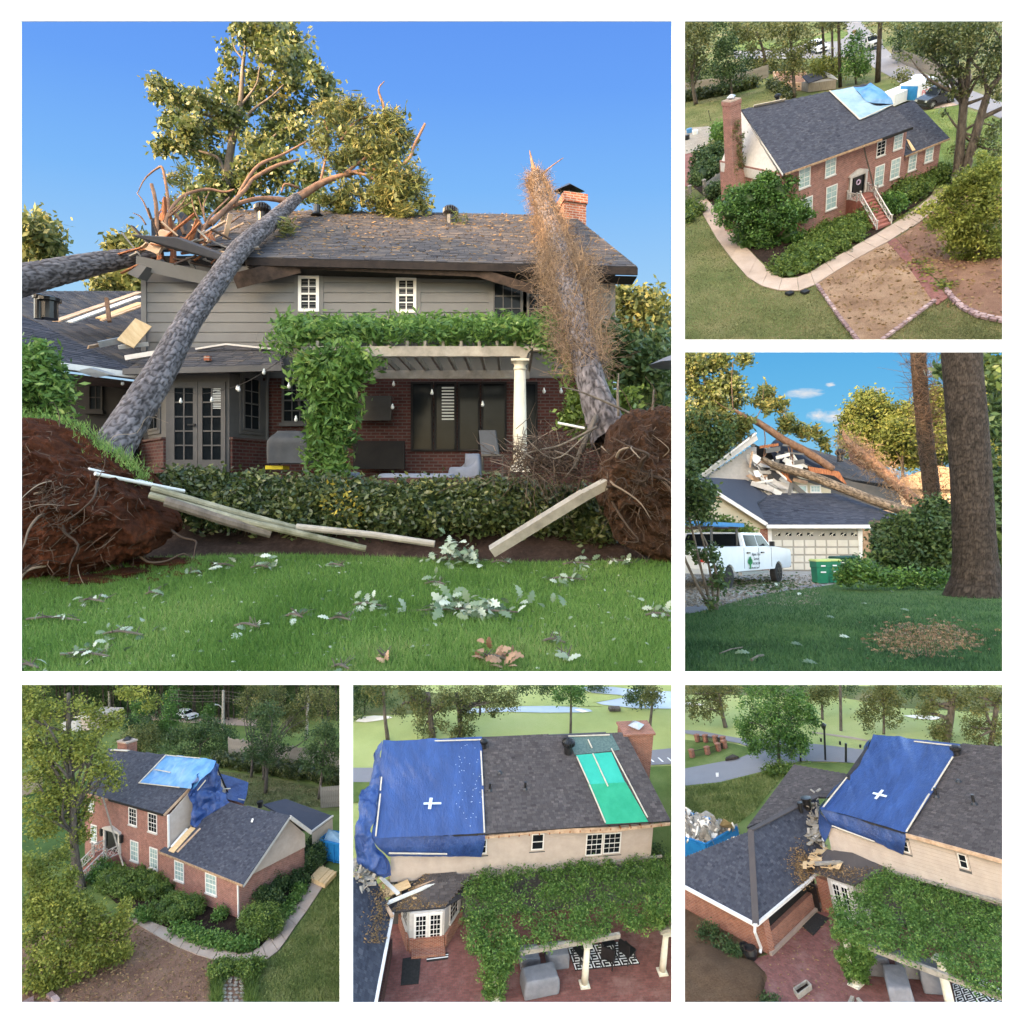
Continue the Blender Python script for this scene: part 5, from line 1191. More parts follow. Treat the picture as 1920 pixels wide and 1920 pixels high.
def vehicle(pl,name,label,cat,base,rz,paint,kind='pickup',L=5.6,W=1.95,H=1.85,group=None,rim=M_metal,wr=.4,zb=None,lift=0.0,hts=None,cab=(-.13,.2)):
 """pickup, suv, or van > body, cabin glass, wheels (tyre, rim), lights, bumpers, mirrors"""
 base=np.array(base,float);c,s=math.cos(rz),math.sin(rz)
 t=thing(pl,name,label,cat,base,group)
 X=lambda p:base+np.array([p[0]*c-p[1]*s,p[0]*s+p[1]*c,p[2]])
 def BX(q):
  q.V=[np.array([X(p)for p in v])for v in q.V];return q
 g=.32+lift;hl=H+lift;wl=g+(H-.32)*.52
 if hts:g,wl,hl=hts
 xf,xr=L*.315,-L*.29
 def arch(x0,k=9):return[(x0+(wr*1.16)*math.cos(a),wr+(wr*1.16)*math.sin(a))for a in np.linspace(0,math.pi,k)]
 bot=g
 prof=[(L*.5,bot+.1),(L*.5,wl-.22),(L*.485,wl-.08),(L*.30,wl+.03),(L*.2,wl+.06)]
 prof+=[(-L*.47,wl+.06 if kind=='pickup'else wl+.04),(-L*.5,wl-.03),(-L*.5,bot+.18),(-L*.49,bot)]
 a1=[(x,max(z,bot))for x,z in arch(xr)[::-1]];a2=[(x,max(z,bot))for x,z in arch(xf)[::-1]]
 prof+=a1+a2+[(L*.47,bot)]
 pr=np.array(prof);ctr=np.array([0,(bot+wl)/2])
 b=B()
 lay=[(-W/2,.965),(-W/2+.05,1.0),(-W/2+.12,1.0),(W/2-.12,1.0),(W/2-.05,1.0),(W/2,.965)]
 loft(b,[np.stack([ctr[0]+(pr[:,0]-ctr[0])*(1 if q==1 else .992),np.full(len(pr),y),ctr[1]+(pr[:,1]-ctr[1])*q],1)for y,q in lay])
 body=part(t,'body',BX(b),paint)
 cx0,cx1=(L*cab[0],L*cab[1])if kind=='pickup'else(-L*.485,L*.2)
 slope=.6;rs=.18 if kind=='pickup'else .25
 def cabp(y,ins,top):return np.array([(cx0,y,wl),(cx1,y,wl),(cx1-slope,y*ins,top),(cx0+rs,y*ins,top)])
 b=B();loft(b,[cabp(-W/2+.06,.86,hl),cabp(-.02,1,hl+.03),cabp(.02,1,hl+.03),cabp(W/2-.06,.86,hl)]);part(t,'cab',BX(b),paint)
 gl=B();
 for sy in(-1,1):
  y0,y1=sy*(W/2-.055),sy*((W/2-.06)*.86+.008)
  xs=np.linspace(cx0+.14,cx1-.12,3 if kind=='pickup'else 4)
  for xa,xb in zip(xs,xs[1:]):
   def at(x,f):
    lo,hi=wl+.06,hl-.09;z=lo+(hi-lo)*f;ff=(z-wl)/(hl-wl)
    xl=cx0+rs*ff+.1;xr_=cx1-slope*ff-.1
    return(min(max(x,xl),xr_),y0+(y1-y0)*ff,z)
   q=[at(xa+.04,0),at(xb-.04,0),at(xb-.04,1),at(xa+.04,1)];gl.prism(q,(0,sy*.006,0))
 f=lambda x,z,yy:(x,yy,z)
 for x0,xt,sg in((cx1,cx1-slope,1),(cx0,cx0+rs,-1)):
  q=[(x0+(xt-x0)*a,y,wl+(hl-wl)*a)for a,y in((.1,-W*.42),(.1,W*.42),(.9,W*.37),(.9,-W*.37))];gl.prism(q,(sg*.012,0,.012))
 part(t,'window_glass',BX(gl),M_glass)
 if kind=='pickup':
  part(t,'cargo_bed',BX(B().box((-L*.46,-W/2+.14,wl+.062),(cx0-.06,W/2-.14,wl+.07))),M_void)
 for x0 in(xf,xr):
  for sy in(-1,1):
   y=sy*(W/2-.14)
   w=part(t,'wheel',BX(B().lathe((x0,y-sy*.12,wr),[(wr*.6,0),(wr*.96,.02),(wr,.06),(wr,.2),(wr*.96,.25),(wr*.62,.26)],20,(0,sy,0))),M_blackr)
   r=B().lathe((x0,y+sy*.1,wr),[(wr*.6,0),(wr*.58,.03),(wr*.2,.015),(wr*.14,.05)],10,(0,sy,0))
   for k in range(6):a=k*math.pi/3;r.bar((x0+math.cos(a)*wr*.15,y+sy*.14,wr+math.sin(a)*wr*.15),(x0+math.cos(a)*wr*.57,y+sy*.13,wr+math.sin(a)*wr*.57),.06,.03,(0,1,0))
   part(w,'rim',BX(r),rim)
 for sy in(-1,1):
  part(t,'headlight',BX(B().box((L*.47,sy*W*.36-.14,wl-.32),(L*.505,sy*W*.36+.14,wl-.16))),M_bulb)
  part(t,'tail_light',BX(B().box((-L*.505,sy*W*.43-.06,wl-.45),(-L*.48,sy*W*.43+.06,wl-.1))),M_red)
  part(t,'mirror',BX(B().box((cx1-.42,sy*(W/2+.02),wl+.05),(cx1-.3,sy*(W/2+.2),wl+.24))),M_black)
 part(t,'grille',BX(B().box((L*.49,-W*.27,wl-.42),(L*.507,W*.27,wl-.14))),M_black)
 part(t,'bumper',BX(B().box((L*.46,-W*.47,bot+.02),(L*.52,W*.47,bot+.2))),M_black if kind=='pickup'else paint)
 t.X=X;t.wl=wl;t.g=g;t.hl=hl
 return t
def boxthing(P,name,label,cat,b,mat,base=None,group=None):return single(P,name,label,cat,b,mat,base,group)
def agrass(P,poly,n,mat,h=.13,w=.05,z=-.05):
 q=np.array(poly,float);lo,hi=np.maximum(q.min(0),-20),np.minimum(q.max(0),1950)
 def f(m):
  p=lo+RNG.random((m*2,2))*(hi-lo);p=p[inpoly(p[:,0],p[:,1],poly)][:m];return np.array([P.z(a,b,z)for a,b in p])
 blades(n,f,h,w,mat,P,lean=.8)
def fence(P,name,label,pts,h,mat,bw=.14,gap=.012,th=.025,zs=0,cat='fence',posts=2.4,top=False):
 """board fence along picture points: each board and post its own piece, sharing one mesh"""
 G=[P.z(u,v,zs)for u,v in pts];t=thing(P,name,label,cat,G[0])
 mes=[]
 for k in range(4):
  hh=h*random.uniform(.97,1.02);b=B().prism([(0,0,0),(bw,0,0),(bw,0,hh),(bw*.5,0,hh+.02),(0,0,hh)],(0,th,0));mes.append(rawmesh('board',b.V[0],b.F))
 pm=rawmesh('post',B().box((-.06,-.06,0),(.06,.06,h*1.05)).V[0],B().box((0,0,0),(1,1,1)).F)
 for a,b in zip(G,G[1:]):
  L=np.linalg.norm(b-a);u=(b-a)/L;rz=math.atan2(u[1],u[0]);s=0
  while s<L:
   o=link('board',random.choice(mes),mat,t,P);o.ob.location=a+u*s-t.base;o.ob.rotation_euler=(0,0,rz);s+=bw+gap
  for s in np.arange(0,L,posts):o=link('post',pm,mat,t,P);o.ob.location=a+u*s-t.base+np.array([-u[1],u[0],0])*.09;o.ob.rotation_euler=(0,0,rz)
  part(t,'rail',B().bar(a+(0,0,h*.25),b+(0,0,h*.25),.05,.08).bar(a+(0,0,h*.8),b+(0,0,h*.8),.05,.08),mat)
 return t
def rail(par,a,b,h,mat,n=3,name='railing'):
 """lattice railing panel from a to b (feet), with two posts"""
 a,b=np.array(a,float),np.array(b,float);k=np.array([0,0,h]);q=B()
 for p in(a,b):q.bar(p,p+k*1.12,.075,.075,(0,1,0));q.box(p+k*1.12-(.06,.06,0),p+k*1.12+(.06,.06,.04))
 q.bar(a+k*.95,b+k*.95,.07,.06);q.bar(a+k*.15,b+k*.15,.06,.05)
 for i in range(n):
  p0,p1=a+(b-a)*i/n,a+(b-a)*(i+1)/n
  q.bar(p0+k*.15,p1+k*.95,.035,.035);q.bar(p1+k*.15,p0+k*.95,.03,.03);q.bar(p1+k*.15,p1+k*.95,.035,.035,(0,1,0))
 return part(par,name,q,mat)
def pick(t,h):return np.array(t)*(1,1,0)+(0,0,h)
def litter(P,name,fn,n,L,mat,par=None):
 C=fn(n);V,Fc,t=leafquads(C,L,L*.5,.9)
 o=part(par,name,(V,Fc,t),mat,uv=False,kind='stuff')if par else struct(P,name,(V,Fc,t),mat,kind='stuff')
 o.ob['_soft']=1;return o
 # ================================================================ the house front from above, left corner (upper right scene)
P2=Place('front',(0.661,-0.249,0.334,21.886,51.857,19.178),.2,(1284,38,1882,637),(1280,34),Z)
P=P2;y2=lambda u,v,y=0:P2.y(u,v,y)
flat(P,'lawn',[(-80,-60),(2000,-60),(2000,2000),(-80,2000)],-.08,M_turfm,th=.3)
flat(P,'lawn',[(1420,540),(1640,520),(1920,620),(1920,1010),(1500,1010),(1400,900)],-.05,M_turfb)
flat(P,'road',[(950,-10),(1030,-10),(1130,95),(1200,175),(1290,260),(1500,355),(1720,430),(2000,540),(2000,640),(1800,560),(1640,510),(1560,530),(1430,545),(1340,420),(1240,350),(1130,290),(1080,225),(900,235),(700,240),(500,240),(310,240),(300,195),(560,190),(740,150),(930,135),(985,95)],-.04,M_asph)
flat(P,'verge',[(930,60),(985,95),(930,135),(740,150),(560,185),(300,190),(300,120),(560,150),(760,120)],-.035,M_turfb)
flat(P,'driveway',[(1330,430),(1500,470),(1640,515),(1440,545),(1380,530)],-.03,M_conc)
flat(P,'side_patio',[(-60,690),(60,650),(180,640),(200,700),(110,780),(-60,830)],-.03,M_gravel)
flat(P,'brick_yard',[(-60,815),(70,800),(110,980),(40,1000),(-60,1000)],-.03,M_paver)
L_=[(86,1095),(135,1190),(205,1310),(285,1420),(385,1535),(470,1588),(570,1615),(690,1617),(785,1582),(900,1508),(1030,1428),(1150,1362),(1225,1322),(1320,1262),(1400,1215),(1480,1150),(1545,1075)]
R_=[(140,1070),(195,1130),(255,1220),(345,1325),(440,1425),(510,1495),(590,1545),(680,1540),(760,1508),(850,1452),(960,1390),(1070,1325),(1150,1282),(1250,1222),(1330,1172),(1410,1112),(1480,1050)]
strip(P,'path',L_,R_,.02,M_conc,gap=.035)
flat(P,'mulch_bed',[(795,1580),(900,1512),(1030,1432),(1150,1366),(1218,1330),(1330,1460),(1490,1680),(1330,1800),(1180,1920),(1035,1920),(930,1780)],-.01,M_mulcho)
flat(P,'mulch_bed',[(1270,1305),(1400,1222),(1545,1080),(2000,980),(2000,1800),(1770,1765),(1650,1690),(1575,1610),(1420,1470)],-.015,M_mulch)
strip(P,'brick_walk',[(1215,1330),(1275,1395),(1330,1465),(1400,1560),(1480,1675),(1512,1702)],[(1265,1305),(1335,1380),(1410,1465),(1490,1545),(1560,1640),(1580,1655)],.0,M_paver,piece='brick_course',gap=.02)
flat(P,'planting_bed',[(150,1075),(250,1215),(440,1420),(590,1540),(700,1530),(1000,1360),(1150,1280),(1480,1045),(1560,900),(640,1180),(500,900),(60,880),(60,1000)],-.02,M_mud)
eg=thing(P,'stone_edging','row of reddish stone blocks edging the bare mulch bed','edging',P.z(900,1750,0))
for pts in([(803,1595),(930,1780),(1040,1920)],[(1488,1688),(1330,1808),(1190,1912)]):stones(P,eg,pts,0,.34,.16,.2,M_stone)
eg=thing(P,'stone_edging','curved double row of stone blocks edging the bed at right','edging',P.z(1700,1720,0))
for dz,off in((0,0),(.14,14)):stones(P,eg,[(1570,1620+off),(1610,1670+off),(1660,1715+off),(1760,1765+off),(1930,1800+off)],.14-dz if off else 0,.34,.15,.2,M_stone)
for u,v,l in((635,1637,'left of two small dark ground pads beside the curved path'),(727,1628,'right of two small dark ground pads beside the curved path')):
 p=P.z(u,v,0);boxthing(P,'ground_pad',l,'light',B().box(p+(-.22,-.22,-.05),p+(.22,.22,.12)),M_black,p,'dark pads by the path')
 # ---- the house
h2=thing(P,'brick_house','two storey red brick house front with blue grey roof seen from its left corner','house',(0,0,0))
E0,E1=P.z(600,925,5.5),P.z(1367,645,5.5);R0=P.z(347,543,8.9)
rf=onp(P,[(600,925),(1367,645),(1122,384),(347,543)],E0,E1,R0)
roofplane(h2,rf,M_shing,M_slab,.23,.135,.12)
D_=rf[3][1]+1.2;gX=rf[3][0]-.12
bk=[rf[3]-(0,0,.02),rf[2]-(0,0,.02),rf[2]+(0,D_-rf[2][1],-3.4),rf[3]+(0,D_-rf[3][1],-3.4)]
part(h2,'roof',B().prism(bk,(0,0,-.12)),M_slab,label='rear slope of the main roof')
xr=y2(1330,690)[0]
part(h2,'brick_wall',B().box((0,0,-.1),(xr,D_-.4,5.38)),M_brickf)
gx=-.02
part(h2,'gable_wall',B().prism([(gx,.25,5.2),(gx,D_-.6,5.2),(gX,rf[3][1],rf[3][2]-.1)],(.1,0,0)),M_trimp)
part(h2,'gable_wall',B().prism([(gx-.04,1.9,4.55),(gx-.04,D_-.6,4.55),(gx-.04,D_-.6,5.25),(gx-.04,.22,5.25)],(.03,0,0)),M_trimp)
part(h2,'rake_board',B().bar(rf[0]+(.03,.1,-.1),rf[3]+(.03,0,-.1),.05,.18),M_trimw)
part(h2,'eave_board',B().bar(rf[0]+(.1,-.03,-.07),rf[1]+(-2.8,-.03,-.07),.06,.14),M_deck)
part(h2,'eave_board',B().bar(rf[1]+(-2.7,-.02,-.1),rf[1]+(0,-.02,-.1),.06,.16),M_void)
for tl,br in(((690,902),(755,992)),((848,843),(906,925)),((1155,738),(1200,808)),((1257,693),(1300,768)),((703,1078),(768,1172)),((853,1007),(911,1122)),((1144,885),(1188,990)),((1239,845),(1283,940))):
 pwin(P,h2,-.01,tl,br,2,4,M_glassg if tl[0]not in(1155,)else M_glass,M_trimw,M_trimp,fw=.06)
 # lower wing
we0,we1,wr_=P.z(1322,818,3.18),P.z(1587,712,3.18),P.z(1370,487,5.74)
wf=onp(P,[(1322,818),(1587,712),(1370,487),(1235,540),(1240,620)],we0,we1,wr_)
roofplane(h2,wf,M_shing,M_slab,.23,.135,.1)
part(h2,'roof',B().prism([wf[2]-(0,0,.02),wf[3]-(0,0,.02),wf[3]+(0,3.5,-2.5),wf[2]+(0,3.5,-2.5)],(0,0,-.1)),M_slab,label='rear slope of the wing roof')
xw=P.y(1532,760,.32)[0]
part(h2,'brick_wall',B().box((xr+.01,.32,-.1),(xw,7.2,3.1)),M_brickf)
part(h2,'eave_board',B().bar(we0+(0,-.03,-.06),we1+(0,-.03,-.06),.06,.13),M_deck)
for tl,br in(((1345,820),(1381,895)),((1444,778),(1481,843))):pwin(P,h2,.31,tl,br,2,4,M_glassg,M_trimw,M_trimp,fw=.06)
# door, portal, steps
da,dz1,dz0=y2(1002,950),y2(1002,950)[2],y2(1002,1062)[2];dx0,dx1=da[0],y2(1080,925)[0]
dr=part(h2,'front_door',B().box((dx0,-.05,dz0),(dx1,-.01,dz1)),M_black)
part(dr,'pane',B().box((dx0+.06,-.06,dz0+.25),(dx0+.2,-.052,dz1-.1)),M_glass);part(dr,'pane',B().box((dx1-.2,-.06,dz0+.25),(dx1-.06,-.052,dz1-.1)),M_glass)
part(dr,'wreath',B().tube([((dx0+dx1)/2+.17*math.cos(a),-.1,(dz0+dz1)/2+.25+.17*math.sin(a))for a in np.linspace(0,6.2,14)],.05,6),plain('mauve_wreath',(.35,.25,.38),(.5,.4,.5),20))
b=B().box((dx0-.2,-.14,dz0),(dx0-.01,-.0,dz1+.12)).box((dx1+.01,-.14,dz0),(dx1+.2,0,dz1+.12)).box((dx0-.01,-.14,dz1+.002),(dx1+.01,0,dz1+.12))
b.prism([(dx0-.3,-.2,dz1+.125),(dx1+.3,-.2,dz1+.125),(dx1+.2,-.2,dz1+.25),((dx0+dx1)/2+.15,-.2,dz1+.5),((dx0+dx1)/2-.15,-.2,dz1+.5),(dx0-.2,-.2,dz1+.25)],(0,.2,0))
part(h2,'door_surround',b,M_trimp)
st=thing(P,'front_steps','red painted front steps with white lattice railings below the black door','steps',(dx0+.4,-1.8,0))
p0,p1=P.z(1155,1262,0),P.z(1235,1222,0)
sw=(dx1-dx0)/2+.35;sx=(dx0+dx1)/2
part(st,'landing',B().box((sx-sw,-1.1,0),(sx+sw,-.01,dz0-.06)),M_steps)
ns=8;yend=(p0[1]+p1[1])/2;cxe=(p0[0]+p1[0])/2
for i in range(ns):
 y0=-1.1-(-1.1-yend)*i/ns;y1=-1.1-(-1.1-yend)*(i+1)/ns;zt=(dz0-.06)*(1-(i+1)/(ns+1));cx=sx+(cxe-sx)*(i+1)/ns
 part(st,'step',B().box((cx-.62,y1+.004,0),(cx+.62,y0+.1,zt)),M_steps)
lw=M_trimp
for sg in(-1,1):
 rail(st,(sx+sg*sw,-.1,dz0-.06),(sx+sg*sw,-1.1,dz0-.06),.62,lw,2)
 rail(st,(sx+sg*.66,-1.15,dz0-.1),(cxe+sg*.66,yend,.02),.62,lw,4)
rail(st,(sx-sw,-1.1,dz0-.06),(sx-.66,-1.12,dz0-.06),.62,lw,1);rail(st,(sx+.66,-1.12,dz0-.06),(sx+sw,-1.1,dz0-.06),.62,lw,1)
single(P,'fallen_downpipe','long brown downpipe leaning from the eave to the steps in front of the brick wall','pipe',B().bar(y2(1076,768,-.3),y2(1133,995,-.7),.11,.09),M_barkg)
single(P,'broken_board','fresh broken board lying on the wing roof beside the brick wall','board',B().prism(onp(P,[(1330,722),(1345,728),(1382,785),(1362,790)],*[q+(0,0,.06)for q in(we0,we1,wr_)]),(0,0,.05)),M_ply)
single(P,'broken_board','thin dark lath on the wing roof near the fresh board','board',B().prism(onp(P,[(1330,757),(1335,755),(1352,782),(1346,784)],*[q+(0,0,.06)for q in(we0,we1,wr_)]),(0,0,.05)),M_barkg)
# chimney at the left gable
ct=P.pl(292,487,(-.45,0,0),(1,0,0));ccy,czt=ct[1],ct[2]
ch=thing(P,'chimney','tall red brick chimney with ivy climbing the left gable wall','chimney',(-.5,ccy,0))
part(ch,'stack',B().prism([(-.95,ccy-1.05,0),(-.95,ccy+1.05,0),(-.95,ccy+1.05,3.9),(-.95,ccy+.55,5.6),(-.95,ccy+.55,czt-.3),(-.95,ccy-.55,czt-.3),(-.95,ccy-.55,5.6),(-.95,ccy-1.05,3.9)],(.92,0,0)),M_brickf)
part(ch,'crown',B().box((-1.0,ccy-.6,czt-.298),(.0,ccy+.6,czt)),M_brickf);part(ch,'cap',B().box((-.98,ccy-.58,czt+.002),(-.02,ccy+.58,czt+.07)),M_conc)
part(ch,'flue_cap',B().lathe((-.5,ccy,czt+.07),[(.22,0),(.22,.16),(.42,.18),(.12,.34)],4),M_metal)
iv=thing(P,'ivy','thin brown green ivy growing up the chimney side','vine',(-.5,ccy-1.1,0))
foliage(iv,'leaves',[((-.45+random.uniform(-.3,.5),ccy-(1.07 if q<3.9 else .6),q),(.32,.06,.4))for q in np.arange(.3,czt-1.4,.3)],2400,.13,M_oakg,.1,10,.2)
# membrane patch and turbine on the ridge
single(P,'roof_patch','pale batten edged roof patch near the chimney end of the ridge','roof patch',B().bar(rf[3]+(rf[2]-rf[3])*.09+(0,-.1,.05),rf[3]+(rf[2]-rf[3])*.33+(0,-.1,.05),.35,.05,(0,1,1)),M_batten)
turbine(P,h2,P.top((rf[3]+rf[2])/2,563,482),.22,.4)
# tarp
nm=unit(np.cross(E1-E0,R0-E0));nm=nm if nm[2]>0 else-nm
def tp(u,v,o=.07):return P.pl(u,v,E0+nm*o,nm)
tr=thing(P,'roof_tarp','silver and sky blue tarp over the ridge of the brick house','tarp',tp(1050,500))
part(tr,'silver_sheet',cloth([[tp(873,430),tp(945,420,.1),tp(1015,405,.12)],[tp(930,485),tp(1000,470,.1),tp(1090,490,.16)],[tp(990,543),tp(1070,530,.12),tp(1160,520,.14)],[tp(1053,602),tp(1150,565,.1),tp(1250,512,.12)]],16,16,.07,1.4,4,1.0),M_tarpw,smooth=True)
pk=P.top(tp(1120,420),1118,381)
part(tr,'blue_sheet',cloth([[tp(1012,406,.14),pk+(-.6,.1,-.1),pk],[tp(1050,445,.2),tp(1110,425,.6),tp(1180,420,.5)],[tp(1088,492,.16),tp(1150,470,.45),tp(1235,470,.5)],[tp(1130,505,.16),tp(1195,505,.25),tp(1252,512,.2)]],16,16,.13,1.1,8,1.0),M_tarpl,smooth=True)
bt=B()
for(a,b_)in(((873,430),(1053,602)),((1053,602),(1250,512))):bt.bar(tp(*a,.12),tp(*b_,.12),.1,.03)
part(tr,'batten',bt,M_batten)
# ---- vehicles and containers behind
p=P.z(1258,505,0);q=P.z(1345,470,0)
def container(label,base,rz,L,W,H,mat,end,txt=None,name='storage_container'):
 c_,s_=math.cos(rz),math.sin(rz);X=lambda a:np.array(base)+np.array([a[0]*c_-a[1]*s_,a[0]*s_+a[1]*c_,a[2]])
 t=thing(P,name,label,'container',base)
 def bx(lo,hi):b=B().box(lo,hi);b.V=[np.array([X(v)for v in b.V[0]])];return b
 part(t,'body',bx((0,0,.15),(L,W,H)),mat);part(t,'roof',bx((-.03,-.03,H+.002),(L+.03,W+.03,H+.08)),M_carw)
 part(t,'end_door',bx((-.05,.1,.25),(-.002,W-.1,H-.1)),end)
 for i in range(1,8):part(t,'rib',bx((L*i/8-.03,-.03,.2),(L*i/8+.03,-.002,H-.05)),mat)
 if txt:text(t,'lettering',txt,X((L*.52,-.05,H*.32)),X((1,0,0))-X((0,0,0)),(0,0,1),H*.42,M_red)
 return t
bz=P.z(1392,502,0);ex=P.z(1500,458,0);rz=math.atan2(*(ex-bz)[:2][::-1]);Lc=np.linalg.norm(ex-bz)
hc=P.top(bz,1392,400)[2]
container('tall white storage container with red lettering and blue end behind the tarp',bz,rz,Lc*1.05,2.4,hc,M_carw,M_bluep,'PODS')
bz2=P.z(1258,530,0);container('plain white box trailer between tarp and storage container',bz2,rz,3.6,2.2,P.top(bz2,1258,458)[2],M_carw,M_carw,None,'box_trailer')
boxthing(P,'roof_fan','round white drum lid standing on the tall white container','lid',B().lathe(P.top(bz,1400,372)+(1.2,1.4,0),[(.5,0),(.6,.12),(.4,.2)],16),M_carw)
a,b_=P.z(1440,535,0),P.z(1560,495,0)
vehicle(P,'pickup_truck','black pickup truck parked by the white storage container','pickup truck',(a+b_)/2,math.atan2(*(a-b_)[:2][::-1]),M_cark,L=min(np.linalg.norm(a-b_)*1.5,6.2),H=1.8)
a,b_=P.z(1085,182,0),P.z(1145,184,0)
vehicle(P,'pickup_truck','silver pickup truck on the street junction at top','pickup truck',(a+b_)/2,math.atan2(*(b_-a)[:2][::-1]),M_cars,L=np.linalg.norm(a-b_)*1.25,W=1.9,H=1.8)
a,b_=P.z(775,195,0),P.z(830,205,0)
vehicle(P,'parked_car','white car half hidden by the pine trunks at top','car',(a+b_)/2,math.atan2(*(b_-a)[:2][::-1]),M_carw,'suv',L=np.linalg.norm(a-b_)*1.2,W=1.9,H=1.6)
# ---- fences, gate, shed
fence(P,'board_fence','grey board fence across the back lawn at top left',[(-60,470),(100,440),(300,415),(510,350)],1.7,M_fence)
fence(P,'board_fence','grey board fence beyond the street at top right',[(1240,240),(1340,285),(1500,345),(1700,430)],1.5,M_fence,bw=.3)
fence(P,'garden_fence','low weathered fence beside the side gate at left',[(135,1060),(240,985),(320,930)],1.3,M_fence)
gt=thing(P,'garden_gate','black iron gate between two posts at the left edge','gate',P.z(90,1075,0))
a,b_=P.z(48,1098,0),P.z(133,1062,0)
for p in(a,b_):part(gt,'post',B().box(p-(.12,.12,0),p+(.12,.12,1.6)).box(p+(-.16,-.16,1.6),p+(.16,.16,1.7)),M_fence)
for t_ in np.linspace(.06,.94,12):p=a+(b_-a)*t_;part(gt,'bar',B().bar(p,p+(0,0,1.2),.03),M_black)
part(gt,'rail',B().bar(a+(0,0,.15),b_+(0,0,.15),.04).bar(a+(0,0,1.15),b_+(0,0,1.15),.04),M_black)
fence(P,'garden_fence','short fence stub left of the iron gate',[(-40,1120),(40,1100)],1.4,M_fence)
a,b_=P.z(745,440,0),P.z(910,420,0);zt=P.top(a,740,355)[2]
sh=thing(P,'garden_shed','small grey shed with dark lean-to roof behind the ridge','shed',a)
part(sh,'wall',B().prism([a,b_,b_+(.5,2,0),a+(.5,2,0)],(0,0,zt*.6)),M_fence);part(sh,'roof',B().prism([a+(-.2,-.3,zt*.62),a+(2.6,-.5,zt*.62),a+(3,1.2,zt),a+(.2,1.6,zt)],(0,0,.1)),M_shing);part(sh,'roof',B().prism([a+(2.62,-.5,zt*.62),b_+(0,-.3,zt*.6),b_+(.4,1.2,zt*.8),a+(3.02,1.2,zt)],(0,0,.1)),M_carw)
a=P.z(575,425,0);rb_=thing(P,'raised_planter','tan timber planter with bare soil behind the ridge','planter',a)
q=[P.z(570,425,0),P.z(720,430,0),P.z(735,365,0),P.z(540,360,0)]
for p0_,p1_ in zip(q,q[1:]+q[:1]):part(rb_,'side_board',B().bar(p0_+(0,0,.5),p1_+(0,0,.5),.12,1.0),M_board)
part(rb_,'soil',B().add([p+(0,0,.85)for p in q],[(0,1,2,3)]),M_mulch)
boxthing(P,'garden_stake','thin dark stake standing in the lawn left of the chimney','stake',B().bar(P.z(168,610,0),P.top(P.z(168,610,0),152,548),.07),M_black)
b=B()
for u,v in((40,680),(75,690),(25,720)):p=P.z(u,v,0);b=B().lathe(p,[(.35,0),(.4,.5),(.2,.55)],10);boxthing(P,'patio_chair',{40:'blue covered seat farthest back on the side patio',75:'pale seat on the side patio by the bare bush',25:'dark low seat at the edge of the side patio'}[u],'seat',b,{40:M_tarpl,75:M_carw,25:M_black}[u],p)
agrass(P,[(-20,1190),(130,1190),(280,1420),(470,1590),(690,1620),(785,1590),(1030,1920),(-20,1920)],26000,M_agrassd,.1,.05,-.08)
agrass(P,[(1490,1700),(1600,1660),(1760,1790),(1920,1810),(1920,1920),(1190,1920)],9000,M_agrassd,.1,.05,-.08)
agrass(P,[(0,500),(300,450),(640,420),(660,480),(200,640),(0,660)],9000,M_agrassd,.1,.06,-.08)
agrass(P,[(1450,560),(1640,530),(1920,640),(1920,990),(1560,860)],9000,M_agrass,.1,.06,-.05)
# ---- shrubs
gshrub(P,'shrub','very large loose green shrub covering the left house corner',[(500,1180,150),(400,1180,120),(600,1160,120),(490,1040,100),(570,1050,90),(420,1070,90),(370,1290,80),(480,1300,100),(600,1280,90),(670,1150,80),(690,1230,60),(320,1150,70),(510,990,60)],17000,11,M_green,flat_=.85,amp=.3,shell=.75,vert=(500,1330))
gshrub(P,'hedge_shrub','broad low clipped azalea hedge along the path',[(600,1470,85),(690,1420,95),(780,1370,95),(870,1310,95),(950,1260,95),(1020,1220,80),(900,1230,75),(820,1290,80),(720,1470,65),(820,1420,65),(920,1360,65),(1010,1295,65),(1060,1250,50),(570,1510,45),(640,1520,40)],15000,9,M_box,'hedge',flat_=.55,lift=.5,amp=.1)
gshrub(P,'round_shrub','small round clipped shrub left of the front steps',[(1085,1180,55)],1300,9,M_green)
gshrub(P,'round_shrub','round clipped shrub right of the front steps',[(1240,1105,68)],2000,9,M_green)
gshrub(P,'shrub','large rounded azalea right of the round shrub',[(1320,1035,85),(1390,1010,80),(1270,1010,55),(1400,960,60)],5200,9,M_box,flat_=.7)
gshrub(P,'shrub','yellowish azalea below the last wing window',[(1500,930,75),(1560,925,60),(1460,960,55)],3600,9,M_box,flat_=.7)
gshrub(P,'shrub','dark evergreen shrub behind the left fence',[(150,850,90),(220,820,80),(120,930,70),(200,900,70),(270,840,50)],5200,10,M_dark)
gshrub(P,'shrub','bright green shrub beside the chimney',[(240,690,55),(260,660,40),(215,670,40)],1600,10,M_vine)
gshrub(P,'shrub','dark shrub between fence and big shrub',[(200,1030,55),(280,1010,60),(300,960,45)],3000,9,M_dark)
gshrub(P,'shrub','yellowing shrub at left edge by the path start',[(70,1140,40),(110,1130,30),(30,1180,40),(15,1110,45)],1600,9,M_box)
litter(P,'fallen_leaves',lambda n:scatter([P.z(u,v,.03)for u,v in((800,1590),(1230,1330),(1560,1060),(1900,980),(1900,1790),(1490,1700),(1100,1900))],n,.04),1500,.22,M_straw)
litter(P,'yellow_flowers',lambda n:np.vstack([P.z(u,v,.1)+RNG.normal(size=(n//6,3))*(.35,.35,.08)for u,v in((1450,1500),(1530,1575),(1570,1590),(1400,1450),(1300,1180),(1390,1150))]),420,.22,M_oakb)
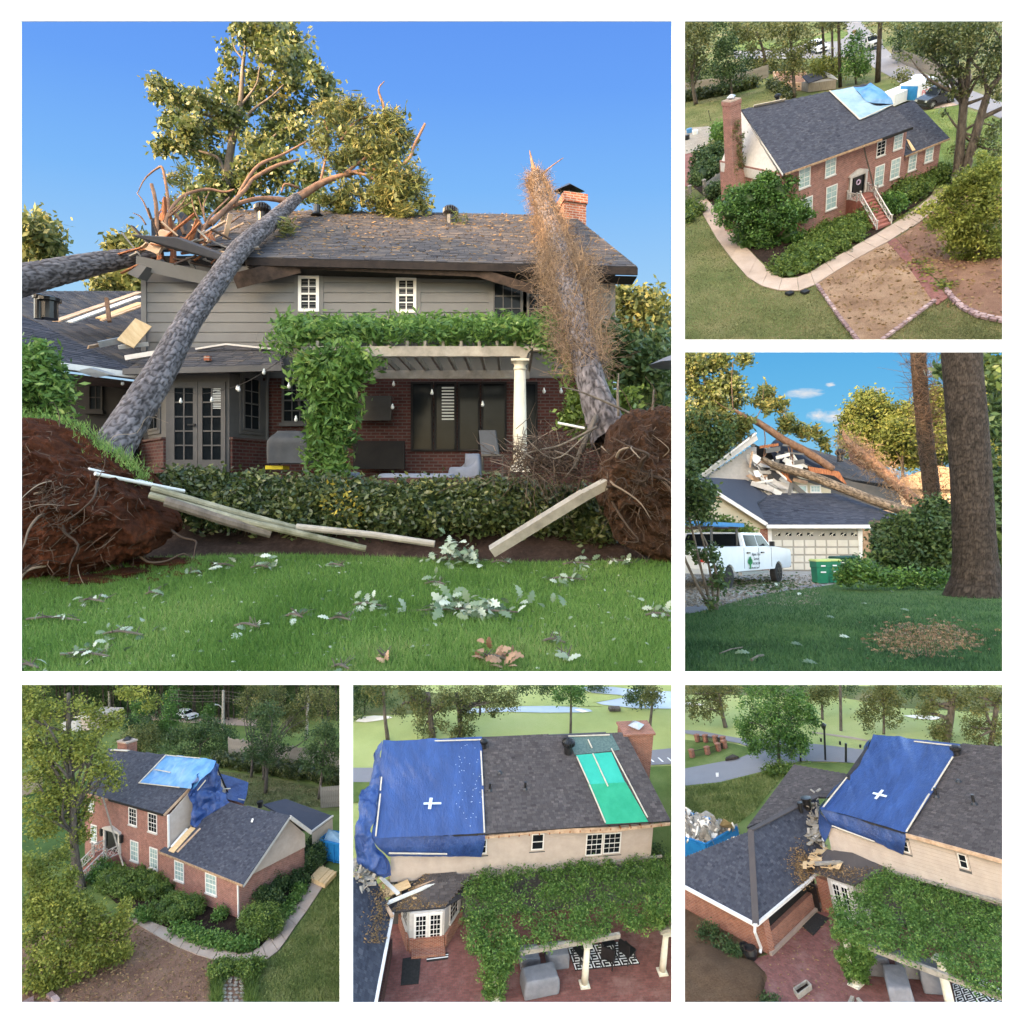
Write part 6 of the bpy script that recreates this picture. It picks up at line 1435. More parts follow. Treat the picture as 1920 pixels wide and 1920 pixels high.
# ---- trees
gtree(P,'tall two stemmed oak rising right of the brick house',(1625,985),[(1625,985,62),(1640,860,52),(1665,560,42),(1690,380,30),(1700,200,16)],[(1700,60,110),(1560,60,90),(1450,100,80),(1380,150,60),(1330,200,45),(1480,200,70),(1820,80,110),(1850,220,80),(1700,200,70),(1590,190,60),(1540,300,55),(1640,310,50),(1560,380,50),(1470,390,40),(1640,430,40),(1800,330,60),(1860,640,50),(1820,720,50),(1880,780,60),(1640,800,40),(1720,760,40),(1560,560,30),(1880,420,50)],9500,16,M_oak,nl=23,name='oak_tree',jit=.9)
t=thing(P,'oak_limb','leaning second stem of the tall oak, forking to the right edge','tree',P.z(1660,960,0));bs=P.z(1625,985,0)
for pth in([(1635,985,48),(1690,800,48),(1745,600,44),(1800,430,34),(1870,330,26),(1930,150,20)],[(1745,600,26),(1820,560,24),(1930,510,20)],[(1790,450,20),(1760,330,16),(1700,260,10),(1660,170,8)],[(1850,350,14),(1890,180,12),(1820,60,8)]):
 q,r=spline([P.top(bs,u,v)+(0,-.3,0)for u,v,w in pth],[w/2*P.px(bs)for u,v,w in pth],5);part(t,'stem',B().tube(q,r,9,jit=.1),M_barkg,smooth=True)
gtree(P,'large yellow green tree crown filling the lower right',(1760,1420),[(1760,1420,26),(1740,1300,18),(1720,1150,8)],[(1600,1080,80),(1500,1140,60),(1700,1000,100),(1820,980,100),(1560,1220,80),(1660,1180,90),(1780,1120,110),(1880,1100,90),(1480,1250,50),(1600,1320,80),(1700,1300,90),(1820,1280,110),(1540,1400,60),(1640,1440,70),(1760,1430,80),(1870,1440,80),(1850,1540,60),(1680,1500,50),(1800,880,70),(1880,900,60),(1640,1010,50)],20000,18,M_oaky,name='broadleaf_tree',clump=.9,nl=12)
for i,(b_,tr_,bl,n,lf,lab)in enumerate((
((80,510),[(80,510,26),(62,420,20),(50,300,12)],[(60,60,90),(30,160,80),(110,150,70),(50,260,70),(120,260,50),(30,350,55),(110,40,60),(150,80,50)],4200,M_oakg,'brownish green tree at the far left of the lawn'),
((295,480),[(295,480,14),(285,380,12),(270,250,6)],[(260,200,60),(200,270,60),(320,270,55),(260,330,65),(180,340,35),(340,330,45),(270,130,45),(230,160,40)],3800,M_dark,'blue green tree standing in the middle of the back lawn'),
((500,330),[(500,330,20),(480,200,16),(440,80,10)],[(430,60,70),(350,100,60),(520,60,60),(400,180,50),(540,200,50),(320,60,50),(480,270,60),(560,270,40)],3600,M_oakg,'leaning olive tree by the fence corner'),
((665,470),[(665,470,20),(655,300,16),(640,120,8)],[(640,60,70),(700,120,70),(610,160,60),(680,220,70),(640,300,60),(710,290,40),(620,380,40),(740,180,40),(560,70,40)],4600,M_oakg,'tall narrow olive tree behind the ridge'),
((1030,390),[(1030,390,12),(1020,280,9),(1010,180,5)],[(1010,160,50),(1050,200,50),(980,210,40),(1070,260,45),(1010,280,45),(1080,310,35),(1040,110,35)],2600,M_green,'young bright tree before the street'),
((890,380),[(890,380,8),(880,330,5)],[(830,270,60),(890,280,50),(800,320,50),(940,310,45),(870,330,50),(770,280,40)],2600,M_oakb,'yellow green thicket under the pines'),
((1300,420),[(1300,420,6),(1305,380,4)],[(1310,350,28),(1290,345,20),(1325,380,18)],500,M_oakg,'small bare shrub tree behind the trailer'),
((1390,250),[(1390,250,14),(1390,180,8)],[(1330,130,60),(1400,120,70),(1470,160,60),(1360,210,50),(1450,240,50),(1540,250,60),(1280,170,40),(1600,330,60),(1400,40,70),(1300,50,50),(1250,100,45)],4200,M_dark,'dark trees massed along the far fence'),
((400,110),[(400,110,8),(400,60,4)],[(250,40,45),(330,20,45),(180,30,40),(60,20,40),(420,10,40)],1500,M_dark,'dark trees at the top left edge'),
((430,330),[(430,330,6),(430,300,3)],[(60,330,50),(150,310,50),(20,270,50),(400,270,45),(450,300,40),(230,370,40),(100,390,30)],2600,M_dark,'dark undergrowth along the back fence'))):
 gtree(P,lab,b_,tr_,bl,n,13,lf,clump=1.0,nl=6)
for u,v,w,l in((845,370,15,'left of three tall bare pine trunks behind the ridge'),(893,380,13,'middle of three tall bare pine trunks behind the ridge'),(936,410,17,'right of three tall bare pine trunks behind the ridge'),(1158,378,26,'stout dark trunk standing beside the street')):
 bs=P.z(u,v,0);du={845:-18,893:-8,936:-12,1158:18}[u]
 t=thing(P,'pine_tree',l,'tree',bs,'bare trunked pines');part(t,'trunk',B().tube([bs,P.top(bs,u+du*.4,v-180),P.top(bs,u+du,-30)],[w/2*P.px(bs)*q for q in(1.25,1,.9)],9),M_barkd,smooth=True)
 foliage(t,'crown',[(P.top(bs,u+du+q,20+abs(q)*.2),50*P.px(bs))for q in((-40,30,90)if u==1158 else(-20,20))],500,12*P.px(bs),M_oakg,10*P.px(bs),10,.3)
hedgebox(P,'clipped dark hedge along the back fence',[(-40,500),(100,480),(300,440),(430,410)],1.3,1.3,4200,9,M_hedge)
hedgebox(P,'dark hedge along the planter',[(520,410),(580,440),(640,475)],1.0,1.0,1500,9,M_hedge)
boxthing(P,'street_sign','brown square sign on a post at the street corner','sign',B().bar(P.z(1022,105,0),P.top(P.z(1022,105,0),1022,70),.1).box(P.top(P.z(1022,105,0),1008,92),P.top(P.z(1022,105,0),1036,68)+(0,.1,0)),plain('brown_sign',(.3,.14,.07)))
# ================================================================ the house front from above, right corner (lower left scene)
P4=Place('front2',(-0.065,-0.051,-0.516,-26.877,50.093,-31.781),.22,(38,1284,637,1882),(34,1280),Z)
P=P4
flat(P,'lawn',[(-60,-20),(2000,-20),(2000,2000),(-60,2000)],-.1,M_turfb,th=.3)
flat(P,'back_lawn',[(1180,520),(1400,545),(1960,640),(1960,760),(1500,760),(1250,720)],-.06,M_turfm)
flat(P,'mulch_bed',[(-60,1560),(300,1420),(660,1400),(800,1490),(960,1580),(1160,1650),(1210,1960),(-60,1960)],-.04,M_mulch)
flat(P,'planting_bed',[(420,1160),(660,1380),(1060,1530),(1200,1610),(1400,1600),(1500,1510),(1630,1330),(1750,1180),(1850,1050),(1700,950),(1310,1400),(600,1080)],-.05,M_mud)
flat(P,'side_yard',[(-60,640),(180,600),(420,560),(440,1100),(-60,1060)],-.06,M_turf)
flat(P,'brick_yard',[(-60,560),(130,540),(150,640),(-60,700)],-.05,M_mulcho)
flat(P,'road',[(560,205),(960,235),(1420,260),(1420,215),(900,190),(560,180)],-.05,M_conc)
Lp=[(640,1385),(720,1440),(800,1487),(880,1532),(960,1572),(1060,1612),(1160,1642),(1290,1652),(1400,1650),(1480,1640),(1545,1590),(1590,1530),(1650,1440),(1710,1360),(1770,1270),(1815,1200)]
Rp=[(690,1370),(770,1410),(845,1440),(930,1470),(1010,1500),(1100,1540),(1190,1585),(1300,1605),(1390,1597),(1450,1560),(1490,1510),(1530,1450),(1580,1375),(1635,1310),(1690,1240),(1735,1182)]
strip(P,'path',Lp,Rp,.02,M_conc,gap=.05)
h4=thing(P,'brick_house','two storey red brick house with one storey wing seen from its right corner','house',(0,0,0))
E1,E0,R1=P.z(862,780,5.5),P.z(400,652,5.5),P.z(1170,462,8.2)
rf=onp(P,[(395,650),(862,780),(1170,462),(535,390)],E0,E1,R1)
roofplane(h4,rf,M_shing,M_slab,.23,.135,.12)
part(h4,'roof',B().prism([rf[3]-(0,0,.02),rf[2]-(0,0,.02),rf[2]+(0,1.2,-3),rf[3]+(0,1.2,-3)],(0,0,-.12)),M_slab,label='rear slope of the main roof')
xl=P.y(395,800,0)[0]
part(h4,'brick_wall',B().box((xl,0,-.3),(0,7,5.35)),M_brickf)
gy=rf[2][1];gz=rf[2][2]
part(h4,'gable_wall',B().prism([(.0,.05,2.4),(.0,gy*1.25,2.4),(.0,gy*1.25,5.2),(.0,gy,gz-.2),(.0,.05,5.3)],(.03,0,0)),M_sidingb)
def gclip(z):
 f=max((z-5.3)/(gz-.2-5.3),0);return(f*gy+.06,gy*(1.25-f*.25))
siding(h4,(.03,0,0),(0,1,0),(1,0,0),gy*2,2.6,gz-.35,.2,M_sidingb,clipf=gclip)
part(h4,'corner_board',B().box((-.02,-.03,2.7),(.1,.1,5.4)),M_trimw)
part(h4,'rake_board',B().bar(rf[1]+(.02,.05,-.12),rf[1]+(rf[2]-rf[1])*.55+(.02,.05,-.12),.06,.2),M_board)
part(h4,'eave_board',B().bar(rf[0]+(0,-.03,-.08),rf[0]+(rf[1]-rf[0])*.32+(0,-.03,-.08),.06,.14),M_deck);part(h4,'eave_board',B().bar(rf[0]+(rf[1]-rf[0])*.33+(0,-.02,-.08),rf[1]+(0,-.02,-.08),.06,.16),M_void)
for tl,br,g in(((658,737),(707,855),M_glass),((773,768),(827,897),M_glass),((668,932),(717,1068),M_glassg),((782,973),(832,1113),M_glassg),((418,690),(452,768),M_glassg),((434,838),(470,955),M_glassg)):
 pwin(P,h4,-.01,tl,br,3,4,g,M_trimw,M_trimp,fw=.07)
yw=-.35
we0,we1,wr_=P.z(838,1000,2.68),P.z(1337,1200,2.68),P.z(1615,790,5.42)
wf=onp(P,[(838,1000),(1337,1200),(1615,790),(1255,712),(1000,870)],we0,we1,wr_)
roofplane(h4,wf,M_shing,M_slab,.23,.135,.12)
bw=P.z(1742,884,3.4)
part(h4,'roof',B().prism([wf[2]-(0,0,.02),wf[3]-(0,0,.02),wf[3]+(bw-wf[2]),bw],(0,0,-.12)),M_slab,label='rear slope of the wing roof')
xw=P.y(1316,1300,yw)[0]
yb_=bw[1]-.2
part(h4,'brick_wall',B().box((.05,yw,-.3),(xw,yb_,2.55)),M_brickf)
xe=wf[1][0]-.12
part(h4,'gable_wall',B().prism([(xw+.01,yw+.3,2.56),(xw+.01,yb_,2.2),(xw+.01,yb_,3.2),(xw+.01,wr_[1],wr_[2]-.2)],(.1,0,0)),M_sidingb)
part(h4,'rake_board',B().bar(wf[1]+(-.02,0,-.13),wf[2]+(-.02,0,-.13),.06,.18),M_trimp);part(h4,'rake_board',B().bar(wf[2]+(-.02,0,-.1),bw+(-.02,0,-.1),.2,.25),M_trimp)
part(h4,'eave_board',B().bar(we0+(0,-.03,-.07),we1+(0,-.03,-.07),.07,.14),M_deck)
part(h4,'downpipe',B().bar((xw-.06,yw-.08,0),(xw-.06,yw-.08,2.5),.09),M_trimw)
for tl,br in(((930,1052),(987,1187)),((1113,1124),(1181,1268))):pwin(P,h4,yw-.01,tl,br,3,4,M_glassg,M_trimw,M_trimp,fw=.07)
q=P.z(1590,690,3.9),P.z(1870,792,2.6),P.z(1745,884,2.6),P.z(1455,722,3.9)
part(h4,'roof',B().prism(q,(0,0,-.15)),M_shing,label='low hip roof of the garage behind')
part(h4,'garage_wall',B().prism([P.z(1745,890,2.5),P.z(1862,800,2.5),P.z(1862,800,2.5)-(0,0,2.6),P.z(1745,890,2.5)-(0,0,2.6)],(-.2,.3,0)),M_sidingb)
part(h4,'eave_board',B().bar(q[1],q[2],.12,.14),M_trimp)
part(h4,'vent_pipe',B().lathe(P.z(1438,740,3.6),[(.2,0),(.2,.3),(.28,.32),(.28,.5)],10),M_black)
ck=thing(P,'chimney','top of the brick chimney beyond the far end of the ridge','chimney',rf[3])
cc=P.top(rf[3],617,395);part(ck,'stack',B().box(cc+(-.75,0,-1),cc+(.75,1,.55)),M_brickc);part(ck,'cap',B().box(cc+(-.8,-.05,.552),(cc+(.8,1.05,.7))),M_conc);part(ck,'flue_cap',B().lathe(cc+(0,.5,.7),[(.25,0),(.5,.1),(.2,.3)],4),M_black)
single(P,'ridge_flashing','pale flashing strip on the far end of the ridge before the chimney','flashing',B().bar(*onp(P,[(555,398),(655,404)],E0+(0,0,.05),E1+(0,0,.05),R1+(0,0,.05)),.3,.05),M_batten)
# door
da=P.y(525,875,0);db=P.y(603,1012,0);dz1,dz0=da[2],db[2];dx0,dx1=da[0],db[0]
dr=part(h4,'front_door',B().box((dx0,-.06,dz0),(dx1,-.01,dz1)),M_black)
part(dr,'pane',B().box((dx0+.1,-.07,dz0+.3),(dx0+.3,-.062,dz1-.1)),M_glass)
b=B().box((dx0-.25,-.16,dz0),(dx0-.01,0,dz1+.12)).box((dx1+.01,-.16,dz0),(dx1+.25,0,dz1+.12)).prism([(dx0-.35,-.22,dz1+.125),(dx1+.35,-.22,dz1+.125),(dx1+.25,-.22,dz1+.25),((dx0+dx1)/2,-.22,dz1+.55),(dx0-.25,-.22,dz1+.25)],(0,.22,0))
part(h4,'door_surround',b,M_trimp)
for sx_ in(dx0-.5,dx1+.5):part(h4,'lantern',B().box((sx_-.12,-.25,dz0+1.0),(sx_+.12,-.02,dz0+1.6)),M_black)
st=thing(P,'front_steps','red front steps with weathered lattice railings at the black door','steps',((dx0+dx1)/2,-1.5,0));sx=(dx0+dx1)/2;zl=dz0-.05
part(st,'landing',B().box((sx-1.1,-1.1,-.3),(sx+1.1,-.02,zl)),M_steps)
for i in range(6):part(st,'step',B().box((sx-.7,-1.1-.3*(i+1),-.3),(sx+.7,-1.1-.3*i+.05,zl*(1-(i+1)/7))),M_steps)
for sg in(-1,1):rail(st,(sx+sg*1.1,-.1,zl),(sx+sg*1.1,-1.1,zl),.8,M_trimp,2);rail(st,(sx+sg*.75,-1.15,zl-.1),(sx+sg*.75,-2.9,.05),.8,M_trimp,4);rail(st,(sx+sg*1.1,-1.1,zl),(sx+sg*.75,-1.12,zl),.8,M_trimp,1)
single(P,'fallen_downpipe','long pale and brown pole leaning on the eave over the front door','pipe',B().bar(P.y(503,682,-.4),P.y(624,1088,-1.3),.1,.08),M_bone)
def rp(u,v,o=.05):return onp(P,[(u,v)],we0+(0,0,o),we1+(0,0,o),wr_+(0,0,o))[0]
for(a,b_,c,d),m,l in((((893,1000),(925,1012),(1052,868),(1025,858)),M_ply,'wide fresh plywood strip on the wing roof under the tarp end'),(((905,975),(915,980),(1010,872),(1000,866)),M_pvc,'narrow white board on the wing roof left of the plywood strip'),(((940,1005),(950,1010),(1085,870),(1078,866)),M_board,'long thin lath on the wing roof right of the plywood strip'),(((1383,828),(1392,831),(1399,812),(1390,809)),M_trimw,'short white stick alone on the wing roof')):
 single(P,'roof_board',l,'board',B().prism([rp(*q)for q in(a,b_,c,d)],(0,0,.05)),m)
 # tarps
nm=unit(np.cross(E1-E0,R1-E0));nm=nm if nm[2]>0 else-nm
def tp(u,v,o=.08):return P.pl(u,v,E0+nm*o,nm)
def al(u,v,f):return wf[0]*0+P.top(tp(1040,640)+(0,f,0),u,v)
tr=thing(P,'roof_tarp','crumpled blue tarp wrapped over the broken roof end and down onto the wing','tarp',tp(1000,560))
part(tr,'upper_sheet',cloth([[tp(878,428),tp(980,435,.15),tp(1080,446,.3),tp(1175,462,.3)],[tp(838,470),tp(940,480,.15),tp(1040,490,.35),tp(1150,520,.4)],[tp(780,535),tp(890,550,.12),tp(1000,550,.4),tp(1100,560,.5)],[tp(718,595),tp(830,608,.08),tp(960,622,.15),tp(1045,632,.2)]],18,18,.13,.9,3,1.0),M_tarpl,smooth=True)
part(tr,'hanging_sheet',cloth([[al(1045,600,-.4),al(1090,530,1.5),al(1170,470,3.0),al(1205,530,4.2)],[al(1020,660,-.2),al(1080,620,1),al(1150,560,1.6),al(1215,600,3.6)],[al(1040,730,0),al(1100,700,1),al(1170,660,1.6),al(1240,680,2.6)],[al(1035,790,-.5),al(1100,780,.2),al(1180,760,.9),al(1262,705,1.6)],[al(1030,838,-1),al(1075,858,-.8),al(1160,810,0),al(1255,735,1.1)]],20,18,.45,1.3,9,1.0),M_tarp,smooth=True)
part(tr,'rear_sheet',cloth([[al(1205,540,5),al(1290,565,5.5),al(1368,592,6)],[al(1215,620,4.6),al(1290,650,5),al(1360,660,5.4)],[al(1240,690,4),al(1300,705,4.4),al(1340,722,5)]],10,10,.15,.9,12,.8),M_tarp,smooth=True)
bt=B();bt.bar(tp(878,428,.16),tp(718,595,.16),.12,.04).bar(tp(718,595,.16),tp(960,622,.24),.1,.04).bar(tp(880,430,.16),tp(1080,448,.36),.08,.04).bar(tp(810,515,.2),tp(905,532,.25),.1,.04)
bt.bar(al(1065,640,0),al(1115,578,.2),.1,.06).bar(al(1210,632,3.8),al(1262,628,4),.1,.06).bar(al(1308,690,4.2),al(1345,698,4.3),.1,.06)
part(tr,'batten',bt,M_batten)
# lumber, dumpster
p=P.z(1810,1150,0)
lu=thing(P,'lumber_stack','stack of fresh yellow planks at the end of the path','lumber',p)
a,b_,c,d=[P.z(u,v,.25)for u,v in((1732,1165),(1822,1205),(1890,1130),(1800,1092))]
for i in range(7):
 f0,f1=i/7,(i+.92)/7;part(lu,'plank',B().prism([a+(b_-a)*f0,a+(b_-a)*f1,d+(c-d)*f1+(d-a)*random.uniform(-.06,.06),d+(c-d)*f0],(0,0,random.uniform(.05,.12))),M_ply)
part(lu,'bearer',B().prism([a+(0,0,-.02),b_+(0,0,-.02),c+(0,0,-.02),d+(0,0,-.02)],(0,0,-.2)),M_ply)
def dumpster(P,label,q,h,fill=True,low=False):
 """open skip from its four top corners"""
 c=sum(q)/4;t=thing(P,'dumpster',label,'dumpster',np.array([c[0],c[1],0]))
 for i in range(4):
  a,b_=q[i],q[(i+1)%4];k=np.array([0,0,h]);n=unit(np.cross(b_-a,(0,0,1)))*.1
  part(t,'side_wall',B().prism([a-k,b_-k,b_-(0,0,.09),a-(0,0,.09)],n),M_bluep)
  L=np.linalg.norm(b_-a)
  for j in range(1,max(int(L/.7),2)):s=a+(b_-a)*j/max(int(L/.7),2);part(t,'rib',B().bar(s-k-n*.5,s-(0,0,.1)-n*.5,.1,.12,tuple(n)),M_bluep)
  part(t,'rim',B().bar(a,b_,.16,.14),M_bluep)
 part(t,'floor',B().prism([p-(0,0,h-.1)for p in q],(0,0,.05)),M_void)
 return t
q=[P.z(u,v,1.5)for u,v in((1795,935),(1850,880),(1990,905),(1960,975))]
dm=dumpster(P,'blue open dumpster at the right edge behind the round shrubs',q,1.5)
part(dm,'load',B().prism([q[0]+(.2,.2,-.1),q[1]+(.2,-.3,.3),q[2]+(-.2,-.2,-.2),q[3]+(-.2,.2,-.2)],(0,0,.05)),M_tarpw)
agrass(P,[(1420,1920),(1440,1670),(1560,1600),(1720,1370),(1830,1200),(1920,1100),(1920,1920)],26000,M_agrass,.16,.07,-.1)
agrass(P,[(1200,530),(1400,555),(1920,650),(1920,740),(1500,740),(1260,720)],8000,M_agrassd,.16,.08,-.06)
# shrubs
S=lambda*a,**k:gshrub(P,*a,**k)
S('shrub','long azalea mound under the left ground floor windows',[(560,1170,85),(640,1190,90),(730,1200,90),(820,1215,85),(890,1225,60),(620,1240,60),(560,1130,60),(720,1140,60)],10000,8,M_box,flat_=.6)
S('shrub','dark shrub beside the front steps',[(500,1110,65),(450,1140,45),(545,1130,40)],2600,8,M_green)
S('shrub','azalea mound in the middle of the bed before the wing',[(850,1340,70),(930,1350,85),(1010,1340,80),(1050,1320,55),(930,1290,55)],6500,8,M_box,flat_=.7)
S('small_shrub','single small round plant on the bare soil before the wing',[(1198,1375,36)],700,8,M_vine)
S('shrub','wide clipped shrub at the outer corner of the wing',[(1390,1400,80),(1470,1410,90),(1440,1460,70),(1500,1450,65),(1370,1440,50)],6500,8,M_box,flat_=.8)
for u,v,r,l in((1450,1280,62,'dark round shrub nearest the wide clipped shrub along the brick side wall'),(1525,1200,72,'second dark round shrub along the brick side wall'),(1510,1310,55,'dark round shrub beside the path, third from the house corner'),(1705,1060,80,'large dark round shrub at the rear of the side wall'),(1765,1000,76,'farthest dark round shrub before the blue dumpster')):
 S('round_shrub',l,[(u,v,r),(u+8,v-12,r*.8)],2600,8,M_dark,group='round shrubs along the side wall',flat_=.95)
S('shrub','loose shrub between the dark round shrubs',[(1650,1160,50),(1690,1180,40),(1620,1190,36)],1800,8,M_dark)
S('ground_cover','band of broad leaved hostas along the path edge',[(u,v,42)for u,v in((950,1465),(1010,1480),(1060,1500),(1110,1520),(1170,1530),(1230,1545),(1290,1560),(1340,1565),(1370,1555))]+[(u,v,34)for u,v in((720,1370),(770,1395),(1560,1400),(1600,1350),(1640,1290),(1680,1230))],6000,11,M_vine,cat='plants',flat_=.5,core=False)
S('shrub','left of two leafy plants framing the flagstone walk',[(1215,1700,60),(1170,1690,36),(1250,1680,40)],2200,9,M_box)
S('shrub','right of two leafy plants framing the flagstone walk',[(1370,1700,66),(1420,1680,36),(1330,1680,36)],2200,9,M_box)
fw=thing(P,'flagstone_walk',None,None,(0,0,0),kind='structure')
part(fw,'bed',B().prism(poly3(P,[(1205,1740),(1345,1740),(1365,1960),(1195,1960)],-.03),(0,0,-.05)),M_mulch)
for i in range(9):
 for j in range(4):
  u0=1212+j*34+random.uniform(-5,5);v0=1745+i*23+random.uniform(-4,4);c=(u0+15,v0+10)
  pts=[(c[0]+(15+random.uniform(-4,2))*math.cos(a),c[1]+(10+random.uniform(-3,1))*math.sin(a))for a in np.linspace(0,6.283,7)[:-1]]
  part(fw,'flagstone',B().prism(poly3(P,pts,0),(0,0,.04),random.random()),M_flag)
eb=B()
for l in((1150,1205),(1350,1412)):
 for i in range(260):p=P.z(random.uniform(l[0]+5,l[1]-5)+0,random.uniform(1740,1920),-.02);
 def f(n,l=l):return np.array([P.z(random.uniform(*l),random.uniform(1735,1925),-.03)for _ in range(n)])
 o=blades(1500,f,.45,.05,M_box,P,'grass_border',lean=.9)
for l,pts in(('short row of edging stones at the bottom left mulch',[(60,1905),(120,1880)]),('edging stones at the bottom beside the yellow tree',[(195,1870),(235,1905)])):
 e_=thing(P,'stone_edging',l,'edging',P.z(*pts[0],0));stones(P,e_,pts,0,.5,.2,.3,M_stone)
litter(P,'fallen_leaves',lambda n:scatter([P.z(u,v,.03)for u,v in((0,1560),(640,1410),(960,1590),(1160,1660),(1200,1900),(0,1900))],n,.0),2200,.16,M_straw)
# trees
gtree(P,'tall oak with open crown at the left edge before the house',(372,1225),[(372,1225,62),(345,1080,48),(330,900,42),(320,600,34),(300,300,28),(300,60,20)],[(60,60,80),(40,200,80),(100,330,80),(60,430,80),(180,420,80),(240,330,80),(330,380,80),(420,330,80),(500,260,70),(560,250,55),(380,460,70),(480,440,60),(450,520,50),(540,500,50),(580,540,42),(570,610,40),(500,580,40),(200,560,80),(100,560,70),(280,620,80),(180,700,80),(80,760,70),(330,720,70),(240,820,70),(380,800,50),(340,900,50),(140,860,60),(120,160,60),(200,160,70),(380,140,60),(470,180,50),(400,720,50),(300,990,40),(400,920,36),(590,200,40),(640,60,45),(720,60,50),(800,120,45),(740,150,40)],16000,18,M_oaky,name='oak_tree',nl=32,jit=.8,hang=.1)
gtree(P,'broad yellow green tree filling the lower left',(260,1780),[(260,1780,24),(240,1600,18),(230,1400,10)],[(80,1040,80),(180,1080,90),(60,1180,90),(220,1200,100),(330,1130,60),(120,1320,110),(280,1340,110),(400,1320,80),(520,1340,70),(600,1330,55),(420,1420,100),(560,1430,80),(640,1440,60),(250,1480,110),(90,1480,100),(400,1540,100),(560,1560,90),(640,1570,60),(140,1620,100),(300,1640,100),(450,1660,90),(560,1680,60),(200,1750,80),(320,1760,70),(60,1700,50),(110,1800,50),(480,1740,40)],24000,18,M_oaky,clump=.9,nl=10)
bgt=(
((1470,655),[(1470,655,22),(1478,500,18),(1480,300,8)],[(1470,160,60),(1420,220,60),(1520,220,60),(1470,290,70),(1560,310,55),(1400,320,55),(1440,380,60),(1520,390,60),(1380,400,45),(1570,400,40),(1480,440,50)],5200,M_dark,'blue green tree standing alone on the back lawn'),
((1785,690),[(1785,690,18),(1810,500,14),(1830,300,8)],[(1820,260,60),(1760,310,60),(1880,300,60),(1820,370,70),(1730,400,50),(1880,420,60),(1800,460,60),(1850,510,50),(1700,460,40)],5200,M_dark,'bushy tree near the right end of the back lawn'),
((1385,560),[(1385,560,16),(1390,450,12),(1380,200,6)],[(1400,60,70),(1480,40,60),(1360,130,60),(1450,120,60),(1540,80,60),(1580,150,55),(1620,220,55),(1350,210,45),(1640,300,45)],4200,M_oakg,'olive brown tall tree behind the lone blue green tree'),
((1460,575),[(1460,575,20),(1462,470,16),(1470,400,10)],[(1660,160,60),(1720,90,70),(1800,60,70),(1870,120,70),(1760,180,60),(1860,210,50),(1680,260,50)],3600,M_oakg,'olive tall trees at the top right'),
((700,430),[(700,430,10),(700,350,8)],[(690,300,55),(760,320,60),(660,350,50),(740,380,60),(820,370,55),(680,400,40),(790,290,35)],3600,M_oakg,'rusty green shrub tree behind the ridge at left'),
((1080,430),[(1080,430,10),(1080,360,8)],[(960,330,60),(1040,290,65),(1120,280,70),(1200,270,60),(1000,390,60),(1100,370,75),(1200,360,70),(1270,330,55),(900,370,50),(1160,430,60),(1250,420,50)],7000,M_dark,'wide dark magnolia mass behind the tarp'),
((712,290),[(712,290,8),(708,200,5)],[(715,180,45),(740,140,40),(690,220,35),(700,120,30)],1400,M_green,'young bright conical tree left of the power pole'),
((905,330),[(905,330,8),(905,230,5)],[(905,120,35),(900,190,45),(930,230,45),(880,240,40),(905,60,25)],2000,M_green,'tall narrow bright green tree behind the tarp'),
((1130,250),[(1130,250,6),(1130,200,4)],[(1130,180,32),(1120,210,36),(1140,150,20)],800,M_green,'small bright conical tree beneath the street lamp'),
((830,330),[(830,330,8),(830,280,6)],[(650,240,40),(720,260,45),(800,260,50),(860,280,45),(770,230,40)],2600,M_dark,'dark hedge of evergreens by the far road'),
((540,180),[(540,180,8),(545,100,4)],[(560,110,40),(520,150,40),(600,150,40),(480,130,40),(590,90,35)],1500,M_oakg,'grey green tree by the far white pole'))
for b_,tr_,bl,n,lf,lab in bgt:gtree(P,lab,b_,tr_,bl,n,12,lf,nl=6)
wd=thing(P,'far_woods',None,None,P.z(1000,150,0),kind='stuff')
bsw=[P.z(u,205,-.1)for u in np.arange(-40,1960,34)]
foliage(wd,'canopy',[(P.top(p,P.o[0]*0+u,v),np.array((1,1,1))*46*P.px(p))for p,u in zip(bsw,np.arange(-40,1960,34))for v in(0,45,85,130,170)if random.random()<.8],9000,13*P.px(bsw[20]),M_dark,14*P.px(bsw[20]),16,.4)
kb=B()
for i in range(70):
 u=random.uniform(0,1900);p=P.z(u,random.uniform(190,225),0);kb.tube([p,P.top(p,u+random.uniform(-10,10),-40)],[5*P.px(p),3*P.px(p)],5)
part(wd,'trunks',kb,M_barkd)
part(wd,'undergrowth',B().prism([P.z(-60,195,-.2),P.z(1980,195,-.2),P.top(P.z(1980,195,-.2),1980,-60),P.top(P.z(-60,195,-.2),-60,-60)],(0,2,0)),M_dark)
hedgebox(P,'long clipped hedge at the back of the lawn',[(1190,490),(1400,520),(1650,560),(1960,610)],1.6,2.0,9000,8,M_hedge)
fence(P,'board_fence','grey board fence behind the long hedge',[(1250,460),(1450,490),(1700,530),(1960,570)],2.6,M_fence,bw=.3)
fence(P,'board_fence','short board fence at the right beside the garage',[(1800,745),(1920,735)],2.0,M_fence,bw=.2)
fence(P,'board_fence','tan fence gate at the left edge behind the oak',[(-30,700),(85,650),(140,625)],2.0,M_board,bw=.3)
pb=P.z(1217,290,0);pp=thing(P,'power_pole','tall wooden power pole with street lamp arm and wires','power pole',pb);tb=P.top(pb,1218,45)
part(pp,'pole',B().tube([pb,tb],[.22,.16],8),M_bone);part(pp,'lamp_arm',B().tube(spline([P.top(pb,1217,160),P.top(pb,1195,135),P.top(pb,1168,130)],m=4),.07,6),M_metal);part(pp,'lamp',B().box(P.top(pb,1172,136),P.top(pb,1160,128)+(0,.3,0)),M_metal)
wi=B()
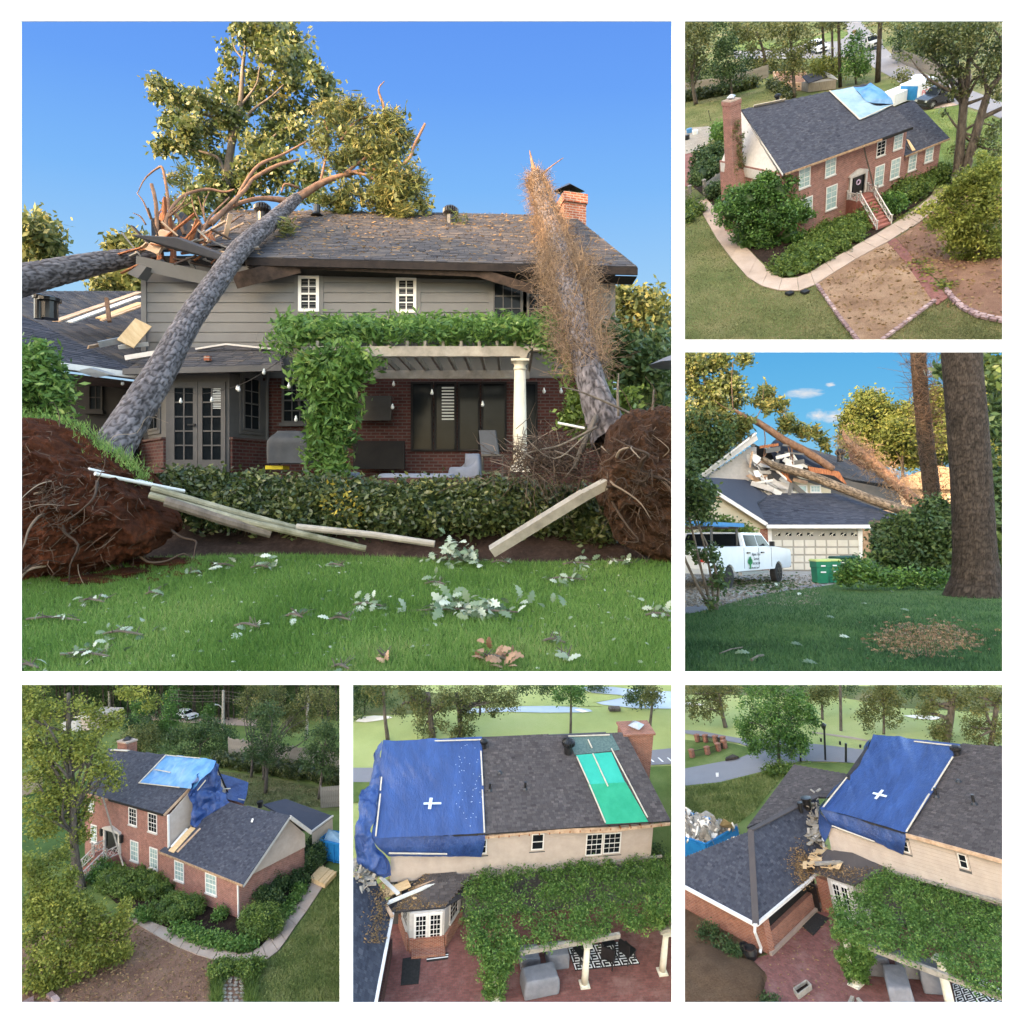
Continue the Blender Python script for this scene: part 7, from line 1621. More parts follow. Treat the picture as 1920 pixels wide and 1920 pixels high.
for v in(48,72,88,108):
 for u1,v1 in((900,v-6),(1560,v+30)):wi.tube(spline([P.top(pb,1218,v),P.top(pb,(1218+u1)/2,(v+v1)/2+8),P.top(pb,u1,v1)],m=5),.025,3)
part(pp,'wire',wi,M_barkg)
for u,v,vt,l in((1712,330,80,'leaning far power pole at the top right among the trees'),(545,205,50,'thin white far pole left of the young trees')):
 p=P.z(u,v,0);t_=thing(P,'power_pole',l,'power pole',p);part(t_,'pole',B().tube([p,P.top(p,u-6 if u<600 else u+12,vt)],[.2,.14],7),M_bone)
a=P.z(355,285,0);zt=P.top(a,355,195)[2]
nb_=thing(P,'neighbour_house','pale flat roofed neighbour house half hidden by the oak','house',a)
b_=P.z(425,282,0);part(nb_,'wall',B().prism([a,b_,b_+(1,4,0),a+(1,4,0)],(0,0,zt*.9)),M_sidingb);part(nb_,'roof',B().prism([a+(-.6,-.6,zt*.9),b_+(.6,-.6,zt*.9),b_+(1.6,4,zt*.9),a+(-.6,4,zt*.9)],(0,0,.35)),M_trimp)
a2=P.z(255,300,0);part(nb_,'garage_door',B().prism([a2,P.z(345,290,0),P.z(345,290,0)+(0,0,zt*.7),a2+(0,0,zt*.7)],(.2,.6,0)),M_trimp)
vehicle(P,'parked_car','white car on the far road seen through the trunks','car',P.z(1000,215,0),0,M_carw,'suv',L=3.6,W=1.6,H=1.3)
# ================================================================ the back of the house from above (lower middle scene)
P5=Place('back',(0.18,0.043,0.148,-7.044,34.406,-23.945),.27,(661,1284,1260,1882),(657,1280),Z)
P=P5
flat(P,'fairway',[(-120,-80),(2050,-80),(2050,2000),(-120,2000)],-.12,M_golf,th=.3)
flat(P,'lawn',[(-100,560),(200,560),(200,700),(-100,720)],-.06,M_turfb);flat(P,'lawn',[(1700,500),(2000,490),(2000,1150),(1700,1150)],-.06,M_turfb)
flat(P,'road',[(-100,505),(200,505),(200,590),(-100,590)],-.05,M_asph);flat(P,'parking_lot',[(1740,405),(2000,380),(2000,480),(1740,490)],-.05,M_asph)
pl_=B()
for u in(1795,1850,1905):q=poly3(P,[(u-25,445),(u-17,445),(u+12,470),(u+2,470)],-.04);pl_.add(q,[(0,1,2,3)])
struct(P,'parking_lines',pl_,M_printw)
flat(P,'pond',[(640,160),(760,150),(930,148),(1010,140),(1200,138),(1330,145),(1420,158),(1440,170),(1380,176),(1150,178),(930,172),(760,178),(640,182)],-.07,M_water)
flat(P,'lake',[(1330,25),(1560,25),(1700,42),(2050,60),(2050,155),(1700,152),(1500,130),(1460,118),(1560,100),(1640,85),(1600,72),(1440,60)],-.07,M_water)
flat(P,'sand_bunker',[(30,230),(60,205),(140,195),(230,198),(250,208),(180,222),(90,235)],-.07,M_sand);flat(P,'sand_bunker',[(1330,160),(1360,155),(1420,172),(1380,176)],-.06,M_sand)
flat(P,'rough',[(-100,30),(300,30),(700,90),(700,150),(300,190),(-100,190)],-.08,M_turfm);flat(P,'lake_bank',[(1000,90),(1330,60),(1560,75),(1610,90),(1440,118),(1500,140),(1000,138)],-.08,M_golf)
flat(P,'patio',[(240,1300),(2000,1250),(2000,2000),(60,2000)],0,M_paver)
h5=thing(P,'sided_house','beige sided house back with blue tarped and green patched shingle roof','house',(0,0,0))
E0,E1,R1=P.z(803,897,5.5),P.z(1903,820,5.5),P.z(1637,300,7.39)
nm=unit(np.cross(E1-E0,R1-E0));nm=nm if nm[2]>0 else-nm
def tp(u,v,o=.06):return P.pl(u,v,E0+nm*o,nm)
rf=[tp(125,925,0),tp(1903,820,0),tp(1637,300,0),tp(195,345,0)]
roofplane(h5,[tp(760,900,0),tp(1903,820,0),tp(1637,300,0),tp(740,322,0)],M_shingb,M_slab,.23,.135,.1)
part(h5,'roof',B().prism([tp(135,922,-.05),tp(759,899,-.05),tp(739,323,-.05),tp(200,348,-.05)],(0,0,-.1)),M_slab)
part(h5,'roof',B().prism([rf[3]-(0,0,.1),rf[2]-(0,0,.02),rf[2]+(0,3,-4),rf[3]+(0,3,-4)],(0,0,-.1)),M_slab,label='front slope of the roof facing away')
xa,xb=P.y(238,1100,0)[0],P.y(1785,930,0)[0];zb=P.y(245,1185,0)[2]
part(h5,'wall',B().box((xa,.004,0),(xb,9,5.1)),M_trim)  # dark grey shows between the boards in place of lap shadows
ws=[]
def w5(tl,br,c,r):
 a,b=P.y(*tl,0),P.y(*br,0);ws.append((a[0]-xa-.1,b[0]-xa+.1,b[2]-.1,a[2]+.1));window(h5,(a[0],0,b[2]),(1,0,0),(0,-1,0),b[0]-a[0],a[2]-b[2],c,r,M_trimw,M_glass,fw=.06,casing=.1,cm=M_sidingb)
w5((1078,897),(1146,988),1,1);w5((1402,898),(1492,1020),3,4);w5((1506,893),(1600,1008),3,4);w5((780,930),(808,1012),1,1)
siding(h5,(xa,.0,0),(1,0,0),(0,-1,0),xb-xa,zb,5.15,.19,M_sidingb,ws,gap=.016)
part(h5,'corner_board',B().box((xb-.06,-.04,zb),(xb+.06,.05,5.2)),M_sidingb)
for a,b_,w in(((800,905),(1180,870),.14),((1170,868),(1590,862),.3),((1590,862),(1900,826),.16)):part(h5,'torn_fascia',B().bar(P.y(*a,-.35)+(0,0,-.12),P.y(*b_,-.35)+(0,0,-.12),.08,w),M_board)
for u in range(820,1880,60):p=P.y(u,900-(u-820)*.07,-.2);part(h5,'rafter_tail',B().box(p+(-.03,-.2,-.12),p+(.03,.2,.0)),M_split)
part(h5,'bent_gutter',B().bar(P.y(700,1165,-.1),P.y(1850,1030,-.1),.1,.1),M_bone)
ct=P.top(rf[2],1718,320);ch=part(h5,'chimney',B().box((P.top(rf[2],1721,320)[0]-.95,rf[2][1]-.15,3),(P.top(rf[2],1721,320)[0]+.95,rf[2][1]+1.2,ct[2])),M_brickc)
cc=np.array([P.top(rf[2],1721,320)[0],rf[2][1]+.5,ct[2]]);part(ch,'chimney_crown',B().box(cc+(-1.05,-.75,0),cc+(1.05,.8,.12)),M_brickc);part(ch,'chimney_cap',B().lathe(cc+(0,0,.12),[(.3,0),(.3,.15),(.55,.18),(.12,.4)],4),M_metal)
turbine(P,h5,tp(1293,410)+(0,0,.15),.34,.7);turbine(P,h5,tp(793,380),.2,.5)
for u,v in((828,640),(1038,632),(888,535)):part(h5,'vent_pipe',B().lathe(tp(u,v,0),[(.16,0),(.07,.1),(.07,.45 if u!=888 else .1)],8),M_black)
FOLD=((1.5,.75,.5),(-.12,.2,.1),(0,0,.3))
def sheet5(par,name,rows,mat,amp=.03,s=10,sc=1.2,seed=2,rg=.7,**k):return part(par,name,cloth(rows,s,s,amp,sc,seed,rg,**k),mat,smooth=True)
tr=thing(P,'roof_tarp','large blue tarp with pale taped cross covering the left roof end','tarp',tp(480,650))
o=.1
sheet5(tr,'roof_sheet',[[tp(195,342,.3),tp(400,335,.25),tp(600,328,o),tp(782,318,o)],[tp(175,480,.25),tp(390,470,.3),tp(590,460,.12),tp(784,450,o)],[tp(172,620,.1),tp(380,610,.1),tp(590,600,o),tp(790,590,o)],[tp(148,770,o),tp(370,765,o),tp(580,750,o),tp(796,740,o)],[tp(122,922,o),tp(350,915,o),tp(580,905,o),tp(802,893,o)]],M_tarp,.17,22,.75,3,1.0,lin=FOLD,mask=lambda u,v:np.clip(1.15-u*.9-v*.75,.12,1))
fy=rf[0][1]-.05
sheet5(tr,'front_drop',[[P.y(122,922,fy),P.y(450,910,fy),P.y(802,893,fy)],[P.y(170,985,fy-.1),P.y(460,975,fy-.12),P.y(795,960,fy-.1)],[P.y(228,1032,fy),P.y(480,1034,fy-.1),P.y(778,1036,fy)]],M_tarp,.07,20,1.5,6,1.0,aniso=(1.4,.4,.25))
lf=lambda u,v,d:P.top(rf[0]+(0,d,0),u,v)
sheet5(tr,'side_drape',[[tp(195,342,.3),lf(160,410,5.5),lf(150,420,6)],[tp(178,560,.15),lf(140,560,3.5),lf(140,640,4)],[tp(165,660,.1),lf(110,660,2.2),lf(62,655,2.6)],[tp(140,800,.1),lf(90,800,.6),lf(60,780,1.2)],[tp(122,922,.1),lf(60,930,-.3),lf(42,860,.4)],[lf(230,1060,-.2),lf(110,1060,-.6),lf(40,1040,-.2)],[lf(230,1140,-.2),lf(200,1155,-.5),lf(150,1110,-.3)]],M_tarp,.3,16,1.5,11,1.0)
def bar5(a,b_,w=.075,m=M_batten,f=tp,nme='batten'):part(tr,nme,B().bar(f(*a),f(*b_),w,.012 if nme=='tape'else .035,tuple(nm)),m)
t2=lambda u,v:tp(u,v,.2)
for a,b_ in(((500,346),(778,338)),((775,405),(786,610)),((784,635),(796,890)),((185,560),(178,640)),((178,660),(150,912))):bar5(a,b_,f=t2)
bar5((228,1013),(575,1018),f=lambda u,v:P.y(u,v,fy-.22))
bar5((435,718),(540,716),.11,M_tape,t2,'tape');bar5((480,684),(470,750),.17,M_tape,lambda u,v:tp(u,v,.23),'tape')
b=B()
for i in range(45):p=tp(random.uniform(620,780),random.uniform(360,860),.16);b.box(p,p+(.03,.03,.02))
part(tr,'tarp_nail',b,M_tape,kind='stuff')
mb=thing(P,'roof_membrane','bright green membrane patch with pale battens down the shingle roof','roof patch',tp(1540,620))
for q,m,l in((((1340,430),(1550,412),(1632,592),(1415,604)),M_mint,'upper mint green sheet'),(((1412,604),(1634,590),(1770,826),(1517,840)),M_mintd,'lower deeper green sheet'),(((1288,322),(1552,306),(1602,400),(1332,428)),plain('slate_green_shingle',(.05,.09,.09),(.1,.15,.14),9,.9),'dark slate green shingle patch')):
 a,b_,c,d=[tp(*k,.05)for k in q];part(mb,'sheet',cloth([[a,(a+b_)/2,b_],[(a+d)/2,(a+b_+c+d)/4,(b_+c)/2],[d,(c+d)/2,c]],8,8,.012,2,5,.5),m,label=l)
for a,b_ in(((1345,440),(1418,600)),((1420,605),(1515,832)),((1440,420),(1530,615)),((1550,390),(1765,800)),((1412,338),(1436,388)),((1295,318),(1540,310))):part(mb,'batten',B().bar(tp(*a,.12),tp(*b_,.12),.065,.05,tuple(nm)),M_batten)
# bay, doors
yb=-1.65;A=[P.y(300,1400,-.1),P.y(352,1385,yb),P.y(560,1360,yb),P.y(655,1300,-.1)];zt=P.y(450,1362,yb)[2]
for a,c in zip(A,A[1:]):
 a3,c3=np.array([a[0],a[1],0]),np.array([c[0],c[1],0]);u=unit(c3-a3);n=np.cross(u,(0,0,1));L=np.linalg.norm(c3-a3)
 part(h5,'bay_wall',B().para(a3,c3-a3,-n*.1,(0,0,zt)),M_trimp);part(h5,'brick_wall',B().para(a3+n*.02,c3-a3,n*.12,(0,0,.75 if L<2.2 else .22)),M_brickc)
 if a is not A[1]:window(h5,a3+u*L*.3+np.array([0,0,.95]),u,n,L*.5,1.25,3,4,M_trimp,M_glass,fw=.05)
a,b_=P.y(378,1375,yb),P.y(545,1535,yb);w=(b_[0]-a[0])/2
for i in(0,1):frenchdoor(h5,(a[0]+i*w,yb-.01,b_[2]),(1,0,0),(0,-1,0),w-.02,a[2]-b_[2],M_trimw,M_glass,3,5)
part(h5,'door_step',B().box((a[0]-.1,yb-.55,0),(b_[0]+.15,yb-.13,.18)),M_brickc)
zr=zt+.02
br=[P.z(232,1372,zr),P.z(560,1342,zr),P.z(690,1262,zr),P.y(730,1160,-.02),P.y(440,1145,-.02),P.z(200,1310,zr)]
part(h5,'bay_roof',B().prism([br[0],br[1],br[2],br[3],br[4],br[5]],(0,0,.06)),M_slab)
roofplane(h5,[p+(0,0,.08)for p in(br[0],br[1],br[3],br[4])],M_shingb,M_slab,.3,.15,.04,name='bay_roof')
litter(P,'pine_straw',lambda n:np.vstack([(lambda f,g:br[0]*(1-f)*(1-g)+br[1]*f*(1-g)+br[3]*f*g+br[4]*(1-f)*g+np.array([0,0,.13]))(*[x[:,None]for x in RNG.random((2,n*2))])]),900,.11,M_straw,h5)
for a,b_,w,m in(((205,1315),(505,1190),.16,M_pvc),((505,1190),(700,1168),.14,M_pvc),((190,1290),(250,1390),.16,M_board)):single(P,'broken_gutter',{505:'long pale gutter section',700:'bent gutter end',250:'rotten timber end'}[b_[0]]+' lying over the bay roof','gutter',B().bar(P.z(*a,zr+.45),P.z(*b_,zr+.5),w,.1),m)
for i,(a,b_,w,m)in enumerate((((95,1228),(130,1105),.3,M_bone),((125,1200),(160,1130),.2,M_ply),((180,1155),(285,1255),.2,M_trimw),((60,1140),(110,1120),.25,M_board),((200,1255),(350,1190),.5,M_ply),((380,1210),(500,1160),.3,M_board))):
 single(P,'broken_board',('wide grey board','raw yellow board','white painted board','stubby brown board','broad splintered plywood','short brown lath')[i]+' in the debris below the blue tarp','board',B().bar(P.z(*a,zr+.5),P.z(*b_,zr+.6),w,.06),m)
wl=thing(P,'garage_wing','dark blue grey garage wing roof at the left edge','house wing',P.z(100,1700,0))
w0,w1,w2,w3=P.z(140,1960,2.4),P.z(252,1372,2.4),P.z(-40,1060,4.6),P.z(-90,1500,4.6)
roofplane(wl,onp(P,[(140,1960),(252,1372),(150,1170),(-60,1150),(-80,1960)],w0,w1,P.z(60,1200,3.9)),M_shing,M_slab,.23,.135,.1)
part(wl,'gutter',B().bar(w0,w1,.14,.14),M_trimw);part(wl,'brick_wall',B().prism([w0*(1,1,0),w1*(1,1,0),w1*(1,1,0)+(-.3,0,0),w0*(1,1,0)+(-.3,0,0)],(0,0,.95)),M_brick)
part(wl,'screen',B().prism([w0*(1,1,0)+(-.3,0,.95),w1*(1,1,0)+(-.3,0,.95),w1*(1,1,0)+(-.35,0,.95),w0*(1,1,0)+(-.35,0,.95)],(0,0,1.4)),M_void)
wp5=lambda u,v:onp(P,[(u,v)],w0+(0,0,.1),w1+(0,0,.1),P.z(60,1200,4.0))[0]
litter(P,'pine_straw',lambda n:np.array([wp5(random.gauss(190-40*q,35),1220+330*q)for q in RNG.random(n)]),700,.11,M_straw,wl)
b=B()
for i in range(120):p=wp5(random.gauss(90,40),random.gauss(1120,55));d=RNG.normal(size=3)*.2;b.para(p,d,np.cross(d,(0,0,1))*.5+.01,(0,0,.04))
o_=single(P,'debris_heap','pale heap of plaster and wood debris under the tarp drape','debris',b,M_bone,wp5(90,1120),kind='stuff')
b=B()
for i in range(90):p=P.z(random.gauss(330,110),random.gauss(1210,40),zr+.25);d=RNG.normal(size=3)*(.35,.35,.12);b.para(p,d,np.cross(d,(0,0,1))*random.uniform(.1,.3)+.005,(0,0,.03))
single(P,'debris_heap','splintered yellow wood heaped between siding and bay roof','debris',b,M_ply,P.z(330,1210,zr),kind='stuff')
# patio things
for q,m,l,n in(((310,1640),(420,1622),(405,1790),(298,1800)),M_blackr,'large black doormat on the brick patio','door_mat'),(((455,1618),(582,1605),(580,1642),(452,1660)),M_blackr,'small mat with white stripes at the french doors','door_mat'):
 c=poly3(P,q,.012);mt=thing(P,n,l,'mat',sum(c)/4);part(mt,'mat',B().prism(c,(0,0,.02)),m)
 if'stripes'in l:
  for f in(.25,.6):part(mt,'stripe',B().prism([c[0]+(c[3]-c[0])*f+(0,0,.021),c[1]+(c[2]-c[1])*f+(0,0,.021),c[1]+(c[2]-c[1])*(f+.14)+(0,0,.021),c[0]+(c[3]-c[0])*(f+.14)+(0,0,.021)],(0,0,.004)),M_printw)
c=poly3(P,[(1290,1575),(1640,1535),(1722,1672),(1335,1712)],.012);rg=thing(P,'outdoor_rug','black and white key patterned rug under the pergola','rug',sum(c)/4);part(rg,'rug',B().prism(c,(0,0,.015)),M_blackr)
def keyrug(rg,c,nu,nv):
 b=B();at=lambda f,g:c[0]*(1-f)*(1-g)+c[1]*f*(1-g)+c[2]*f*g+c[3]*(1-f)*g+np.array([0,0,.017])
 for i in range(nu):
  for j in range(nv):
   for x0,y0,x1,y1 in((.08,.08,.9,.2),(.08,.2,.2,.9),(.32,.78,.9,.9),(.78,.4,.9,.78),(.42,.4,.78,.52)):b.prism([at((i+x)/nu,(j+y)/nv)for x,y in((x0,y0),(x1,y0),(x1,y1),(x0,y1))],(0,0,.004))
 part(rg,'key_pattern',b,M_printw,kind='stuff')
keyrug(rg,c,7,3)
def chair5(P,label,u,v,rz,s=1.0):
 p=P.z(u,v,.04);t=thing(P,'patio_chair',label,'patio chair',p,'black patio chairs');c_,s_=math.cos(rz),math.sin(rz)
 X=lambda q:p+np.array([(q[0]*c_-q[1]*s_)*s,(q[0]*s_+q[1]*c_)*s,q[2]*s])
 bx=lambda lo,hi:(lambda b:(setattr(b,'V',[np.array([X(k)for k in b.V[0]])]),b)[1])(B().box(lo,hi))
 part(t,'seat',bx((-.27,-.27,.42),(.27,.27,.46)),M_black);part(t,'backrest',bx((-.27,.24,.5),(.27,.28,1.0)),M_black)
 for i in(-.25,.22):
  for j in(-.25,.22):part(t,'leg',bx((i,j,0),(i+.04,j+.04,.5 if j<0 else .9)),M_black)
for u,v,rz,l in((1370,1640,.4,'left black chair on the key patterned rug'),(1530,1670,2.6,'front black chair right of the cream column'),(1640,1640,2.2,'rightmost black chair on the rug'),(1520,1580,.2,'rear black chair on the rug')):chair5(P,l,u,v,rz,1.25)
cover(P,'covered_chest','boxy patio chest under a grey cover in front of the pergola','patio furniture',P.z(1122,1815,.04),1.75,.95,.95,M_cover,top=(.97,1),amp=.015,rz=.1)
cover(P,'covered_chair','grey covered chair left of the key patterned rug','patio chair',P.z(1225,1655,.04),1.1,.9,.8,M_cover,amp=.03);cover(P,'covered_chair','grey covered chair just under the vine edge at left','patio chair',P.z(1060,1655,.04),1.0,.9,.6,M_cover,amp=.03)
def pergola(P,label,beams,cols,raft,h,r,mats=(M_bone,M_column)):
 t=thing(P,'pergola',label,'pergola',P.z(*cols[0],0))
 for a,b_ in beams:part(t,'beam',B().bar(P.z(*a,h),P.z(*b_,h),.16,.24),mats[0])
 for u,v in cols:column(P,t,P.z(u,v,.01),h-.1,r,mats[1])
 return t
pg=pergola(P,'vine covered pergola with cream columns over the brick patio',[((985,1605),(1600,1500)),((1840,1480),(2000,1440))],[(1390,1795),(1852,1720),(862,1872)],0,2.45,.17)
def canopy(P,label,pts,h,n,lpx,hang,r=75,bright=None):
 """wisteria roof over a pergola, from its outline in the picture"""
 t=thing(P,'climbing_vine',label,'vine',P.z(*pts[0],h));po=[P.z(u,v,h)[:2]for u,v in pts]
 C=scatter(po,420,h);s=P.px(C[0]);rr=r*s*.5
 bb=[(c+(0,0,random.uniform(-.05,.35)),np.array((1,1,.36))*rr*random.uniform(.7,1.25))for c in C]
 foliage(t,'leaves',bb,n,lpx*s,M_vine,lpx*s*1.3,14,.3,lpx*s*.5,.25)
 hb_=[]
 for q in hang:
  for u,v,rad in q[1]:p=P.top(P.z(*q[0],0),u,v);hb_.append((p,np.array((1,.9,1))*rad*s))
 foliage(t,'leaves',hb_,n//3,lpx*s,M_vine,lpx*s,16,.4,lpx*s*.5,.1,hang=.4)
 if 0:part(t,'stem',B().add(*(lambda V,Fc,t_:(V,Fc,t_))([((x-mx)*.8+mx,(y-my)*.8+my,h-.12)for mx,my in[np.mean(po,0)]for x,y in po],[tuple(range(len(po)))],.2)),M_vine)
 return t
canopy(P,'dense green wisteria roof over the whole pergola',[(700,1200),(760,1140),(900,1130),(1100,1110),(1400,1085),(1700,1060),(1960,1040),(1960,1420),(1800,1440),(1680,1470),(1450,1520),(1200,1560),(1000,1590),(900,1660),(790,1640),(690,1500),(665,1300)],2.75,36000,15,[((862,1872),[(850,1640,75),(830,1700,80),(890,1690,70),(840,1770,75),(880,1780,60),(850,1830,60),(950,1600,60),(760,1560,60)]),((1852,1720),[(1830,1380,60),(1880,1300,70),(1790,1320,50),(1860,1430,40)])])
# trees and far things
def bt5(lst):
 for b_,tr_,bl,n,lf,lab in lst:gtree(P,lab,b_,tr_,bl,n,13,lf,M_barkd if lf is M_dark else M_barkg,nl=0 if lf is M_dark or len(bl)<9 else 8)
bt5((((490,325),[(490,325,38),(475,200,32),(460,60,26)],[(330,60,70),(400,110,70),(300,150,50),(440,60,60),(420,200,55),(440,270,50),(560,60,60),(540,140,60),(520,250,50),(460,300,40),(350,10,60)],5200,M_oakg,'large pale oak behind the blue tarp'),
((655,320),[(655,320,34),(650,200,28),(630,60,22)],[(640,60,70),(720,80,70),(800,90,70),(880,100,65),(950,80,60),(700,150,60),(790,160,45),(600,130,50),(660,240,45),(640,290,45),(700,280,36),(860,30,60),(960,130,36),(860,180,24)],6000,M_oakg,'large spreading oak behind the ridge'),
((222,338),[(222,338,26),(205,200,20),(195,30,18)],[(150,30,60),(230,20,50),(180,100,30),(100,60,50)],1400,M_oakg,'thin dark trunked tree behind the tarp corner'),
((1308,300),[(1308,300,16),(1310,180,14),(1312,20,10)],[(1290,50,40),(1350,70,45),(1250,60,36),(1230,90,26),(1380,100,26),(1320,100,30),(1300,15,40),(1350,30,36)],2200,M_green,'slender pine standing behind the ridge'),
((1780,255),[(1780,255,18),(1790,160,15),(1800,30,12)],[(1790,60,40),(1760,90,36),(1820,90,30),(1800,30,36)],1100,M_oakg,'thin tree at the right beside the lake'),
((1728,160),[(1728,160,8),(1725,110,6)],[(1690,70,40),(1740,50,45),(1720,100,40),(1660,95,28),(1770,90,34)],1700,M_dark,'small round tree on the lake shore'),
((85,190),[(85,190,10),(85,100,8)],[(60,60,60),(140,50,60),(20,120,60),(110,120,50),(170,110,50),(20,30,60),(30,200,40),(240,90,50),(15,250,20)],3600,M_dark,'dark pines at the far left of the fairway'),
((770,190),[(770,190,14),(770,120,10)],[(1040,30,30),(1090,15,30),(1150,20,34),(1000,40,26),(1200,10,30)],1200,M_dark,'far dark trees beyond the pond'),
((1450,36),[(1450,36,4),(1450,20,3)],[(1440,20,16),(1470,22,16),(1495,26,14),(1415,22,14)],500,M_dark,'clump of trees on the lake island'),
((1820,1050),[(1820,1050,8),(1820,1020,6)],[(1820,1010,45),(1790,1000,30),(1850,1030,30)],900,M_dark,'dark bush behind the house corner at right')))
boxthing(P,'golf_bridge','tiny dark footbridge by the pond','bridge',B().box(P.z(1540,172,0),P.z(1600,160,0)+(0,.2,.25)),M_barkg)
# ================================================================ the back of the house and garage from above (lower right scene)
P6=Place('back2',(-0.108,-0.175,-1.009,19.746,37.923,-25.164),.2,(1284,1284,1882,1882),(1280,1280),Z)
P=P6
flat(P,'fairway',[(-120,-40),(2050,-40),(2050,2000),(-120,2000)],-.16,M_golf,th=.3)
flat(P,'lawn',[(-120,620),(230,590),(500,520),(700,470),(1100,480),(1100,900),(-120,1000)],-.1,M_turfb)
flat(P,'verge',[(-120,330),(300,360),(440,400),(360,460),(-120,540)],-.09,M_turfb)
flat(P,'road',[(-120,275),(100,285),(340,330),(560,340),(800,365),(1100,400),(1100,480),(900,470),(700,465),(500,520),(220,590),(-120,625),(-120,520),(10,510),(330,450),(440,405),(340,360),(10,300)],-.08,M_asph)
flat(P,'cart_path',[(770,290),(1000,320),(1100,340),(1100,350),(1000,332),(770,298)],-.12,M_conc)
flat(P,'sand_bunker',[(1310,195),(1400,190),(1500,200),(1570,212),(1480,220),(1380,212)],-.12,M_sand);flat(P,'sand_bunker',[(-60,110),(80,120),(140,132),(60,140),(-60,130)],-.12,M_sand)
flat(P,'rough',[(-120,70),(900,80),(1300,150),(2050,190),(2050,30),(-120,10)],-.14,M_turfm)
flat(P,'patio',[(420,1640),(520,1610),(830,1310),(1200,1200),(2000,1300),(2000,2000),(620,2000),(480,1820)],0,M_paver)
flat(P,'garden_bed',[(-120,1250),(500,1600),(420,1640),(480,1820),(620,2000),(-120,2000)],-.05,M_clay)
mo=blobmesh([(P.z(u,v,-.2),np.array((2.4,2.0,.7))*s)for u,v,s in((180,1800,1.2),(320,1760,.8),(60,1880,1))],res=4,amp=.3);struct(P,'soil_mound',mo,M_clay,smooth=True,kind='stuff')
h6=thing(P,'sided_house','beige sided house back with blue tarp hanging over its left roof end','house',(0,0,0))
E0,E1,R1=P.z(815,745,5.5),P.z(1325,890,5.5),P.z(1645,365,8.04)
nm=unit(np.cross(E1-E0,R1-E0));nm=nm if nm[2]>0 else-nm
roofplane(h6,[tp(1300,884,0),tp(2000,1077,0),tp(2000,385,0),tp(1620,362,0)],M_shingb,M_slab,.23,.135,.1)
part(h6,'roof',B().prism([tp(830,750,-.05),tp(1299,884,-.05),tp(1619,362,-.05),tp(1140,308,-.05)],(0,0,-.1)),M_slab)
xa,xb=P.y(878,930,0)[0],P.y(2000,1200,0)[0];zb=P.y(1200,1105,0)[2]
part(h6,'wall',B().box((xa,.004,0),(xb,9,5.2)),M_trim)  # grey backing; its lines between boards imitate shadow under each lap
ws=[];w5_=lambda*k:None
def w6(tl,br,c,r):
 a,b=P.y(*tl,0),P.y(*br,0);ws.append((a[0]-xa-.1,b[0]-xa+.1,b[2]-.1,a[2]+.1));window(h6,(a[0],0,b[2]),(1,0,0),(0,-1,0),b[0]-a[0],a[2]-b[2],c,r,M_trimw,M_glass,fw=.035,casing=.08,cm=M_sidingb)
w6((1632,1010),(1702,1108),1,1);w6((1300,935),(1352,1012),1,1)
siding(h6,(xa,.0,0),(1,0,0),(0,-1,0),xb-xa,zb,5.2,.19,M_sidingb,ws,gap=.016)
part(h6,'corner_board',B().box((xa-.06,-.04,2),(xa+.06,.05,5.2)),M_sidingb)
part(h6,'torn_fascia',B().bar(tp(1330,905,-.1),tp(2000,1088,-.1),.12,.2),M_board);part(h6,'bent_gutter',B().bar(P.y(1215,1115,-.15),P.y(2000,1330,-.15),.12,.12),M_bone)
turbine(P,h6,tp(1628,420),.25,.45)
for u,v in((1508,680),(1733,722),(1640,588)):part(h6,'vent_pipe',B().lathe(tp(u,v,0),[(.18,0),(.08,.12),(.08,.5 if u!=1640 else .12)],8),M_black)
tr=thing(P,'roof_tarp','sagging blue tarp with taped cross between garage roof and shingles','tarp',tp(1170,650))
sheet5(tr,'roof_sheet',[[tp(1130,303,.3),tp(1300,322,.25),tp(1480,342,.12),tp(1650,362,.12)],[tp(1055,480,.1),tp(1230,450,.3),tp(1400,470,.12),tp(1570,490,.12)],[tp(985,555,.0),tp(1170,590,.1),tp(1330,620,.1),tp(1495,635,.1)],[tp(900,650,.1),tp(1090,690,.1),tp(1250,730,.1),tp(1410,765,.1)],[tp(813,745,.1),tp(990,790,.1),tp(1160,840,.1),tp(1328,892,.1)]],M_tarp,.2,22,.75,3,1.0,lin=FOLD,mask=lambda u,v:np.clip(1.15-u*.8-v*.8,.12,1))
fy=E0[1]-.05
sheet5(tr,'front_drop',[[P.y(813,745,fy),P.y(1070,818,fy),P.y(1328,892,fy)],[P.y(845,800,fy-.1),P.y(1080,890,fy-.12),P.y(1320,960,fy-.1)],[P.y(884,858,fy),P.y(1090,925,fy-.1),P.y(1308,1026,fy)]],M_tarp,.08,20,1.5,6,1.0,aniso=(1.4,.4,.25))
sheet5(tr,'side_drape',[[tp(1130,303,.3),tp(1080,380,-1.2)],[tp(1050,500,-.2),tp(1045,540,-1.0)],[tp(985,550,.0),tp(960,580,-.5)],[tp(900,650,.1),tp(870,665,-.4)],[tp(813,745,.1),P.y(812,800,fy+.3)],[P.y(850,810,fy),P.y(822,900,fy+.1)],[P.y(884,858,fy),P.y(850,945,fy)]],M_tarp,.12,8,1.0,11,.9)
for a,b_ in(((975,562),(835,738)),((1375,348),(1642,378)),((1605,440),(1480,640)),((1465,660),(1328,885))):bar5(a,b_,.08,f=t2)
bar5((886,850),(1140,945),.08,f=lambda u,v:P.y(u,v,fy-.25));bar5((1130,655),(1212,675),.15,M_tape,t2,'tape');bar5((1188,637),(1145,690),.15,M_tape,lambda u,v:tp(u,v,.23),'tape')
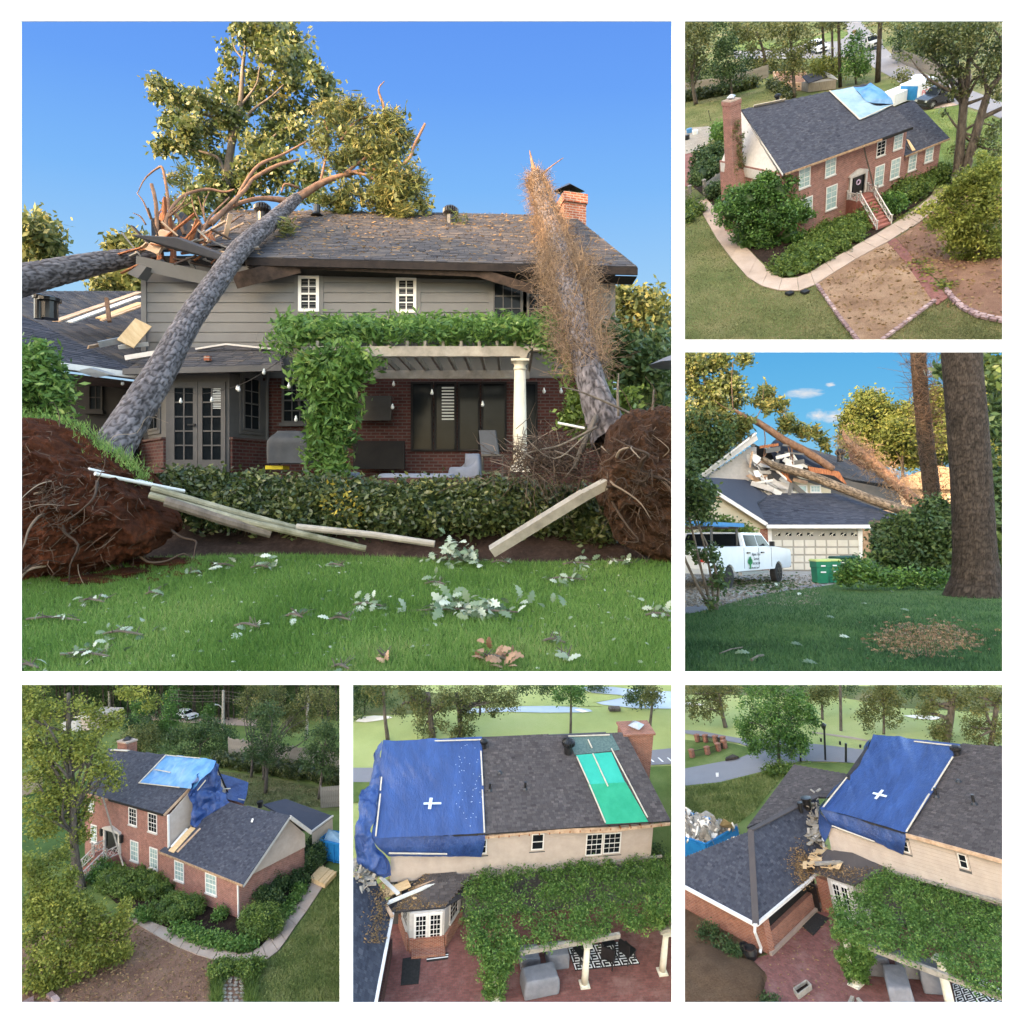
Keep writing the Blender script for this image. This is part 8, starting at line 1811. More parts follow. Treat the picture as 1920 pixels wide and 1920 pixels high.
agrass(P,[(0,620),(230,600),(500,530),(640,500),(430,760),(300,860),(0,760)],14000,M_agrass,.2,.1,-.1)
# garage wing
g6=thing(P,'garage_wing','hip roofed brick garage wing with screened porch at left','house wing',P.z(515,1620,0))
H=1.9;A,Bp,C_,Dp=P.z(435,1440,H),P.z(790,1142,H),P.z(-20,1197,H),P.z(405,880,4.77)
roofplane(g6,onp(P,[(435,1440),(790,1142),(850,990),(820,760),(803,675),(405,880)],A,Bp,Dp),M_shing,M_slab,.23,.135,.1)
roofplane(g6,onp(P,[(-60,1175),(435,1440),(405,880),(-60,1065)],C_,A,Dp),M_shing,M_slab,.23,.135,.1)
part(g6,'hip_cap',B().bar(A+(0,0,.04),Dp+(0,0,.06),.35,.06),M_shingb);part(g6,'ridge_cap',B().bar(onp(P,[(803,675)],A,Bp,Dp)[0]+(0,0,.05),Dp+(0,0,.06),.35,.06),M_shingb)
part(g6,'gutter',B().bar(A,Bp,.16,.16),M_trimw);part(g6,'gutter',B().bar(C_,A,.16,.16),M_trimw)
f_=lambda u,v:P.z(u,v,0);g0,g1,g2=f_(515,1618),f_(835,1305),f_(-40,1312)
part(g6,'brick_wall',B().prism([g0,g1,g1+(-.3,.1,0),g0+(-.3,.1,0)],(0,0,.95)),M_brickc);part(g6,'brick_wall',B().prism([g0,g2,g2+(.1,.4,0),g0+(.1,.4,0)],(0,0,1.75)),M_brickc)
part(g6,'screen',B().prism([g0+(-.3,.3,.95),g1+(-.3,0,.95),g1+(-.36,0,.95),g0+(-.36,.3,.95)],(0,0,.9)),M_void);part(g6,'curb',B().bar(g0+(.1,0,.08),g1+(.1,0,.08),.16,.16),M_conc)
part(g6,'downpipe',B().tube([P.z(430,1445,1.8),P.z(428,1480,1.5),g0+(-.35,-.15,.3),g0+(-.3,-.35,.15)],.08,8),M_pvc)
for u,v,r,h in((705,770,.14,.5),(745,750,.26,.6)):part(g6,'vent_pipe',B().lathe(onp(P,[(u,v)],A,Bp,Dp)[0],[(r,0),(r,h),(r*1.3,h+.02),(r*1.3,h+.12),(r*.5,h+.14)],12),M_black)
fr=[P.z(400,850,3.2),P.z(660,487,4.7),P.z(990,545,4.7),P.z(820,680,3.6)]
part(g6,'roof',B().prism(onp(P,[(380,860),(660,487),(990,545),(880,680),(800,680)],*fr[:3]),(0,0,-.1)),M_shingb,label='front wing roof slope beyond the ridge')
roofplane(g6,onp(P,[(380,862),(660,487),(990,545),(880,680),(800,680)],*[q+(0,0,.03)for q in fr[:3]])[::-1],M_shingb,M_slab,.23,.135,.03)
w6p=lambda u,v:onp(P,[(u,v)],A+(0,0,.1),Bp+(0,0,.1),Dp+(0,0,.1))[0]
litter(P,'pine_straw',lambda n:np.array([w6p(random.gauss(690+40*q,34),random.gauss(1000+190*q,30))for q in RNG.random(n)]),1100,.11,M_straw,g6)
b=B()
for i in range(150):p=w6p(random.gauss(785,24),random.gauss(850,75));d=RNG.normal(size=3)*.2;b.para(p,d,np.cross(d,(0,0,1))*.5+.01,(0,0,.05))
single(P,'debris_heap','pale plaster debris spilling from the broken wall onto the garage roof','debris',b,M_bone,w6p(785,850),kind='stuff')
for a,b_,w,m,l in(((748,978),(850,905),.22,M_bone,'long pale board resting on the garage roof by the tarp end'),((770,950),(840,890),.16,M_trimw,'white painted board above the long pale board'),((848,1040),(838,950),.12,M_pvc,'white pipe standing at the siding corner')):single(P,'broken_board',l,'board',B().bar(w6p(*a)+(0,0,.15),w6p(*b_)+(0,0,.3),w,.06),m)
b=B()
for i in range(110):p=P.z(random.gauss(900,90),random.gauss(1040,30),2.6);d=RNG.normal(size=3)*(.4,.4,.14);b.para(p,d,np.cross(d,(0,0,1))*random.uniform(.1,.3)+.005,(0,0,.03))
single(P,'debris_heap','splintered wood and torn eave boards heaped over the bay roof','debris',b,M_ply,P.z(900,1040,2.6),kind='stuff')
# bay
zr=2.25;br=[P.z(u,v,zr)for u,v in((785,1132),(1020,1212),(1060,1190))]+[P.y(1215,1110,-.02),P.y(1010,1020,-.02),P.y(860,1000,-.02),P.z(785,1070,zr)]
part(h6,'bay_roof',B().prism(br,(0,0,.1)),M_shingb)
litter(P,'pine_straw',lambda n:np.array([br[0]*(1-f)+br[3]*f*(1-g)+br[1]*f*g+np.array([random.gauss(0,.2),random.gauss(.4,.5),.14+.1*f])for f,g in RNG.random((n,2))]),900,.11,M_straw,h6)
for a,b_,l in(((785,1075),(1050,1062),'long rotten gutter lying across the bay roof'),((1050,1062),(1210,1112),'bent gutter end between bay roof and vine')):single(P,'broken_gutter',l,'gutter',B().bar(P.z(*a,zr+.5),P.z(*b_,zr+.5),.2,.14),M_bone)
yb=-1.42;a,b_=P.y(882,1175,yb),P.y(1012,1345,yb);w=(b_[0]-a[0])/2;zt=a[2]+.1
part(h6,'bay_wall',B().box((a[0]-.25,yb,0),(b_[0]+.3,-.1,zt)),M_trimp)
for i in(0,1):frenchdoor(h6,(a[0]+i*w,yb-.01,.2),(1,0,0),(0,-1,0),w-.02,a[2]-.2,M_trimw,M_glass,2,5)
part(h6,'brick_pier',B().box((a[0]-1.1,yb+.1,0),(a[0]-.3,yb+.5,1.9)),M_brickc);part(h6,'door_step',B().box((a[0]-.1,yb-.5,.004),(b_[0]+.15,yb-.02,.18)),M_brickc)
part(h6,'iron_gate',B().box((a[0]-1.9,yb-.1,0),(a[0]-1.12,yb-.02,1.5)),M_black)
c=poly3(P,[(700,1440),(790,1365),(870,1400),(775,1505)],.012);single(P,'door_mat','black mat on the patio between garage and bay doors','mat',B().prism(c,(0,0,.02)),M_blackr)
for u,v,r,m,l in((370,1580,.26,M_black,'smaller dark pot beside the garage corner'),(410,1620,.36,M_black,'glossy black plant pot beside the patio edge')):boxthing(P,'plant_pot',l,'pot',B().lathe(P.z(u,v+18,0),[(r*.7,0),(r,r*.8),(r*.85,r*1.5),(r*.95,r*1.55),(r*.75,r*1.5),(r*.7,r*1.2)],18),m)
c=poly3(P,[(665,1845),(740,1795),(768,1822),(690,1880)],0);pb_=thing(P,'planter_box','low wooden planter frame on the brick patio','planter',sum(c)/4)
for p0,p1 in zip(c,c[1:]+c[:1]):part(pb_,'side_board',B().bar(p0+(0,0,.12),p1+(0,0,.12),.06,.24),M_bone)
part(pb_,'soil',B().add([p+(0,0,.1)for p in c],[(0,1,2,3)]),M_mud)
single(P,'wooden_beam','two weathered beams at the bottom edge of the patio','beam',B().bar(P.z(985,1925,.1),P.z(1010,1870,.1),.15).bar(P.z(1040,1880,.1),P.z(1075,1920,.1),.15),M_bone)
for u,v,sx_,sy_,sz,rz,l in((1295,1865,1.8,1.0,.95,-.95,'long grey covered patio chest in front of the pergola beam'),(1498,1800,1.2,1.1,.95,-.95,'grey covered chair right of the long chest'),(1168,1700,1.2,1.0,.85,-.95,'grey covered chair under the left vine edge'),(1340,1715,1.1,1.0,.7,-.95,'grey covered seat behind the long chest')):cover(P,'covered_furniture',l,'patio furniture',P.z(u,v,.04),sx_,sy_,sz,M_cover,rz=rz,amp=.03)
c=poly3(P,[(1600,1790),(1760,1740),(2000,1880),(2000,2000),(1640,2000)],.012);rg=thing(P,'outdoor_rug','black and white key patterned rug at the lower right','rug',sum(c)/5);part(rg,'rug',B().prism(c,(0,0,.015)),M_blackr);keyrug(rg,[c[0],c[1],c[2],c[4]],5,5)
pergola(P,'vine covered pergola with cream column at the lower right',[((1110,1575),(1960,1890))],[(1030,1795),(1600,1960)],0,2.45,.2)
canopy(P,'dense bright wisteria roof filling the lower right',[(1060,1240),(1130,1190),(1280,1110),(1420,1150),(1700,1250),(2000,1330),(2000,1900),(1800,1840),(1640,1770),(1400,1680),(1200,1600),(1100,1560),(960,1560),(900,1450),(930,1330)],2.7,36000,15,[((1030,1795),[(1020,1560,80),(1000,1640,70),(1070,1640,60),(1010,1710,60),(1050,1720,50),(950,1480,60)])])
q=[P.z(u,v,1.6)for u,v in((140,962),(320,858),(-30,755),(-260,830))];dm=dumpster(P,'blue dumpster heaped with pale demolition rubble beside the lawn',q,1.6)
b=B()
for i in range(420):f,g=RNG.random(2);p=(q[0]*(1-f)+q[1]*f)*(1-g)+(q[3]*(1-f)+q[2]*f)*g+(0,0,random.uniform(-.5,.1));d=RNG.normal(size=3)*.22;b.para(p,d,np.cross(d,RNG.normal(size=3))*.7,RNG.normal(size=3)*.08)
part(dm,'rubble',b,M_bone,kind='stuff');b2=B();[b2.add(V*1+(.06,.05,.12),Fq)for V,Fq in[(v,[(3,2,1,0),(4,5,6,7),(0,1,5,4),(1,2,6,5),(2,3,7,6),(3,0,4,7)])for v in b.V[::3]]];part(dm,'rubble',b2,M_sand,kind='stuff');part(dm,'plywood_sheet',B().prism([P.z(210,860,1.7),P.z(300,865,1.7),P.z(285,840,2.4),P.z(240,808,2.9)],(.05,.05,0)),M_ply)
gtree(P,'full dark green maple standing beside the road',(575,480),[(575,480,22),(570,420,18),(565,300,12)],[(450,60,70),(560,60,80),(660,80,70),(400,150,70),(500,150,90),(620,160,90),(720,180,65),(370,240,55),(440,240,80),(560,250,90),(680,260,80),(760,240,45),(380,320,55),(470,340,70),(580,340,80),(690,340,65),(430,390,45),(640,400,50),(720,390,40),(540,400,55),(520,20,60),(620,20,50)],15000,14,M_green,name='maple_tree',nl=10,clump=.9)
gshrub(P,'shrub','low wide shrub around the foot of the maple',[(520,515,40),(570,515,45),(620,510,40),(540,530,36),(600,530,36)],1600,8,M_box,flat_=.6)
bt5((((255,265),[(255,265,26),(235,180,22),(215,60,14)],[(60,60,70),(150,50,70),(40,150,60),(120,150,60),(200,120,55),(250,50,60),(320,30,50),(80,210,40),(230,150,40),(150,200,30)],4200,M_oakg,'spreading oaks at the far left by the road'),
((830,218),[(830,218,16),(828,130,14)],[(780,60,50),(840,50,55),(900,60,50),(820,110,40),(760,100,34),(890,100,34)],1900,M_oakg,'brown green tree on the fairway right of the maple'),
((1195,305),[(1195,305,16),(1195,180,12),(1190,60,8)],[(1150,60,55),(1230,60,55),(1110,120,55),(1200,130,60),(1280,130,45),(1080,190,45),(1160,200,50),(1250,200,50),(1300,200,30),(1110,250,36),(1240,250,30),(1190,20,50)],4200,M_oakg,'olive tree just left of the tarp peak'),
((1565,350),[(1565,350,44),(1590,220,38),(1605,60,34)],[(1450,60,50),(1540,60,50),(1480,130,50),(1430,180,36),(1640,60,55),(1540,240,45),(1510,300,40),(1560,310,36),(1660,130,40),(1500,20,50)],4600,M_oakg,'big oak with thick trunk behind the ridge'),
((1830,375),[(1830,375,30),(1850,240,28),(1880,60,24)],[(1730,80,55),(1800,60,55),(1900,60,60),(1760,160,50),(1700,250,45),(1780,260,50),(1720,330,45),(1860,340,45),(1900,250,50),(1790,350,40)],4600,M_oakg,'oak at the right edge beyond the ridge'),
((1495,335),[(1495,335,22),(1500,280,18)],[(1350,60,30),(1010,40,40),(1330,20,40),(990,10,40),(700,10,40),(1400,20,40)],1500,M_dark,'dark far pines above the fairway')))
for u,v,vt,w,l in((940,285,10,18,'bare pine trunk on the fairway'),):p=P.z(u,v,0);t=thing(P,'pine_tree',l,'tree',p);part(t,'trunk',B().tube([p,P.top(p,936,-20)],[w/2*P.px(p),w/2.4*P.px(p)],8),M_barkg)
p=P.z(848,458,0);t=thing(P,'street_lamp','black lamp post by the road right of the maple','street lamp',p);part(t,'post',B().tube([p,P.top(p,841,275)],.09,8),M_black);part(t,'lantern',B().lathe(P.top(p,841,278),[(.12,0),(.24,.35),(.3,.4),(.08,.6)],8),M_black)
for u,v,vt,l in((970,470,360,'thin dark post between lamp and tarp'),(700,465,400,'short thin post below the maple'),(822,350,330,'farthest short post on the verge'),(935,368,348,'middle short post on the verge'),(1055,385,368,'short post nearest the tarp on the verge')):p=P.z(u,v,0);boxthing(P,'marker_post',l,'post',B().tube([p,P.top(p,u,vt)],.1,7),M_black)
pf=[(90,350),(140,352),(200,358),(245,365),(252,388),(215,405),(150,425),(58,442)]
for i,(u,v)in enumerate(pf):
 p=P.z(u,v,0);boxthing(P,'brick_pillar',('leftmost pillar of the rear row','second pillar of the rear row','third pillar of the rear row','pillar at the far corner','pillar nearest the road bend','fourth pillar of the front row','middle pillar of the front row','front left pillar')[i]+' of the low brick and iron fence','pillar',B().box(p+(-.2,-.2,0),p+(.2,.2,.7)).box(p+(-.24,-.24,.702),p+(.24,.24,.78)),M_brickc,p,'brick pillars of the low fence')
 if i:
  q=P.z(*pf[i-1],0);t=thing(P,'iron_fence','thin iron fence panel '+('','at the rear left','second along the rear row','at the rear right','at the short far corner','at the road bend','in the middle of the front row','at the front left')[i]+' between brick pillars','fence',p,'iron fence panels');b=B().bar(p+(0,0,.6),q+(0,0,.6),.05)
  for s in np.linspace(.05,.95,14):b.bar(p+(q-p)*s,p+(q-p)*s+(0,0,.6),.03)
  part(t,'bars',b,M_black,kind='stuff')
boxthing(P,'storm_drain','dark storm drain hood in the curb','drain',B().prism(poly3(P,[(255,465),(335,450),(300,436),(258,455)],0),(0,0,.2)),M_barkd)
b=B().prism([P.z(198,560,0),P.z(205,560,0),P.top(P.z(205,560,0),205,535),P.top(P.z(198,560,0),196,535)],(.1,.1,0));boxthing(P,'yard_sign','tiny white yard sign at the road edge','sign',b,M_printw)
litter(P,'fallen_leaves',lambda n:scatter([P.z(u,v,.03)for u,v in((450,1650),(830,1330),(1000,1450),(1000,1900),(560,1900))],n,.03),260,.11,M_straw)
gshrub(P,'shrub','weedy green patch beside the soil mound',[(60,1680,50),(240,1560,60),(300,1600,50),(150,1480,60),(520,1900,50)],2200,9,M_dark,core=False,flat_=.5)
# ================================================================ the house and driveway from the street (right middle scene)
P3=Place('street',(-.0956,0,0,0,-.1527,-1.5927),3.0,(1284,660,1882,1260),(1280,657),Z)
P=P3;Y=P3.y
def cl(u,v,w,h,sd):r=P.ray(u,v);k=1/np.hypot(r[0]/98,r[1]/70);q=P.k/F*k;return(k*r[0],1.6+k*r[2],w*q,h*q,sd)
skydome(P,70,skymat('cloudy_sky',[(0,lin(190,222,238)),(.25,lin(160,214,240)),(.6,lin(112,192,238)),(1,lin(84,170,230))],0,0,24,[cl(*q)for q in((715,258,110,32,3),(795,392,60,44,9),(905,398,95,44,5),(1470,125,50,30,2),(1165,237,40,18,7),(870,208,30,16,4))]))
flat(P,'far_ground',[(-300,1155),(2300,1155),(2300,1420),(-300,1420)],-.12,M_turf)
flat(P,'driveway',[(-200,1300),(1000,1300),(950,1390),(700,1450),(-200,1620)],-.06,M_gravel)
flat(P,'driveway_edge',[(-200,1560),(240,1490),(560,1425),(800,1385),(860,1400),(500,1470),(200,1540),(-200,1640)],-.04,M_asph)
lp=[(-200,1600),(130,1548),(360,1480),(560,1435),(800,1405),(1000,1372),(1100,1362),(1240,1388),(1560,1392),(2300,1420),(2300,2100),(-200,2100)]
flat(P,'lawn',lp,-.02,M_turf)
litter(P,'gravel_stones',lambda n:np.array([P.z(random.uniform(0,820),v,-.03)for v in 1330+190*RNG.random(n)]),5000,.09,M_flag);litter(P,'driveway_leaves',lambda n:np.array([P.z(random.gauss(480,130),random.gauss(1390,25),-.02)for _ in range(n)]),500,.16,M_dark)
g=[P.z(u,v,-.01)for u,v in lp]
def lawn3(n):
 u=RNG.random(n*2)*1940-20;v=1375+545*RNG.random(n*2)**.8
 ok=inpoly(u,v,lp);return np.array([P.z(a,b,-.02)for a,b in zip(u[ok][:n],v[ok][:n])])
blades(42000,lawn3,.075,.016,M_grassd,P)
flat(P,'bare_patch',[(1140+300*(1+math.cos(a)),1715+(95+12*math.sin(5*a))*math.sin(a))for a in np.linspace(0,6.28,40)[:-1]],-.008,M_mulch)
litter(P,'dry_grass',lambda n:np.array([P.z(1440+random.gauss(0,140),1715+random.gauss(0,45),.01)for _ in range(n)]),1500,.1,M_twig)
# house
yg=37.0
h3=thing(P,'damaged_house','cream sided house with garage wing crushed by fallen pine trunks','house',P.z(780,1305,0))
def yp(pts,y):return[Y(u,v,y)for u,v in pts]
def slab(par,n,pts,y,th,m,**k):return part(par,n,B().prism(yp(pts,y),(0,th,0)),m,**k)
slab(h3,'garage_wall',[(20,1310),(1075,1310),(1075,1045),(500,1045),(200,845),(20,740)],yg+.05,.3,M_cream)
a,b_=Y(95,1310,yg),Y(505,1040,yg)
siding(h3,(a[0],yg+.05,0),(1,0,0),(0,-1,0),b_[0]-a[0],Y(0,1180,yg)[2],Y(0,800,yg)[2],.2,M_cream,clipf=lambda z:(0,(lambda t:b_[0]-a[0]-max(0,t)*(b_[0]-Y(200,845,yg)[0]))((z-Y(0,1040,yg)[2])/(Y(0,845,yg)[2]-Y(0,1040,yg)[2]))))
part(h3,'brick_wall',B().box(Y(470,1310,yg)+(0,-.06,0),Y(508,1060,yg)+(0,.04,0)),M_brickc)
gd=part(h3,'garage_door',B().box(Y(525,1305,yg)+(0,-.02,0),Y(1048,1062,yg)+(0,.04,0)),M_gdgap)
dx,dz=(1048-525)/8,(1305-1120)/4
for i in range(8):
 for j in range(4):part(gd,'panel',B().box(Y(531+i*dx,1302-j*dz,yg)+(0,-.05,0),Y(519+(i+1)*dx,1312-(j+1)*dz,yg)+(0,-.021,0)),M_gdoor)
 w0=545+i*dx;k=[(w0,1102),(w0+36,1102),(w0+36,1078),(w0+4,1084)]if i not in(3,7)else[(w0,1102),(w0+36,1102),(w0+30,1094),(w0,1082)]
 if i in(0,4):k=[(w0,1102),(w0+36,1102),(w0+36,1080),(w0+22,1086)]
 pn=part(gd,'pane',B().prism(yp(k,yg-.05),(0,.02,0)),M_glass)
 part(gd,'sunburst_bar',B().bar(Y(w0+2,1102,yg-.06),Y(w0+34,1082,yg-.06),.04,.02,(0,1,0)).bar(Y(w0+18,1102,yg-.06),Y(w0+22,1080,yg-.06),.03,.02,(0,1,0)),M_gdoor)
part(h3,'door_frame',B().box(Y(512,1308,yg)+(0,-.08,0),Y(524,1050,yg)).box(Y(1050,1308,yg)+(0,-.08,0),Y(1062,1050,yg)).box(Y(524,1062,yg)+(0,-.08,0),Y(1050,1050,yg)),M_trimw)
E0,E1,T0,T1=Y(495,1036,yg-.5),Y(1185,1036,yg-.5),Y(560,850,yg+5.5),Y(900,848,yg+5.5)
roofplane(h3,onp(P,[(495,1036),(1185,1036),(1292,985),(905,848),(540,850),(440,895)],E0,E1,T0),M_shing,M_slab,.34,.17,.1)
part(h3,'eave_board',B().bar(E0+(0,-.06,-.1),E1+(-.3,-.06,-.1),.1,.2),M_trimw)
L0,L1,L2=Y(200,842,yg-.2),Y(498,1030,yg-.4),Y(380,768,yg+6)
lr=onp(P,[(200,842),(498,1030),(440,900),(540,852),(375,768),(105,752)],L0,L1,L2);part(h3,'roof',B().prism(lr,(0,0,-.12)),M_shing,label='left roof slope of the garage wing')
part(h3,'rake_board',B().bar(L0+(-1.2,-.05,.75),L1+(0,-.05,-.05),.08,.2),M_trimw)
yh=43.5
slab(h3,'gable_wall',[(150,850),(160,742),(300,650),(432,555),(415,620),(430,690),(520,720),(660,765),(880,850),(880,870),(150,870)],yh,.3,M_siding)
a=Y(160,850,yh);siding(h3,(a[0],yh,0),(1,0,0),(0,-1,0),4.4,Y(0,790,yh)[2],Y(0,575,yh)[2],.17,M_trimp,clipf=lambda z:((lambda t:(max(t,0)*2.9,3.3))((z-Y(0,742,yh)[2])/(Y(0,570,yh)[2]-Y(0,742,yh)[2]))))
slab(h3,'wall',[(150,860),(165,742),(430,575),(560,640),(700,672),(1005,778),(1275,832),(1310,940),(560,940)],yh+1.2,2,M_trim)
slab(h3,'cream_wall',[(660,850),(660,765),(700,770),(880,828),(880,850)],yh-.06,.05,M_cream)
for u in(676,757):q,r_=Y(u,846,yh-.07),Y(u+62,800,yh-.07);window(h3,q,(1,0,0),(0,-1,0),r_[0]-q[0],r_[2]-q[2],1 if u<700 else 3,1 if u<700 else 2,M_trimw,M_glassg,fw=.08,mid=False)
part(h3,'torn_rake',B().prism(yp([(105,745),(130,752),(448,530),(432,492)],yh-1.2),(0,.5,.1)),M_trimp);part(h3,'rake_board',B().bar(Y(105,742,yh-1.3),Y(436,490,yh-1.3),.12,.2,(0,1,0)),M_trimw)
R=onp(P,[(700,668),(1005,768),(1272,802),(1060,672),(755,582),(650,560)],Y(700,668,yh-.3),Y(1272,802,yh+6),Y(755,582,yh+6));roofplane(h3,R,M_shings,M_slab,.36,.18,.12)
part(h3,'crumpled_roof',cloth([[Y(520,560,yh),Y(560,525,yh+2),Y(640,535,yh+3),Y(700,590,yh+3)],[Y(530,620,yh-.6),Y(590,580,yh-.2),Y(670,590,yh+1),Y(730,640,yh+1)],[Y(560,690,yh-.8),Y(620,660,yh-.4),Y(700,690,yh),Y(860,700,yh)]],8,8,.1,1.2,5,.8),M_shing,smooth=True)
slab(h3,'attic_void',[(415,690),(430,560),(530,600),(600,690)],yh+.6,.2,M_void);slab(h3,'torn_roof_slab',[(745,688),(930,720),(975,795),(900,760),(760,730)],yh-.9,.12,M_split);slab(h3,'torn_roof_slab',[(745,720),(900,745),(960,790),(760,735)],yh-1.1,.1,M_void)
slab(h3,'rear_wall',[(1000,775),(1270,825),(1300,930),(880,860)],yh+3,.2,M_siding);slab(h3,'eave_shade_strip',[(1010,768),(1272,806),(1268,830),(1000,790)],yh+2.6,.2,M_void)  # dark strip puts the shade under the eave into colour
for u0,v0,u1,v1 in((1120,812,1140,866),(1205,838,1250,905)):q,r_=Y(u0,v1,yh+2.95),Y(u1,v0,yh+2.95);window(h3,q,(1,0,0),(0,-1,0),r_[0]-q[0],r_[2]-q[2],2,2,M_trimw,M_glass,fw=.06)
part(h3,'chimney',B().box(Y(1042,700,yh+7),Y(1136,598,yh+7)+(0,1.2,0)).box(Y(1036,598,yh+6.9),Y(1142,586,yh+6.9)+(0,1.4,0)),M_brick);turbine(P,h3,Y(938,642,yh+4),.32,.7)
for i in range(60):
 u,v=random.uniform(390,660),random.uniform(560,840);a=Y(u,v,yh-random.uniform(.3,1.6));d=np.array([random.uniform(-.3,1.6),random.uniform(-.3,.3),random.uniform(-1.1,.2)]);part(h3,'broken_board',B().bar(a,a+d,random.uniform(.08,.34),.04,(0,1,.3)),random.choice([M_trimw,M_board,M_pvc,M_siding,M_split,M_trimp]))
for pts,m in(([(375,745),(400,735),(580,840),(550,855)],M_board),([(480,760),(640,790),(660,850),(560,850)],M_trimp),([(400,610),(440,620),(560,700),(430,690)],M_pvc),([(600,700),(780,720),(860,790),(700,760)],M_cream)):slab(h3,'torn_panel',pts,yh-.8,.06,m)
fa=((470,640,42,26),(540,680,42,40),(640,712,42,48),(760,745,41.5,50),(900,800,40.5,52),(1100,878,39,54),(1250,930,38,56),(1380,968,37,56))
def trunk3(label,pth,mat,ds=.6,bark=True):
 t=thing(P,'fallen_pine',label,'fallen tree',P.d(*pth[-1][:3]),'storm felled pines on the house');p=[P.d(u,v,d)for u,v,d,w in pth];r=[w/2*d/F*P.k for u,v,d,w in pth]
 q,rr=spline(p,r,6);part(t,'trunk',barkmesh(p,r,36,8,.14,.02,4)if bark else B().tube(q,rr,9,jit=.1),mat,smooth=True);return t
trunk3('thick tan pine trunk lying across the garage roof',fa,M_barkt)
tb=trunk3('upper bare pine trunk pointing to the top left over the ridge',((300,350,43,18),(380,400,43,34),(450,430,43,40),(600,530,43,44),(740,605,43,46),(890,705,43,46)),M_barko,bark=False)
limbs(P,tb,[[(u,v,43,w)for u,v,w in q]for q in(((480,450,8),(490,530,9),(480,640,9)),((560,530,8),(620,560,9),(640,640,8),(660,690,7)),((640,540,14),(650,610,13),(655,690,12)),((330,370,10),(250,340,8),(180,290,5)),((300,350,8),(290,200,7),(298,60,4)),((690,520,6),(740,480,5),(810,440,3)),((430,420,8),(470,330,6),(480,230,4)),((430,690,10),(480,640,10),(520,560,8)),((350,400,7),(300,450,6),(200,480,3)),((100,500,6),(220,490,6),(330,560,4)))],M_barko)
def fol3(par,name,pts,d,n,L,mat,cl=.35,hang=0):foliage(par,name,[(P.d(u,v,d+random.uniform(-.8,.8)),r*d/F*P.k)for u,v,r in pts],n,L,mat,cl,14,.3,L*.3 if mat is M_pine else L*.55,.1,hang=hang)
fol3(tb,'needles',[(u,v,r)for u,v,r in((480,250,45),(450,300,40),(500,330,40),(520,280,30),(570,310,36),(600,330,24),(630,430,45),(680,470,40),(720,490,36),(790,490,34),(840,540,34),(860,580,20),(600,420,30),(330,460,60),(250,430,60),(180,400,60),(100,440,70),(40,430,60),(60,520,70),(150,530,70),(240,540,60),(320,530,40),(40,620,60),(130,630,60),(220,620,50),(60,700,50),(130,700,30),(380,430,40))],43,8000,.45,M_pine,.25,.2)
fol3(tb,'leaves',[(60,440,70),(150,480,70),(60,600,70),(150,600,60),(230,500,60),(40,690,50)],42,3000,.25,M_dark)
ok3=thing(P,'oak_tree','open oak crown at the top left behind the bare pine trunk','tree',P.d(60,1100,50));fol3(ok3,'crown',[(30,60,50),(90,110,50),(40,160,40),(130,60,50),(200,80,45),(230,50,30),(60,240,30),(110,280,40),(160,220,36),(200,270,40),(270,170,40),(300,220,40),(330,190,30),(350,40,30),(380,50,24),(220,200,30),(360,260,36),(240,330,40),(150,350,45),(330,300,36),(30,350,40)],50,7000,.34,M_oak,.35)
limbs(P,ok3,[[(60,1100,50,30),(80,600,50,24),(120,300,50,16),(140,60,50,8)],[(110,350,50,12),(200,240,50,8),(300,190,50,4)],[(290,380,50,12),(300,200,50,9),(298,60,50,3)]],M_barkg,'trunk')
sn=trunk3('orange snapped pine snag leaning right of the chimney',((955,470,46,4),(962,510,46,26),(1010,570,45.5,50),(1060,615,45,56),(1160,695,44,60),(1290,815,42,62),(1420,930,40,62)),M_barko,bark=False)
b=B();ax3=spline([P.d(960,520,46),P.d(1060,615,45),P.d(1160,695,44),P.d(1290,815,42),P.d(1420,930,40)],m=20)
for i in range(1700):p=ax3[random.randrange(len(ax3))]+RNG.normal(size=3)*.4;d=RNG.normal(size=3)*.24;b.tube([p,p+d*.5+RNG.normal(size=3)*.08,p+d],[.02,.014,.008],3,cap=False,tone=random.random())
part(sn,'dry_vine',b,M_twig,kind='stuff')
nb3=thing(P,'neighbour_house','tan roofed neighbour house right of the snag','house',P.d(1450,950,55));slab(nb3,'wall',[(1300,960),(1300,815),(1680,815),(1680,960)],56,4,M_board);slab(nb3,'roof',[(1280,775),(1420,722),(1520,685),(1700,715),(1700,825),(1300,825)],55,1,M_deck)
